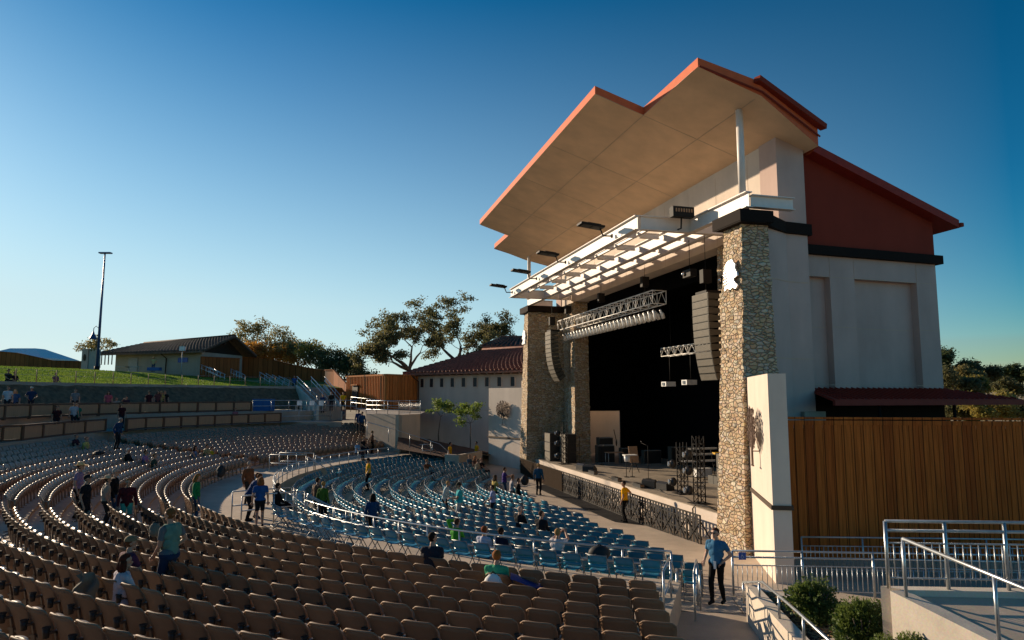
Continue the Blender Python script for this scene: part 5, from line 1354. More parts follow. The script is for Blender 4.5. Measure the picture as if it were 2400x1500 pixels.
bedp = lambda u, v: Vector(((5.55 - .95 * v / 1.0 * .9) + u * (.25 + 2.4 * min(1, v * 2.2)), 16.05 - 8.0 * v, 1.12 + .10 * math.sin(u * 3) + .05 * noise.noise(Vector((u * 20, v * 60, 1)))))
m = MB(); m.grid(bedp, 30, 70); m.build('mulch_bed', 'mulch', pl_)
g = random.Random(9); m = MB()
for k in range(3000):
    p = bedp(g.random(), g.random()) + up * .015; a = Vector((g.uniform(-1, 1), g.uniform(-1, 1), g.uniform(-.3, .5))).normalized() * .05; b = a.orthogonal().normalized() * .014
    m.add([p - a - b, p + a - b, p + a + b, p - a + b], [(0, 1, 2, 3)])
tag(m.build('wood_chips', 'dry_grass', loc=(0, 0, 0), fixn=False), 'scattered brown bark chips on the planter bed', 'bark chips', kind='stuff')
MB().obox((5.95, 12.65, 1.22), (.34, .12, .0), (-.08, .24, 0), (0, 0, .06)).build('stepping_slab', 'concrete_light', label='flat pale stepping slab between the shrubs', cat='slab')
bush('shrub', 'dense dark green shrub in the planter, back one by the rail', (5.95, 14.0, 1.12), .47, .50, 1, 'leaf_shrub', 9000, .045, 'planter shrubs')
bush('shrub', 'green shrub in the middle of the planter bed', (6.15, 12.5, 1.12), .47, .48, 2, 'leaf_shrub', 9000, .042, 'planter shrubs')
bush('shrub', 'lower green shrub at the bottom edge of the picture', (6.12, 11.2, 1.12), .42, .40, 3, 'leaf_shrub', 7000, .04, 'planter shrubs')
bush('shrub', 'small shrub at the foot of the pale ramp wall', (6.75, 11.5, 1.05), .26, .34, 4, 'leaf_shrub', 3000, .035, 'planter shrubs')
rail('hand_rail', 'sloping handrail on top of the planter wall', [Vector((5.42, 16.6, .80)), Vector((5.28, 14.9, 1.25)), Vector((5.06, 12.6, 1.34)), Vector((4.80, 9.4, 1.37))], h=.47, rails=(1.0,), spacing=1.55, group='sloping handrails', r=.028, pr=.026)
# saw-cut joints in the paving
m = MB()
for a, b in ((at_z(1545, 1390, .534), at_z(1758, 1399, .534)), (at_z(1560, 1432, .534), at_z(1760, 1438, .534)), (at_z(1715, 1400, .534), at_z(1742, 1437, .534)), (at_z(1640, 1345, .534), at_z(1700, 1350, .534)), (at_z(1600, 1345, .534), at_z(1570, 1432, .534))):
    m.bar(a, b, .018, .004)
m.build('paving_joints', 'dark_opening', kind='structure', loc=(0, 0, 0))
# raised ramp on the far right with pale wall
rm = thing('raised_ramp', 'pale concrete raised ramp with broad kerb at the right edge', 'ramp', (6.2, 11.7, .5))
Wp = [Vector((6.27, 11.75, 0)), Vector((7.15, 9.4, 0)), Vector((8.6, 6.2, 0))]
Wz = [2.40, 1.98, 1.45]
m = MB()
for i in range(2):
    a, b = Wp[i], Wp[i + 1]; o = Vector((.28, .06, 0))
    m.hexa([gz(a, .3), gz(b, .3), gz(b, .3) + o, gz(a, .3) + o, gz(a, Wz[i]), gz(b, Wz[i + 1]), gz(b, Wz[i + 1]) + o, gz(a, Wz[i]) + o])
m.build('side_wall', 'concrete_light', rm)
m = MB()
m.hexa([Vector((6.56, 11.80, .3)), Vector((15, 11.2, .3)), Vector((15, 11.5, .3)), Vector((6.27, 12.05, .3)), Vector((6.56, 11.80, 2.40)), Vector((15, 11.2, 2.40)), Vector((15, 11.5, 2.40)), Vector((6.27, 12.05, 2.40))])
m.build('back_wall', 'concrete_light', rm)
m = MB(); m.add([Vector((6.5, 11.8, 2.30)), Vector((7.4, 9.4, 1.88)), Vector((8.9, 6.2, 1.35)), Vector((15, 6.0, 1.6)), Vector((15, 11.4, 2.32))], [tuple(range(5))]); m.build('deck', 'concrete', rm)
rail('guard_rail', 'tall picket guard rail along the back of the raised ramp', [Vector((6.33, 11.9, 2.40)), Vector((10, 11.65, 2.40)), Vector((15, 11.35, 2.40))], h=1.10, rails=(1.0, .86), spacing=1.0, pickets=(.17, .74), group='picket guard rails', r=.027, pr=.032)
rail('hand_rail', 'bright sloping handrail in front of the raised ramp rail', [Vector((6.42, 11.55, 2.35)), Vector((7.3, 9.3, 1.93)), Vector((8.75, 6.2, 1.38))], h=.93, rails=(1.0,), spacing=1.35, group='sloping handrails', r=.03, pr=.028)
# ================================================================ CROWD BARRIER, STAGE GEAR
def frameT(org, ux, uy):
    org, ux, uy = Vector(org), Vector(ux), Vector(uy)
    return lambda x, y, z: org + ux * x + uy * y + Vector((0, 0, z))
uS = Vector((SX, SY, 0)); uD = Vector((DX, DY, 0))
bproto = thing('crowd_barrier', 'x', 'barrier', (0, 0, 0))
m = MB(); w = .98                                       # local x along stage front (+s), y into the stage
for x in (0.0, w): m.bar((x, 0, 0), (x, 0, 1.2), .05, .05)
for z in (.06, 1.18): m.bar((0, 0, z), (w, 0, z), .05, .05)
lpart('frame', m, 'black_paint', bproto)
m = MB()
for k in range(1, 4): m.bar((w * k / 4, 0, .08), (w * k / 4, 0, 1.16), .15, .012, up=(0, 1, 0))
m.bar((.03, .01, .95), (w - .03, .01, .95), .012, .04); m.bar((.03, .01, .5), (w - .03, .01, .5), .012, .05); m.bar((.05, .02, .1), (w - .05, .02, .92), .03); m.bar((w - .05, .02, .1), (.05, .02, .92), .03)
lpart('lattice', m, 'black_paint', bproto)
m = MB()
for x in (.08, w - .08): m.bar((x, -.03, 1.0), (x, -.62, .03), .04); m.bar((x, 0, .03), (x, -.68, .03), .04)
lpart('brace', m, 'black_paint', bproto)
m = MB(); m.box(0.0, w, .02, .95, .01, .03); lpart('foot_plate', m, 'black_paint', bproto)
used = False
for k in range(24):
    s = 23.25 + k * 1.02; p = B(s, 13.44, zpit(abs(s - 35)) if 0 else .03)
    o = place(bproto, used, p, math.atan2(SY, SX), 'black crowd barrier section in the line before the stage, %s' % ('the end one by the walkway' if k == 0 else 'one of the long row'), 'black crowd barrier sections'); used = True
    if k == 0: o['group'] = 'end barrier'
# fabric screen on the far barriers
m = MB(); m.box(38.6, 47.6, 13.36, 13.39, .1, 1.22, Bt); mat('screen_cloth', (0.035, 0.024, 0.016), .95, spec=.05); m.build('barrier_screen', 'screen_cloth', label='dark fabric screen covering the far stretch of crowd barrier', cat='screen')

def cabinet_array(s0, s1, ztop, hb, n, dfront, label, curve, sgn):
    root = thing('line_array', label, 'speakers', B((s0 + s1) / 2, dfront + .35, ztop), 'hanging line arrays')
    z = ztop; d = dfront; ang = 0
    f = MB(); f.box(s0 + .2, s1 - .2, dfront + .05, dfront + .75, ztop + .02, ztop + .12, Bt); f.build('flying_frame', 'black_paint', root)
    c = B((s0 + s1) / 2, dfront + .3, 0)
    MB().tube([gz(c, ztop + .1), gz(c, 12.3)], .012, 5).build('chain', 'black_paint', root)
    h_ = MB(); h_.obox(gz(c, ztop + .75), uS * .14, uD * .2, up * .28); h_.build('hoist', 'black_paint', root)
    for k in range(n):
        ang += curve[k]; ca, sa = math.cos(R(ang)), math.sin(R(ang))
        fd, fz = (uD * ca - up * -sa * 0), up           # box axes
        ay = uD * ca + up * (sa); az = up * ca - uD * sa
        o = B(0, d, z); P_ = lambda s, y, zz: uS * s + o + ay * y + az * zz
        b = MB(); g_ = .03
        taper = .045
        b.hexa([P_(s0, 0, -hb + g_), P_(s1, 0, -hb + g_), P_(s1 - .04, .55, -hb + g_ + taper), P_(s0 + .04, .55, -hb + g_ + taper), P_(s0, 0, 0), P_(s1, 0, 0), P_(s1 - .04, .55, -taper), P_(s0 + .04, .55, -taper)])
        bo = b.build('speaker_cabinet', 'speaker_box', root)
        gg = MB(); gg.hexa([P_(s0 + .03, -.012, -hb + g_ + .02), P_(s1 - .03, -.012, -hb + g_ + .02), P_(s1 - .03, -.002, -hb + g_ + .02), P_(s0 + .03, -.002, -hb + g_ + .02), P_(s0 + .03, -.012, -.02), P_(s1 - .03, -.012, -.02), P_(s1 - .03, -.002, -.02), P_(s0 + .03, -.002, -.02)])
        gg.build('grille', 'grille', bo)
        z -= hb * ca; d += hb * sa
cabinet_array(24.30, 25.55, 9.80, .30, 12, 14.7, 'near hanging line array of twelve speaker boxes left of the big stone tower', [0, 0, 0, 1, 1, 1, 1, 2, 2, 2, 3, 3], 1)
cabinet_array(44.55, 45.8, 10.1, .30, 12, 14.7, 'far hanging line array curving like a J in front of the far tower', [0, 0, 1, 1, 2, 2, 3, 3, 4, 5, 6, 6], -1)
# flown truss with par lamps
def box_truss(root, a, b, hh, dd, bay, mt='alu', r=.028):
    """a,b: (s,d,z) bottom front chord ends; real lattice"""
    A_ = B(*a); B_ = B(*b); t = (B_ - A_).normalized(); L_t = (B_ - A_).length; n = max(1, round(L_t / bay)); y = uD * dd; z = up * hh
    ch = MB()
    for o in (y * 0, y, z, y + z): ch.tube([A_ + o, B_ + o], r, 6)
    ch.build('chords', mt, root)
    w = MB()
    for i in range(n + 1):
        p = A_ + t * (L_t * i / n)
        for q0, q1 in ((y * 0, y), (y, y + z), (y + z, z), (z, y * 0)): w.tube([p + q0, p + q1], r * .75, 5)
        if i < n:
            q = A_ + t * (L_t * (i + .5) / n); q2 = A_ + t * (L_t * (i + 1) / n)
            for o in (y * 0, y): w.tube([p + o, q + o + z, q2 + o], r * .6, 5)
            w.tube([p, q2 + y], r * .5, 5); w.tube([p + z, q2 + z + y], r * .5, 5)
    w.build('lattice', mt, root)
tr = thing('lighting_truss', 'long silver lighting truss hanging across the stage front', 'truss', B(38, 15.6, 10.2))
box_truss(tr, (30.95, 15.6, 10.25), (45.7, 15.6, 10.25), .66, .75, .98)
for s in (32.5, 38.5, 44.5):
    MB().tube([B(s, 15.95, 10.9), B(s, 15.95, 12.4)], .012, 5).build('chain', 'black_paint', tr); MB().obox(B(s, 15.95, 11.6), uS * .13, uD * .2, up * .27).build('hoist', 'black_paint', tr)
m = MB(); m.tube([B(31.0, 15.95, 9.98), B(45.4, 15.95, 9.98)], .025, 6); m.build('lamp_bar', 'black_paint', tr)
pp_ = thing('par_lamp', 'x', 'stage light', (0, 0, 0))
m = MB(); m.tube([(0, 0, 0), (-.10, 0, -.16), (-.13, 0, -.22), (-.20, 0, -.44)], [.045, .085, .105, .105], 12); lpart('can', m, 'alu', pp_)
m = MB(); m.tube([(-.201, 0, -.441), (-.203, 0, -.449)], [.10, .10], 12); lpart('lens', m, 'lens_glass', pp_)
m = MB(); m.bar((-.08, -.12, -.15), (0, -.02, .10), .02); m.bar((-.08, .12, -.15), (0, .02, .10), .02); lpart('yoke', m, 'black_paint', pp_)
g = random.Random(6); used = False
for row, (dd, zz) in enumerate(((15.75, 9.94), (16.15, 9.98))):
    for k in range(26):
        s = 31.25 + k * .55
        place(pp_, used, B(s, dd, zz), math.atan2(SY, SX) + R(90 + g.uniform(-14, 14)), 'silver par lamp hanging in the %s row under the long truss' % ('front', 'rear')[row], 'par lamps, %s row' % ('front', 'rear')[row]); used = True
tr2 = thing('short_truss', 'short silver truss hung deep inside the dark stage', 'truss', B(33.7, 18.5, 7.9))
box_truss(tr2, (31.2, 18.5, 7.9), (35.8, 18.5, 7.9), .46, .45, .78, r=.022)
for s in (32.6, 35.0):
    MB().tube([B(s, 18.7, 8.4), B(s, 18.7, 12.05)], .01, 5).build('chain', 'black_paint', tr2)
for j, (s, z) in enumerate(((35.0, 6.3), (32.7, 6.35))):
    t_ = thing('hanging_projector', 'white stage light hanging below the short truss, %s one' % ('left', 'right')[j], 'stage light', B(s, 18.6, z), 'lights under the short truss')
    MB().tube([B(s, 18.6, z + .2), B(s, 18.6, 7.9)], .018, 6).build('drop_bar', 'black_paint', t_)
    MB().obox(B(s, 18.5, z), uS * .28, uD * .3, up * .13).build('body', 'white_plastic', t_); MB().obox(B(s, 18.18, z), uS * .10, uD * .03, up * .08).build('lens', 'lens_glass', t_)
# floodlights on the canopy
def flood(s, k):
    t_ = thing('floodlight', 'black floodlight on an arm off the canopy front beam, %s from the left' % ('fourth', 'third', 'second', 'first')[k], 'floodlight', B(s, 11.86, 12.6), 'floodlights on the canopy beam')
    a = B(s, 11.86, 12.62); b = B(s, 11.45, 12.60); c = B(s, 11.30, 12.95)
    MB().tube([a, b, c], .035, 8).build('arm', 'black_paint', t_); MB().obox(a, uS * .06, uD * .03, up * .08).build('bracket', 'black_paint', t_)
    ax = (uD * -.93 + up * .10).normalized(); az = ax.cross(uS).normalized(); az = az if az.z > 0 else -az
    ctr = c + ax * .42 + up * .02
    h_ = MB(); h_.obox(ctr, ax * .55, uS * .30, az * .045); h_.obox(ctr + az * .06 - ax * .1, ax * .3, uS * .2, az * .04); h_.build('lamp_head', 'black_paint', t_)
    for q in (-.24, .22): MB().obox(ctr - az * .048 + ax * q, ax * .20, uS * .25, az * .006).build('lens', 'speaker_box', t_)
for k, s in enumerate((27.3, 33.4, 38.6, 44.2)): flood(s, k)
t_ = thing('floodlight', 'black louvred floodlight facing the camera on the canopy end beam', 'floodlight', B(24.86, 13.6, 12.5))
MB().tube([B(24.86, 13.75, 12.45), B(24.55, 13.72, 12.42), B(24.5, 13.72, 12.85)], .035, 8).build('arm', 'black_paint', t_)
MB().box(24.30, 24.62, 13.25, 14.2, 12.85, 13.27, Bt).build('lamp_head', 'black_paint', t_)
m = MB()
for k in range(7): m.box(24.28, 24.30, 13.36 + k * .115, 13.42 + k * .115, 13.04, 13.18, Bt)
m.build('louvre_glow', 'panel_tan', t_)
# chain hoists under canopy near tower
for j, (s, d, z) in enumerate(((26.2, 15.0, 10.9), (24.3, 15.6, 10.35))):
    t_ = thing('chain_hoist', 'black chain hoist with silver hook above the near line array, %s' % ('upper left', 'lower right')[j], 'hoist', B(s, d, z), 'rigging motors by the near tower')
    MB().obox(B(s, d, z), uS * .32, uD * .16, up * .16).build('motor', 'black_paint', t_); MB().tube([B(s, d, z + .1), B(s, d, 12.38)], .014, 5).build('chain', 'black_paint', t_); MB().ball(B(s + .2, d - .2, z), .09).build('hook', 'chrome', t_)
# ground speaker stacks
def stack(s0, s1, d0, dep, n, hb, label, grp, mt='black_gear', fr='grille'):
    t_ = thing('speaker_stack', label, 'speakers', B((s0 + s1) / 2, d0 + dep / 2, 1.215), grp)
    for k in range(n):
        z0 = 1.22 + k * (hb + .012); bo = MB().box(s0, s1, d0, d0 + dep, z0, z0 + hb, Bt).build('speaker_cabinet', mt, t_)
        MB().box(s0 + .03, s1 - .03, d0 - .012, d0 - .002, z0 + .03, z0 + hb - .03, Bt).build('grille', fr, bo)
stack(45.0, 46.2, 14.75, .75, 3, .62, 'far ground stack of subwoofers beside the far stone tower', 'ground speaker stacks')
stack(43.55, 44.7, 15.35, .75, 3, .62, 'ground speaker stack right of the far subwoofers', 'ground speaker stacks')
stack(22.9, 23.95, 14.62, .6, 4, .54, 'tall black speaker stack against the near stone tower', 'ground speaker stacks')
# vertical truss towers with moving heads
for j, (s, d, h_) in enumerate(((25.85, 14.95, 2.75), (43.0, 15.1, 2.7), (28.6, 15.7, 2.3))):
    t_ = thing('truss_tower', 'black vertical truss tower hung with lights, %s' % ('front one near the stone tower', 'far one by the speaker stacks', 'second one behind the near tower truss')[j], 'truss tower', B(s, d, 1.215), 'black truss towers')
    m = MB()
    for a in (-.17, .17):
        for b in (-.17, .17): m.tube([B(s + a, d + b, 1.22), B(s + a, d + b, 1.22 + h_)], .025, 6)
    for k in range(int(h_ / .34)):
        z = 1.25 + .34 * k; c4 = [B(s - .17, d - .17, z), B(s + .17, d - .17, z), B(s + .17, d + .17, z), B(s - .17, d + .17, z)]
        for i in range(4): m.tube([c4[i], c4[(i + 1) % 4] + up * .34], .013, 5); m.tube([c4[i], c4[(i + 1) % 4]], .013, 5)
    m.build('lattice', 'black_paint', t_); MB().box(s - .38, s + .38, d - .38, d + .38, 1.216, 1.24, Bt).build('base_plate', 'black_paint', t_)
    for k, z in enumerate((1.75, 2.55, 3.2)[:3 if h_ > 2.5 else 2]):
        o = B(s + .1, d - .42, z); b_o = MB().ball(o, .17, .17, .20, 10, 8).build('moving_head', 'black_gear', t_)
        MB().tube([o - uD * .14 + uS * .02, o - uD * .22 + uS * .04], [.11, .11], 12).build('lens', 'lens_glass', b_o)
# wedges, footlight strips
def wedge(s, d, rz, label):
    t_ = thing('floor_monitor', label, 'monitor', B(s, d, 1.215), 'wedge monitors on the deck'); c, q = math.cos(rz), math.sin(rz)
    T = lambda x, y, z: B(s + x * c - y * q, d + x * q + y * c, 1.22 + z)
    b = MB(); b.add([T(-.36, -.25, 0), T(.36, -.25, 0), T(.36, .25, 0), T(-.36, .25, 0), T(-.36, -.25, .16), T(.36, -.25, .16), T(.36, .12, .40), T(-.36, .12, .40), T(.36, .25, .30), T(-.36, .25, .30)],
          [(0, 3, 2, 1), (0, 1, 5, 4), (4, 5, 6, 7), (7, 6, 8, 9), (9, 8, 2, 3), (1, 2, 8, 6, 5), (0, 4, 7, 9, 3)]); b.build('cabinet', 'black_gear', t_)
    b = MB(); b.add([T(-.30, -.20, .20), T(.30, -.20, .20), T(.30, .08, .385), T(-.30, .08, .385)], [(0, 1, 2, 3)]); b.build('grille', 'black_paint', t_, fixn=False)
wedge(31.0, 15.3, 2.6, 'big wedge monitor at the front of the deck, centre right'); wedge(39.2, 14.9, 2.9, 'wedge monitor at the far front of the deck'); wedge(38.3, 15.0, 2.4, 'second wedge monitor at the far front of the deck')
wedge(36.3, 21.2, 2.2, 'dark wedge monitor below the keyboards'); wedge(30.0, 15.55, 2.9, 'small wedge right of the big front monitor')
for j, s in enumerate((36.8, 33.5, 30.85)):
    t_ = thing('footlight', 'low black footlight strip at the deck edge, %s one' % ('left', 'middle', 'right')[j], 'footlight', B(s, 14.7, 1.215), 'footlight strips')
    MB().box(s - .1, s + .75, 14.62, 14.85, 1.218, 1.40, Bt).build('housing', 'black_gear', t_)
    for k in range(4): MB().box(s - .12, s - .10, 14.64 + k * .05, 14.67 + k * .05, 1.25, 1.38, Bt).build('louvre', 'panel_tan', t_)
def stand(s, d, h, label, boom=None):
    t_ = thing('microphone_stand', label, 'mic stand', B(s, d, 1.215), 'microphone stands'); b = B(s, d, 1.22)
    MB().tube([b, b + up * h], .014, 6).build('pole', 'black_paint', t_); MB().tube([b, b + up * .02], .16, 12).build('base', 'black_paint', t_)
    if boom: MB().tube([b + up * h, b + up * (h + .1) + uS * boom], .010, 5).build('boom', 'black_paint', t_)
    e = b + up * (h + (.1 if boom else 0)) + (uS * boom if boom else Vector((0, 0, 0))); MB().tube([e, e + up * .1], [.018, .03], 8).build('microphone', 'black_gear', t_)
stand(34.1, 16.7, 1.75, 'tall straight microphone stand in the middle of the deck', .8); stand(43.2, 16.2, 1.65, 'thin microphone stand in front of the inner stone pillar'); stand(41.8, 17.2, 1.1, 'low microphone stand near the far amplifiers', -.4)
t_ = thing('music_stand', 'two legged stand with white towel and bucket on the deck', 'stand', B(35.2, 16.1, 1.215))
for q in (-.35, .35): MB().tube([B(35.2, 16.1 + q * .5, 1.22), B(35.2, 16.1 + q * .5, 2.2)], .018, 6).build('leg', 'black_paint', t_); MB().tube([B(35.2, 16.1 + q * .5, 1.22), B(35.2, 16.1 + q * .5, 1.24)], .15, 12).build('base', 'black_paint', t_)
MB().tube([B(35.2, 15.98, 2.05), B(35.2, 15.98, 2.36)], [.14, .18], 12).build('bucket', 'white_plastic', t_); MB().obox(B(35.2, 16.15, 2.40), uS * .2, uD * .36, up * .03).build('towel', 'paper', t_)
t_ = thing('sheet_board', 'tan board on a leaning black stand with dark scribbles', 'music stand', B(37.2, 17.3, 1.215)); c = B(37.2, 17.3, 2.25)
MB().obox(c, uD * .28, (up * .46 + uS * .12), (uS * .012)).build('board', 'panel_tan', t_)
MB().tube([B(37.4, 17.1, 1.22), B(37.2, 17.3, 2.0)], .02, 6).build('leg', 'black_paint', t_); MB().tube([B(37.1, 17.6, 1.22), B(37.2, 17.3, 2.0)], .02, 6).build('leg', 'black_paint', t_)
# keyboards
t_ = thing('keyboard_rig', 'keyboard rig of stacked keyboards with white key ends', 'keyboards', B(33.6, 19.5, 1.215))
for (z, w_, d_) in ((2.15, 1.0, 19.2), (2.5, .9, 19.3), (2.8, .8, 19.5)):
    b = MB().obox(B(33.6, d_ + .2, z), uD * w_, uS * .18, up * .05).build('keyboard', 'black_gear', t_)
    MB().obox(B(33.38, d_ + .2, z + .012), uD * (w_ - .08), uS * .05, up * .045).build('keys', 'white_plastic', b)
for q in (-.9, .9):
    MB().tube([B(33.4, 19.4 + q, 1.22), B(33.8, 19.4 + q, 2.8)], .02, 6).build('leg', 'black_paint', t_); MB().tube([B(33.9, 19.4 + q, 1.22), B(33.3, 19.4 + q, 2.2)], .02, 6).build('leg', 'black_paint', t_)
MB().obox(B(32.6, 20.3, 2.62), uD * .55, uS * .15, up * .045).build('keyboard', 'yellow_paint', t_)
MB().obox(B(33.5, 19.6, 1.55), uD * .45, uS * .2, up * .22).build('rack_case', 'white_plastic', t_)
MB().obox(B(32.5, 20.6, 1.75), uD * .5, uS * .3, up * .5).build('rack_case', 'black_gear', t_)
# drums
t_ = thing('drum_kit', 'shiny drum kit on a low riser behind the near speaker stack', 'drums', B(30.2, 20.3, 1.215))
MB().box(28.6, 31.8, 18.9, 22.4, 1.216, 1.62, Bt).build('riser', 'speaker_box', t_)
def drum(s, d, z, r, h, ax=up):
    c = B(s, d, z); a = Vector(ax).normalized(); o = MB().tube([c - a * h / 2, c + a * h / 2], r, 18).build('drum', 'black_gear', t_)
    q = MB()
    for e in (-1, 1): q.tube([c + a * e * h / 2, c + a * e * (h / 2 + .02)], r * 1.04, 18)
    for k in range(8):
        x = a.orthogonal().normalized(); y = a.cross(x); v = x * math.cos(k * .785) + y * math.sin(k * .785); q.tube([c + v * r * 1.04 - a * h / 2, c + v * r * 1.04 + a * h / 2], .012, 5)
    q.build('rim', 'chrome', o); MB().tube([c + a * (h / 2 + .021), c + a * (h / 2 + .025)], r * .97, 18).build('drum_head', 'white_plastic', o)
drum(30.6, 20.3, 2.0, .34, .45, -uD); drum(31.5, 20.9, 2.0, .26, .42, up); drum(29.6, 20.9, 2.0, .26, .42, up); drum(30.4, 20.4, 2.55, .18, .25, up - uD * .3); drum(31.0, 20.4, 2.55, .18, .25, up - uD * .3); drum(31.8, 20.3, 2.35, .20, .2, up)
for (s, d, z, r_) in ((31.9, 20.1, 2.95, .28), (29.4, 20.2, 2.95, .28), (30.9, 20.1, 3.15, .24), (32.2, 20.9, 2.7, .22), (28.9, 20.8, 2.9, .26), (30.0, 20.1, 3.1, .22)):
    c = B(s, d, z); MB().tube([c, c + up * .02 - uD * .004], [r_, .03], 18).build('cymbal', 'cymbal', t_); MB().tube([gz(c, 1.62), c], .012, 6).build('cymbal_stand', 'chrome', t_)
# amplifiers, table, cases at the far side
for j, (s, d, z0, w_, h_) in enumerate(((43.2, 18.0, 1.216, .6, 1.15), (42.6, 19.4, 1.216, .55, 1.0), (41.6, 20.6, 1.216, .6, .9), (43.2, 18.0, 2.39, .5, .5), (40.2, 21.9, 1.216, .7, 1.2), (27.2, 19.5, 1.216, .5, 1.0))):
    t_ = thing('amplifier', 'dark amplifier case on the deck, %s' % ('largest at the far side', 'second along from the far side', 'third along towards the back', 'small one standing on the largest', 'tall one at the back cloth', 'alone behind the near truss tower')[j], 'amplifier', B(s, d, z0), 'amplifier cases')
    MB().box(s - .25, s + .25, d - w_, d + w_, z0 + .002, z0 + h_, Bt).build('case', 'speaker_box', t_); MB().box(s - .262, s - .252, d - w_ + .05, d + w_ - .05, z0 + .06, z0 + h_ - .06, Bt).build('grille', 'black_gear', t_)
    m = MB()
    for zz in (z0 + .02, z0 + h_ - .02): m.box(s - .268, s - .255, d - w_, d + w_, zz - .015, zz + .015, Bt)
    m.build('edging', 'galv_dull', t_)
t_ = thing('side_table', 'small table with tan top and thin metal legs on the deck', 'table', B(41.5, 17.9, 1.215)); MB().box(41.2, 41.8, 17.4, 18.5, 2.0, 2.04, Bt).build('table_top', 'panel_tan', t_)
for a in (41.25, 41.75):
    for b in (17.45, 18.45): MB().tube([B(a, b, 1.22), B(a, b, 2.0)], .02, 6).build('leg', 'galv', t_)
t_ = thing('guitar', 'upright guitar leaning against the far amplifiers before the lit doorway', 'guitar', B(44.0, 19.2, 2.2)); MB().ball(B(44.0, 19.2, 2.45), .05, .17, .24).build('body', 'beam_wood', t_); MB().bar(B(44.0, 19.2, 2.6), B(44.05, 19.05, 3.35), .05).build('neck', 'black_paint', t_)
for j, pts in enumerate(([(30, 15.1), (28.5, 14.9), (27.6, 15.2), (26.2, 14.8), (24.4, 14.9)], [(33.4, 14.75), (32.2, 14.9), (31.3, 14.8), (30.1, 15.3), (29.2, 15.0)], [(36.6, 14.75), (35.6, 14.95), (34.6, 14.8)])):
    tag(MB().tube([B(s, d, 1.235) for s, d in pts], .018, 5).build('cable', 'black_paint'), 'black cable lying along the deck edge, %s one' % ('near', 'middle', 'far')[j], 'cable', 'stage cables')
tag(MB().tube([B(25.4, 14.42, .2), B(25.4, 14.36, 1.1), B(25.3, 14.45, 1.28), B(24.8, 14.7, 1.25), B(24.0, 14.6, 1.25)], .03, 6).build('cable', 'black_paint'), 'thick black cable looping over the stage lip by the near speakers', 'cable', 'thick cables')
# bags left on seats
def bag(p, w, h, mt, label, rz=0.0, name='backpack'):
    t_ = thing(name, label, 'bag', p); x = Vector((math.cos(rz), math.sin(rz), 0)); y = Vector((-x.y, x.x, 0)); c = Vector(p) + up * h / 2
    m = MB(); m.ball(c, w * .55, w * .36, h * .55, 12, 8); m.ball(c - up * h * .12 - y * w * .22, w * .36, w * .22, h * .30, 10, 6); m.build('body', mt, t_)
    m = MB()
    for q in (-.3, .3): m.tube([c + x * w * q + up * h * .42 + y * .05, c + x * w * q * 1.2 + y * w * .45 + up * h * .1, c + x * w * q - up * h * .36 + y * .1], .018, 6)
    m.tube([c + up * h * .5 - x * .06, c + up * h * .62, c + up * h * .5 + x * .06], .014, 6); m.build('strap', 'black_paint', t_)
mat("bag_black", (0.012, 0.012, 0.014), .7); mat("bag_red", (0.25, 0.015, 0.02), .6); mat("bag_blue", (0.015, 0.03, 0.16), .6); mat("cloth_grey", (0.16, 0.145, 0.11), .9, bump=.3)
def onrow(i, a, dz=0.0): return PO(row_r(i) - .23, a, row_z(i) + dz)
bag(at_z(517, 1118, 2.3), .34, .45, 'bag_black', 'black backpack propped on a seat behind the woman in green')
bag(at_z(1405, 1313, 1.62), .5, .34, 'bag_black', 'black bag on a blue chair behind the rail, right part')
bag(at_z(1230, 1062 + 75, .9), .4, .5, 'bag_black', 'black bag on chairs by the dark haired woman in the pit', name='rucksack')
bag(at_z(362, 1258, 2.45) , .24, .30, 'cloth_grey', 'grey and red backpack on the seat beside the man in the vest')
bag(at_z(232, 1066, 2.6), .5, .2, 'bag_black', 'dark jacket lying over a far brown seat', name='jacket')
# ================================================================ PEOPLE
SKINS = [(0.42, 0.22, 0.14), (0.50, 0.28, 0.19), (0.34, 0.17, 0.10)]
for i, c in enumerate(SKINS): mat('skin%d' % i, c, .55, var=.06)
mat('eye_dark', (0.02, 0.015, 0.012), .3); mat('lips', (0.30, 0.09, 0.07), .5)
TSC = bpy.data.scenes.new('work')
def cloth(hexc):
    k = 'cloth_' + hexc
    if k not in MATS: mat(k, srgb(hexc), .85, var=.14, scale=9, bump=.35, bscale=18, spec=.2)
    return k
def ik(a, t, l1, l2, hint):
    a, t, hint = Vector(a), Vector(t), Vector(hint); v = t - a; L_i = min(v.length, (l1 + l2) * .995); v.normalize()
    k = (l1 * l1 - l2 * l2 + L_i * L_i) / (2 * L_i); h = math.sqrt(max(0, l1 * l1 - k * k)); hn_ = (hint - v * hint.dot(v))
    hn_ = hn_.normalized() if hn_.length > 1e-4 else v.orthogonal().normalized()
    return a + v * k + hn_ * h, a + v * L_i
def capsule(mb, a, b, ra, rb, n=10):
    a, b = Vector(a), Vector(b); t = (b - a); L_c = t.length; t = t / L_c if L_c > 1e-6 else Vector((0, 0, 1))
    pts = [a - t * ra * .92, a - t * ra * .6, a, b, b + t * rb * .6, b + t * rb * .92]; rs = [ra * .38, ra * .8, ra, rb, rb * .8, rb * .38]
    mb.tube(pts, rs, n)
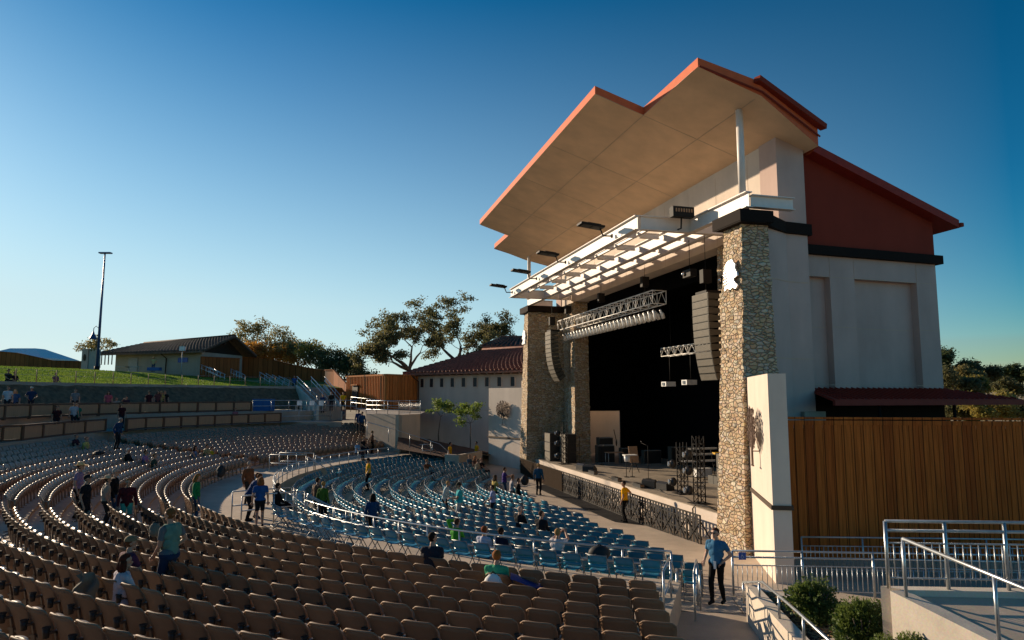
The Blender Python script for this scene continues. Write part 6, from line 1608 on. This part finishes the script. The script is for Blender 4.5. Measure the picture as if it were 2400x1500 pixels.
def person(label, pos, face, pose='stand', shirt='555555', sleeve='short', pants='23262e', pleg='long', shoes='1a1614', hair='3a2618', hairlen=0.0, hat=None, hatcol='222222', hgt=1.75, skin=0,
           lh=None, rh=None, lean=0.0, turn=0.0, nod=0.0, glasses=False, fine=False, held=None, group=None, vest=None, stride=0.0):
    """local frame: +Y the way the body faces, X to its right; metres for a 1.75 m adult"""
    k = hgt / 1.75; caps = []
    def C_(a, b, ra, rb, t): caps.append((Vector(a), Vector(b), ra, rb, t))
    sit = pose == 'sit'
    hz = .50 if sit else .93
    H = Vector((0, 0, hz)); tl = R(lean)
    def tor(x, y, z):           # torso-local: z above hips
        return H + Vector((x, y * math.cos(tl) + z * math.sin(tl), z * math.cos(tl) - y * math.sin(tl)))
    C_(tor(-.075, -.01, .0), tor(.075, -.01, .0), .125, .125, 'hip'); C_(tor(0, 0, .02), tor(0, 0, .20), .135, .125, 'torso')
    C_(tor(-.06, .005, .22), tor(.06, .005, .22), .115, .115, 'torso'); C_(tor(-.09, .0, .38), tor(.09, .0, .38), .115, .115, 'torso'); C_(tor(-.145, -.01, .47), tor(.145, -.01, .47), .065, .065, 'torso')
    C_(tor(0, 0, .28), tor(0, 0, .44), .13, .12, 'torso')
    C_(tor(0, -.005, .50), tor(0, .015, .60), .058, .055, 'neck')
    hc = tor(0, .03, .70); th_ = R(turn); nd = R(nod)
    def hd(x, y, z):
        y2 = y * math.cos(nd) + z * math.sin(nd); z2 = z * math.cos(nd) - y * math.sin(nd)
        return hc + Vector((x * math.cos(th_) - y2 * math.sin(th_), x * math.sin(th_) + y2 * math.cos(th_), z2))
    C_(hd(0, -.02, .035), hd(0, .012, .03), .088, .084, 'head'); C_(hd(0, .03, -.055), hd(0, .05, -.065), .056, .042, 'head'); C_(hd(0, .088, -.005), hd(0, .102, -.018), .014, .018, 'head')
    for sx in (-1, 1): C_(hd(.083 * sx, -.012, .012), hd(.088 * sx, -.012, -.02), .016, .013, 'head')
    # arms
    hands = []
    for sx, tgt in ((-1, lh), (1, rh)):
        sh = tor(.19 * sx, -.01, .47)
        if tgt is None: tgt = (.27, .06, .88) if not sit else (.13, .36, .62)
        if tgt == 'hip': tg = tor(.165 * sx, .06, .06); hint = Vector((sx, -.5, 0))
        else: tg = Vector((tgt[0] * sx, tgt[1], tgt[2])); hint = Vector((.35 * sx, -.8, -.5))
        el, wr = ik(sh, tg, .29, .26, hint)
        C_(sh, el, .056, .043, 'uarm'); C_(el, wr, .042, .029, 'farm'); hands.append((sx, el, wr))
    # legs
    for sx in (-1, 1):
        hp = tor(.09 * sx, 0, -.02)
        if sit: an = Vector((.11 * sx, .48 + .05 * sx * stride, .09)); kn, an = ik(hp, an, .44, .43, (0, 1, 1.2))
        else: an = Vector((.10 * sx, stride * sx * .22 - .02, .09)); kn, an = ik(hp, an, .43, .42, (0, 1, .1))
        C_(hp, kn, .088, .058, 'thigh'); C_(kn, kn.lerp(an, .4), .058, .058, 'calf'); C_(kn.lerp(an, .4), an, .058, .038, 'calf')
        C_(an + Vector((0, -.03, -.045)), an + Vector((.015 * sx, .15, -.055)), .042, .034, 'shoe')
    src = MB()
    for a, b, ra, rb, t in caps: capsule(src, a, b, ra, rb)
    me = bpy.data.meshes.new('tmp'); me.from_pydata(src.v, [], src.f); me.update(); ob = bpy.data.objects.new('tmp', me); TSC.collection.objects.link(ob)
    rm_ = ob.modifiers.new('r', 'REMESH'); rm_.mode = 'VOXEL'; rm_.voxel_size = .013 if fine else .021
    sm = ob.modifiers.new('s', 'SMOOTH'); sm.factor = .5; sm.iterations = 3 if fine else 2
    
    with bpy.context.temp_override(scene=TSC, view_layer=TSC.view_layers[0]): dg = bpy.context.evaluated_depsgraph_get(); dg.update()
    ev = ob.evaluated_get(dg); m2 = bpy.data.meshes.new_from_object(ev); bpy.data.objects.remove(ob); bpy.data.meshes.remove(me)
    nv = len(m2.vertices); co = np.empty(nv * 3, 'f'); m2.vertices.foreach_get('co', co); co = co.reshape(-1, 3)
    no = np.empty(nv * 3, 'f'); m2.vertices.foreach_get('normal', no); no = no.reshape(-1, 3)
    polys = [tuple(p.vertices) for p in m2.polygons]; bpy.data.meshes.remove(m2)
    pc = np.array([co[list(p)].mean(0) for p in polys]); best = np.full(len(pc), 1e9); tg_ = np.zeros(len(pc), int); tv = np.zeros(len(pc))
    for i, (a, b, ra, rb, t) in enumerate(caps):
        a_, b_ = np.array(a), np.array(b); ab = b_ - a_; u = np.clip(((pc - a_) @ ab) / max(1e-9, ab @ ab), 0, 1); d_ = np.linalg.norm(pc - (a_ + u[:, None] * ab), axis=1) - (ra + (rb - ra) * u)
        w_ = d_ < best; best[w_] = d_[w_]; tg_[w_] = i; tv[w_] = u[w_]
    tags = [caps[i][4] for i in tg_]
    root = thing('person', label, 'person', pos, group, rz=face); root.scale = (k, k, k)
    def P(name, mb, mt, par=None):
        meh = mb.mesh(name, mt); o = bpy.data.objects.new(name, meh); COL.objects.link(o); o.parent = par or root; return o
    body = MB(); body.v = [tuple(c) for c in co]; body.f = [list(p) for p in polys]; body.m = [0] * len(polys); body.sm = [True] * len(polys)
    # hands: palm, four fingers of different length, thumb
    for sx, el, wr in hands:
        t = (wr - el).normalized(); side = t.cross(Vector((0, 0, 1))); side = side.normalized() if side.length > .2 else Vector((1, 0, 0)); nn_ = side.cross(t).normalized()
        pe = wr + t * .085
        capsule(body, wr + t * .01 - side * .012, pe - side * .014, .024, .018, 6); capsule(body, wr + t * .01 + side * .012, pe + side * .014, .024, .018, 6)
        for f_, (o_, l_) in enumerate(((-.030, .058), (-.010, .072), (.010, .068), (.029, .052))):
            b0 = pe + side * o_; b1 = b0 + t * l_ * .5 - nn_ * .012; b2 = b1 + t * l_ * .38 - nn_ * .030; body.tube([b0, b1, b2], [.0095, .0085, .007], 5)
        tb = wr + t * .03 - side * .028 * sx * -1; body.tube([tb, tb + t * .03 + side * .025 * sx, tb + t * .062 + side * .034 * sx - nn_ * .012], [.012, .010, .008], 5)
    P('body', body, 'skin%d' % skin)
    def garment(name, sel, off, mt):
        ids = [i for i in range(len(polys)) if sel(i)]
        if not ids: return
        idx = {}; g_ = MB()
        for i in ids:
            f = []
            for v in polys[i]:
                if v not in idx: idx[v] = len(g_.v); n_ = noise.noise(Vector(co[v]) * 11 + Vector((len(label), 0, 0))); g_.v.append(tuple(co[v] + no[v] * (off + .006 * n_)))
                f.append(idx[v])
            g_.f.append(f); g_.m.append(0); g_.sm.append(True)
        return P(name, g_, mt)
    zsh = {'short': .62, 'none': 0.0, 'long': 2}[sleeve]
    garment('shirt', lambda i: tags[i] == 'torso' or (tags[i] == 'hip' and pc[i][2] > hz + .02 and not (sit and pc[i][1] > .1)) or (tags[i] == 'uarm' and (zsh > 1 or tv[i] < zsh)) or (tags[i] == 'farm' and zsh > 1), .014, cloth(shirt))
    if vest: garment('vest', lambda i: tags[i] == 'torso' and (abs(pc[i][0]) > .05 or pc[i][1] < .05) and True, .028, cloth(vest))
    garment('trousers' if pleg == 'long' else 'shorts', lambda i: tags[i] in ('hip', 'thigh') and not (tags[i] == 'thigh' and pleg == 'short' and tv[i] > .8) or (pleg == 'long' and tags[i] == 'calf'), .009, cloth(pants))
    for sg in (-1, 1): garment('shoe', lambda i: tags[i] == 'shoe' and pc[i][0] * sg > 0, .006, cloth(shoes))
    # hair as a cap over skull, leaving the face
    hh = MB(); loc_ = [Vector(hd(0, 0, 0))]
    nu, nv_ = 14, 10; g_ = random.Random(len(label))
    bald = hair == 'bald'
    if not bald:
        def hp_(u, v):
            ph = 2 * math.pi * u; th = math.pi * v; x, y, z = math.sin(th) * math.cos(ph), math.sin(th) * math.sin(ph), math.cos(th)
            fr = max(0, y); wv = .006 * noise.noise(Vector((x * 5, y * 5, z * 5 + len(label))))
            rr_ = .104 + wv + .012 * hairlen
            zz = .036 + rr_ * z * (1.02)
            if y > .30 and z < .48: rr_ *= .80
            if z < -.25: rr_ *= .9
            return hd(x * rr_ * .93, -.012 + y * rr_ * .98, zz)
        hh.grid(hp_, nu, nv_)
        if hairlen > .3:
            for q in range(7):
                an = R(180 + 180 * q / 6); x, y = math.cos(an) * .078, math.sin(an) * .078 - .01; L_h = .10 + .26 * hairlen
                hh.tube([hd(x, y, .03), hd(x * 1.2, y * 1.15, -L_h * .5), hd(x * 1.05, y * .95, -L_h)], [.035, .036 + .012 * hairlen, .012], 6)
        P('hair', hh, cloth(hair))
    if hat == 'cap':
        c_ = MB(); c_.grid(lambda u, v: hd(math.cos(6.2832 * u) * .108 * math.sin(v * 1.57), -.01 + math.sin(6.2832 * u) * .112 * math.sin(v * 1.57), .052 + .098 * math.cos(v * 1.57)), 14, 5)
        c_.add([hd(-.07, .085, .055), hd(.07, .085, .055), hd(.055, .175, .035), hd(-.055, .175, .035), hd(-.07, .085, .064), hd(.07, .085, .064), hd(.055, .175, .044), hd(-.055, .175, .044)], [(3, 2, 1, 0), (4, 5, 6, 7), (0, 1, 5, 4), (1, 2, 6, 5), (2, 3, 7, 6), (3, 0, 4, 7)]); P('cap', c_, cloth(hatcol))
    if hat == 'brim':
        c_ = MB(); c_.tube([hd(0, -.01, .055), hd(0, -.01, .10), hd(0, -.01, .165), hd(0, -.01, .175)], [.112, .108, .09, .05], 14)
        c_.grid(lambda u, v: hd(math.cos(6.2832 * u) * (.10 + .11 * v), -.01 + math.sin(6.2832 * u) * (.10 + .13 * v), .058 + (.035 * v * v * abs(math.cos(6.2832 * u)) - .012 * v)), 18, 3); P('hat', c_, cloth(hatcol))
    if glasses:
        c_ = MB()
        for sx in (-1, 1): c_.obox(hd(.033 * sx, .094, .022), Vector((.027, 0, 0)), Vector((0, .006, 0)), Vector((0, 0, .017))); c_.bar(hd(.06 * sx, .09, .026), hd(.088 * sx, -.01, .02), .006)
        P('sunglasses', c_, 'black_gear')
    else:
        for sx in (-1, 1): P('eye', MB().ball(hd(.030 * sx, .089, .018), .010, .006, .008, 6, 4), 'eye_dark')
    P('mouth', MB().ball(hd(0, .093, -.052), .022, .006, .006, 6, 4), 'lips')
    if sleeve != 'none' and not sit: pass
    if held: P(held[0], held[1](hands), held[2])
    return root

def floor_z(p):
    r, a = polar(p)
    if a < -57.2 and r > 23: return .53
    if r < 23.45: return zpit(r)
    if r < 26.5: return 1.2
    if r < RT:
        for i in range(NROW):
            if r < row_r(i) + .27: return row_z(i)
    return pz
def spot(x, y, h):              # floor point whose head top (h above floor) is seen at the pixel
    zf = 1.5
    for _ in range(25):
        p = at_z(x, y, min(5.45, zf + h)); zf = zf * .5 + floor_z(p) * .5
    return Vector((p.x, p.y, floor_z(p)))
def sp(x, y, h, z): p = at_z(x, y, z + h); return Vector((p.x, p.y, z))
def spotp(x, y, h):
    zf = .4
    for _ in range(25): p = at_z(x, y, zf + h); zf = zpit(min(polar(p)[0], 22.6))
    return Vector((p.x, p.y, zf))
def sr(x, y, rt, h):        # head top at the pixel, at radius rt on the far side
    best_ = None
    for Yk in range(250, 900):
        q = at_y(x, y, Yk / 10); e_ = abs(polar(q)[0] - rt)
        if best_ is None or e_ < best_[0]: best_ = (e_, q)
    q = best_[1]; return Vector((q.x, q.y, q.z - h))
def rowspot(x, y, h):           # nearest standing line (just in front of a seat) in the brown rows
    p = spot(x, y, h); return p
def seatspot(x, y, h=1.30):
    p = spot(x, y, h); r, a = polar(p)
    if r > 26.4:
        i = min(range(NROW), key=lambda j: abs(row_r(j) - .20 - r)); q = PO(row_r(i) - .12, a, row_z(i)); return q
    return Vector((p.x, p.y, p.z))
TOSTAGE = lambda p: faceC(p)
def az(deg): return -R(deg)      # body faces azimuth deg (0 = away from the camera, + right)
# --- near brown seats
p = sp(402, 1193, 1.80, row_z(4)); 
vp = rowspot(402, 1193, 1.80)
person('standing man in pale green vest over grey shirt and blue jeans, hand on hip', vp, az(-72), shirt='5d6468', vest='5f8072', pants='1d3350', hair='6a4526', rh='hip', lh=(.16, .2, .92), hgt=1.80, fine=True, glasses=True, nod=8, turn=4)
q = seatspot(285, 1292); person('seated woman with dark red bob in patterned white blouse, nearest left', q, az(40), 'sit', shirt='b9adb0', sleeve='short', pants='1b2233', hair='4a2012', hairlen=.35, fine=True, hgt=1.64, turn=-25)
q2 = seatspot(268, 1266); person('seated man in tan cap and dark purple shirt beside the red haired woman', q2, az(35), 'sit', shirt='55283f', pants='20242e', hair='5a3a22', hat='cap', hatcol='7c6a50', fine=True, hgt=1.74, turn=-20)
person('man in straw cowboy hat and lavender shirt standing in the rows', rowspot(188, 1082, 1.86), az(75), shirt='8a7089', pants='14161c', hair='2c1c12', hat='brim', hatcol='c8a878', hgt=1.8, fine=True, lh=(.2, .1, .9))
person('young man in dark cap standing just behind the cowboy hat', rowspot(204, 1109, 1.78), az(80), shirt='15171c', pants='15161a', hair='22160f', hat='cap', hatcol='1c1c20', hgt=1.72)
person('grey haired man in black jacket and sunglasses with blue jeans', rowspot(270, 1100, 1.78), az(70), shirt='0e0e11', sleeve='long', pants='2c4058', hair='9a8f85', glasses=True, hgt=1.8, fine=True)
person('pale hatted person half hidden behind the black jacket man', rowspot(252, 1108, 1.74), az(50), shirt='9a8a78', pants='2a2a2a', hair='3a2618', hat='brim', hatcol='b7a184', hgt=1.62)
person('girl in dark red sweater and teal shorts standing', rowspot(301, 1121, 1.62), az(150), shirt='4a1219', sleeve='long', pants='4f9a86', pleg='short', hair='8a5a30', hairlen=.2, hgt=1.60, fine=True)
person('curly haired woman in bright green top and jeans standing in a row', rowspot(462, 1110, 1.68), az(75), shirt='12703e', sleeve='long', pants='2e4a66', hair='8a5a2c', hairlen=.55, hgt=1.66, fine=True, nod=18)
person('older man in brown plaid shirt at the end of a row', rowspot(584, 1082, 1.74), az(120), shirt='6d4128', sleeve='long', pants='2a2622', hair='8d8078', hgt=1.74)
person('person in blue hooded top bending forward by the aisle', rowspot(585, 1112, 1.62), az(80), shirt='1c3b66', sleeve='long', pants='101217', hair='6a3b20', hairlen=.2, hgt=1.72, lean=28, nod=20, fine=True, lh=(.15, .5, 1.0), rh=(.15, .5, 1.0))
person('woman in blue t-shirt and dark shorts at the aisle rail', rowspot(612, 1118, 1.66), az(-20), shirt='1d4a80', pants='14161c', pleg='short', hair='7a4a28', hairlen=.4, hgt=1.64, fine=True)
person('woman in red top hidden behind the blue shirted pair', rowspot(603, 1108, 1.62), az(60), shirt='8f2530', pants='22242a', hair='5a3018', hairlen=.3, hgt=1.6)
q = seatspot(650, 1134); person('dark clothed person seated beside the guard rail loop', q, faceC(q), 'sit', shirt='0e0f12', sleeve='long', pants='101114', hair='1d130d')
q = seatspot(1023, 1253); person('dark haired man in charcoal t-shirt seated in the front brown row', q, az(5), 'sit', shirt='2a2a33', pants='1b1c22', hair='24160e', fine=True, hgt=1.80, turn=-50)
q = seatspot(1187, 1277); tw_p = person('auburn haired woman in mint green top seated in the front brown row', q, az(12), 'sit', shirt='3f9f76', pants='1b2050', hair='8c5527', hairlen=.12, fine=True, hgt=1.68)
bag(q + Vector((-.06, -.42, .42)), .36, .5, 'paper', 'grey white backpack hung on the seat of the woman in mint', rz=R(5))
m = MB(); m.grid(lambda u, v: q + Vector((.28 + .62 * u, .15 - .75 * v + .02 * math.sin(9 * u), .62 + .32 * math.sin(v * 2.2) * (1 - .35 * u) - .12 * u)), 10, 10); tag(m.build('blanket', 'bag_blue', fixn=False), 'dark blue blanket spread over the seats beside the woman in mint', 'blanket')
# jacket hanging over the near seat by the red haired woman
jp = seatspot(235, 1340, .9); m = MB(); m.grid(lambda u, v: jp + Vector((-.22 + .36 * u + .05 * math.sin(v * 7), -.36 + .05 * math.sin(u * 11 + v * 4), .92 - (.34 + .16 * u) * v + .05 * math.sin(u * 3.1))), 12, 10); tag(m.build('jacket', 'cloth_grey', fixn=False), 'grey knit jacket draped over the seat beside the red haired woman', 'jacket')
# --- far and middle brown seats
for x, y, lb, kw in ((193, 1023, 'man in maroon shirt seated in the upper rows', dict(shirt='3d2530', hair='5a5050', pants='1c2c50')), (208, 1025, 'seated woman in white and yellow beside the maroon shirt man', dict(shirt='b9a860', hair='7a5a4a', hairlen=.2, pants='25304a')),
        (316, 1054, 'white haired person in black coat seated, back turned', dict(shirt='101417', sleeve='long', hair='c9c0b4')), (328, 1053, 'seated woman in sunglasses and lilac top leaning close', dict(shirt='8d6a93', hair='4a2a1c', hairlen=.2, glasses=True)),
        (350, 1062, 'seated person in dark green shirt turned to the stage', dict(shirt='2d4238', hair='5f4228')), (448, 1044, 'woman with long dark hair in blue dress seated', dict(shirt='4a6a92', sleeve='none', hair='2b1610', hairlen=.9)),
        (476, 1040, 'seated man in pale khaki shirt', dict(shirt='868560', hair='3a261a')), (501, 1041, 'child in bright yellow top seated', dict(shirt='9a9a20', hair='2c1c14', hgt=1.5)),
        (4, 1079, 'red haired person seated at the left edge', dict(shirt='3a3a60', hair='a05a20', hairlen=.5)), (838, 1034, 'seated person in light blue at the far brown block', dict(shirt='6a92b8', hair='4a2c18')),
        (851, 1037, 'seated person in dark clothes beside the light blue one', dict(shirt='17181c', hair='5f4a20')), (952, 1030, 'dark haired man in black shirt and jeans seated at the far rail', dict(shirt='141416', hair='20140e', pants='33506e'))):
    q = seatspot(x, y); person(lb, q, faceC(q), 'sit', **kw)
q = rowspot(872, 1010, 1.75); person('person with curly hair in brown standing among the far seats', q, az(60), shirt='4d2e1e', sleeve='long', pants='15100d', hair='6a4f30', hairlen=.3)
q = sp(277, 978, 1.72, 2.75); person('grey haired man in blue shirt stepping through the gap in the box wall', q, az(100), shirt='12365c', sleeve='long', pants='101c22', hair='8a8a88', hgt=1.72, lean=14)
# --- boxes, bank, lawn
for x, y, z, lb, kw in ((20, 906, ZB2, 'man in white t-shirt standing in the upper box, far left', dict(shirt='aab2ba', hair='3a2418')), (37, 913, ZB2, 'fair haired person in blue standing beside the white t-shirt', dict(shirt='2c4a70', hair='a07a48', hairlen=.4)),
        (75, 907, ZB2, 'man in white cap and navy shirt with hands on hips', dict(shirt='173052', hair='2c1d14', hat='cap', hatcol='b5b0a4', lh='hip', rh='hip')), (178, 912, ZB2, 'man in grey patterned shirt standing in the upper box', dict(shirt='6c7378', hair='4a3524')),
        (255, 917, ZB2, 'woman in pink top in the upper box', dict(shirt='a84e5e', hair='4a2418', hairlen=.5)), (350, 917, ZB2, 'person in dark red with hat in the upper box', dict(shirt='3a1a22', hair='3a2c20', hat='brim', hatcol='6a6450')),
        (371, 916, ZB2, 'dark haired woman facing right in the upper box', dict(shirt='5a3a3c', hair='3a1c10', hairlen=.4)), (379, 917, ZB2, 'blonde woman in yellow top in the upper box', dict(shirt='9a8850', hair='b08a50', hairlen=.4)), (388, 916, ZB2, 'person in black behind the blonde woman', dict(shirt='1c1c20', hair='6a5a3c'))):
    q = sr(x, y, 42.8, 1.70); person(lb, q, az(150), **dict(kw, hgt=1.70))
for x, y, lb, kw in ((274, 931, 'child head just above the upper box wall', dict(shirt='8a8a80', hair='5a4a38')), (297, 928, 'seated person lifting an arm behind the upper box wall', dict(shirt='3c2c38', hair='2a1a14', rh=(.2, .45, 1.1)))):
    q = sr(x, y, 42.6, 1.30); person(lb, q, az(150), 'sit', **dict(kw, hgt=1.70))
for x, y, lb, kw in ((135, 951, 'person in dark red sitting in the lower box', dict(shirt='35161c', hair='5a3224', hairlen=.2)), (175, 943, 'person in white patterned shirt in the lower box', dict(shirt='97a2ad', hair='3f2a1c')), (182, 946, 'person in teal shirt in the lower box', dict(shirt='0f6a58', hair='2b1d13')),
        (287, 946, 'person in maroon shirt sitting in the lower box', dict(shirt='35141c', hair='33231a')), (552, 957, 'person lying low with only the head above the lower box wall', dict(shirt='9a6068', hair='6a4a2a', hairlen=.2))):
    q = sr(x, y, 39.3, 1.68); person(lb, q, az(130), **dict(kw, hgt=1.68))
for x, y, lb, kw in ((20, 867, 'dark haired person sitting on the lawn, leftmost', dict(shirt='1c2420', hair='2a1c16', hairlen=.3)), (35, 872, 'person in black reclining on the lawn beside a bag', dict(shirt='15161a', hair='2a1d16')), (131, 875, 'person in patterned pink shirt sitting alone on the lawn', dict(shirt='70525c', hair='4a3524'))):
    best_ = None
    for Yk in range(400, 800):
        q = at_y(x, y, Yk / 10)
        if polar(q)[0] < 47.8: continue
        e_ = abs(q.z - zlawn(*polar(q)) - .86)
        if best_ is None or e_ < best_[0]: best_ = (e_, q)
    q = best_[1]; q = Vector((q.x, q.y, q.z - 1.28)); person(lb, q, az(110), 'sit', **kw)
q = at_y(359, 868, 79); q.z = zlawn(*polar(q)) ; q = Vector((q.x, q.y, 8.42)); person('fair haired person in pale yellow top standing at the top of the lawn', q, az(170), shirt='b8a878', pants='2c4560', hair='a07c4a', hairlen=.5, hgt=1.75, lh='hip', rh='hip')
tag(MB().obox(at_y(362, 867, 78) + up * .1, Vector((.7, 0, 0)), Vector((0, .3, 0)), up * .18).build('blue_bench', 'bin_blue'), 'small blue box at the feet of the person on the lawn top', 'box')
# --- stairs and landings
for x, y, Y, lb, kw in ((690, 880, 74, 'person in blue going up the hill stairs', dict(shirt='1f4f88', hair='5a3c28', hgt=1.7)), (757, 925, 66, 'person in blue jacket at the foot of the concrete stairs', dict(shirt='1c3c64', sleeve='long', hair='8a8078')), (777, 920, 66, 'person in dark clothes with pale scarf by the stairs', dict(shirt='2a2620', sleeve='long', hair='6a5a48')),
        (805, 920, 64, 'guard in bright yellow shirt at the far landing, back turned', dict(shirt='d8a010', hair='2a1a12', pants='14110e')), (841, 962, 56, 'person in purple blue top at the end of the far rows, left', dict(shirt='26335c', sleeve='long', hair='22150f', hairlen=.3)), (849, 966, 55.5, 'person in blue top at the end of the far rows, right', dict(shirt='1b3f60', sleeve='long', hair='20140e', hairlen=.3)),
        ):
    q = at_y(x, y, Y); q.z -= 1.72; person(lb, q, az(170), **kw)
q = sp(1055, 1037, 1.75, .5); person('guard in yellow shirt walking at the far end of the pit', q, az(100), shirt='d09a10', pants='12100e', hair='1a120c', stride=1.0)
q = sp(1117, 1035, 1.75, .5); person('guard in yellow shirt against the far pale wing wall', q, az(-120), shirt='d09a10', pants='14110f', hair='2a1c14', hairlen=.2)
# --- pit
def pit(x, y, lb, f, pose='stand', h=None, **kw):
    hh_ = h or (1.72 if pose == 'stand' else 1.30); q = spotp(x, y, hh_); person(lb, q, az(f) if f is not None else faceC(q), pose, **kw)
pit(864, 1074, 'guard in yellow shirt and black cap standing in the middle of the blue chairs', -100, h=1.76, shirt='e0a414', pants='120f0e', hair='1c130e', hat='cap', hatcol='121212', lh=(.18, .1, .9), fine=True)
pit(1000, 1078, 'person in brown with arm stretched along the blue chairs', 120, 'sit', shirt='5a3a28', hair='8a5a34', hairlen=.3, lh=(.75, .1, .75))
for x, y, lb, kw in ((1100, 1067, 'person in blue seated near the far wing wall, left of the group', dict(shirt='34556a', hair='8a6a50')), (1113, 1070, 'red haired person seated in the group by the wing wall', dict(shirt='6a4a3c', hair='9a5f38', hairlen=.4)), (1119, 1077, 'person in cream seated in the group by the wing wall', dict(shirt='a89a82', hair='6a4630', hairlen=.3)), (1131, 1075, 'person in black leaning right in the group by the wing wall', dict(shirt='17171a', hair='8a6450', lean=-10))):
    pit(x, y, lb, None, 'sit', **kw)
pit(1182, 1096, 'woman in purple top standing with raised hands in the pit', 90, h=1.66, shirt='3f2a72', sleeve='short', pants='26405c', hair='3a2012', hairlen=.1, hgt=1.66, lh=(.2, .42, 1.32), rh=(.2, .42, 1.32))
pit(1160, 1115, 'long haired woman in yellow top seated before the purple one', 60, 'sit', shirt='b09a50', hair='4a3524', hairlen=.9)
pit(1200, 1115, 'person in white top seated right of the purple one', 80, 'sit', shirt='b8b0b0', hair='6a4c38', hairlen=.2)
pit(1214, 1122, 'person in black seated before the black bags', 90, 'sit', shirt='121317', hair='3a2a20', sleeve='long')
pit(1262, 1088, 'blond person in blue shirt standing by the stage barrier', 20, h=1.72, shirt='1c4a66', sleeve='long', pants='17181c', hair='b08a5a', hairlen=.2)
pit(1043, 1127, 'person in white jacket standing with a black coat over the arm', 95, h=1.66, shirt='9fb0b4', sleeve='long', pants='121316', hair='a07848', hairlen=.15, hgt=1.66, lh=(.2, .35, 1.05), lean=10)
pit(1077, 1132, 'man in tie-dye teal t-shirt and dark cap looking at his hands', -95, h=1.74, shirt='2fa3a8', pants='b8b0a8', hair='2a1c14', hat='cap', hatcol='2a2a20', nod=18, lh=(.10, .36, 1.12), rh=(.10, .36, 1.12), fine=True)
pit(1155, 1136, 'boy in light blue shirt standing among the blue chairs', -80, h=1.58, shirt='8494c0', pants='20242e', hair='2c1a12', hgt=1.56, lh=(.15, .3, 1.0))
pit(874, 1157, 'dark haired woman in blue denim jacket standing in the pit', 10, h=1.66, shirt='1e3f62', sleeve='long', pants='15171c', hair='24140e', hairlen=.4, hgt=1.64, rh=(.15, .34, 1.0), fine=True)
pit(744, 1122, 'man in brown standing left of the woman in green', 40, h=1.72, shirt='5a4436', pants='14151a', hair='3a2418')
pit(758, 1128, 'woman in olive green sweater standing with her back turned', 20, h=1.66, shirt='4d6a24', sleeve='long', pants='14151a', hair='a0783f', hairlen=.25, hgt=1.64, fine=True)
pit(1218, 1189, 'white haired person with pale blue scarf seated in the pit', None, 'sit', shirt='121318', sleeve='long', hair='b8a090')
pit(1268, 1199, 'man in dark grey jacket seated beside the white haired person', None, 'sit', shirt='1d1c20', sleeve='long', hair='4a342a', turn=-40)
pit(1306, 1242, 'fair haired person in white holding up a camera with both hands', None, 'sit', shirt='c8c0c0', hair='a07848', lh=(.07, .42, 1.18), rh=(.07, .42, 1.18), fine=True,
    held=('camera', lambda hs: MB().obox((0, .50, 1.20), (.07, 0, 0), (0, .02, 0), (0, 0, .04)), 'black_gear'))
pit(1070, 1216, 'man in bright green shirt shading his eyes with one arm', None, 'sit', h=1.32, shirt='4aa030', sleeve='long', hair='4a3022', lh=(.16, .16, 1.24), fine=True)
pit(1134, 1236, 'auburn haired woman in white shirt seated in the pit, back turned', None, 'sit', shirt='b9bccc', hair='7a3f1e', hairlen=.3, fine=True)
pit(1173, 1239, 'dark haired person in navy seated beside the woman in white', None, 'sit', shirt='141c30', hair='2c1a12', fine=True)
# --- by the stage and walkway
q = Vector((5.15, 17.4, .54)); q = sp(1677, 1238, 1.80, .54)
def badge(hs): return MB().obox((-.02, .165, .92), (.03, 0, 0), (0, .006, 0), (0, 0, .09))
person('man in blue polo shirt, black trousers and sunglasses leaning on the rail', q, az(218), turn=-14, shirt='376a8c', pants='0d0c0d', hair='4a2414', glasses=True, rh=(.26, .12, .98), lh='hip', hgt=1.80, fine=True, stride=.5, held=('badge', badge, 'white_plastic'), skin=1)
q = sp(1463, 1129, 1.76, .05); person('guard in yellow shirt leaning one arm on the stage barrier', q, az(-60), shirt='e8a80c', pants='0d0c0c', hair='24140c', rh=(.50, .08, 1.22), hgt=1.78, fine=True, stride=.4, turn=20)
bpy.data.scenes.remove(TSC)
for o in bpy.data.objects:
    if '_o' in o: del o['_o']
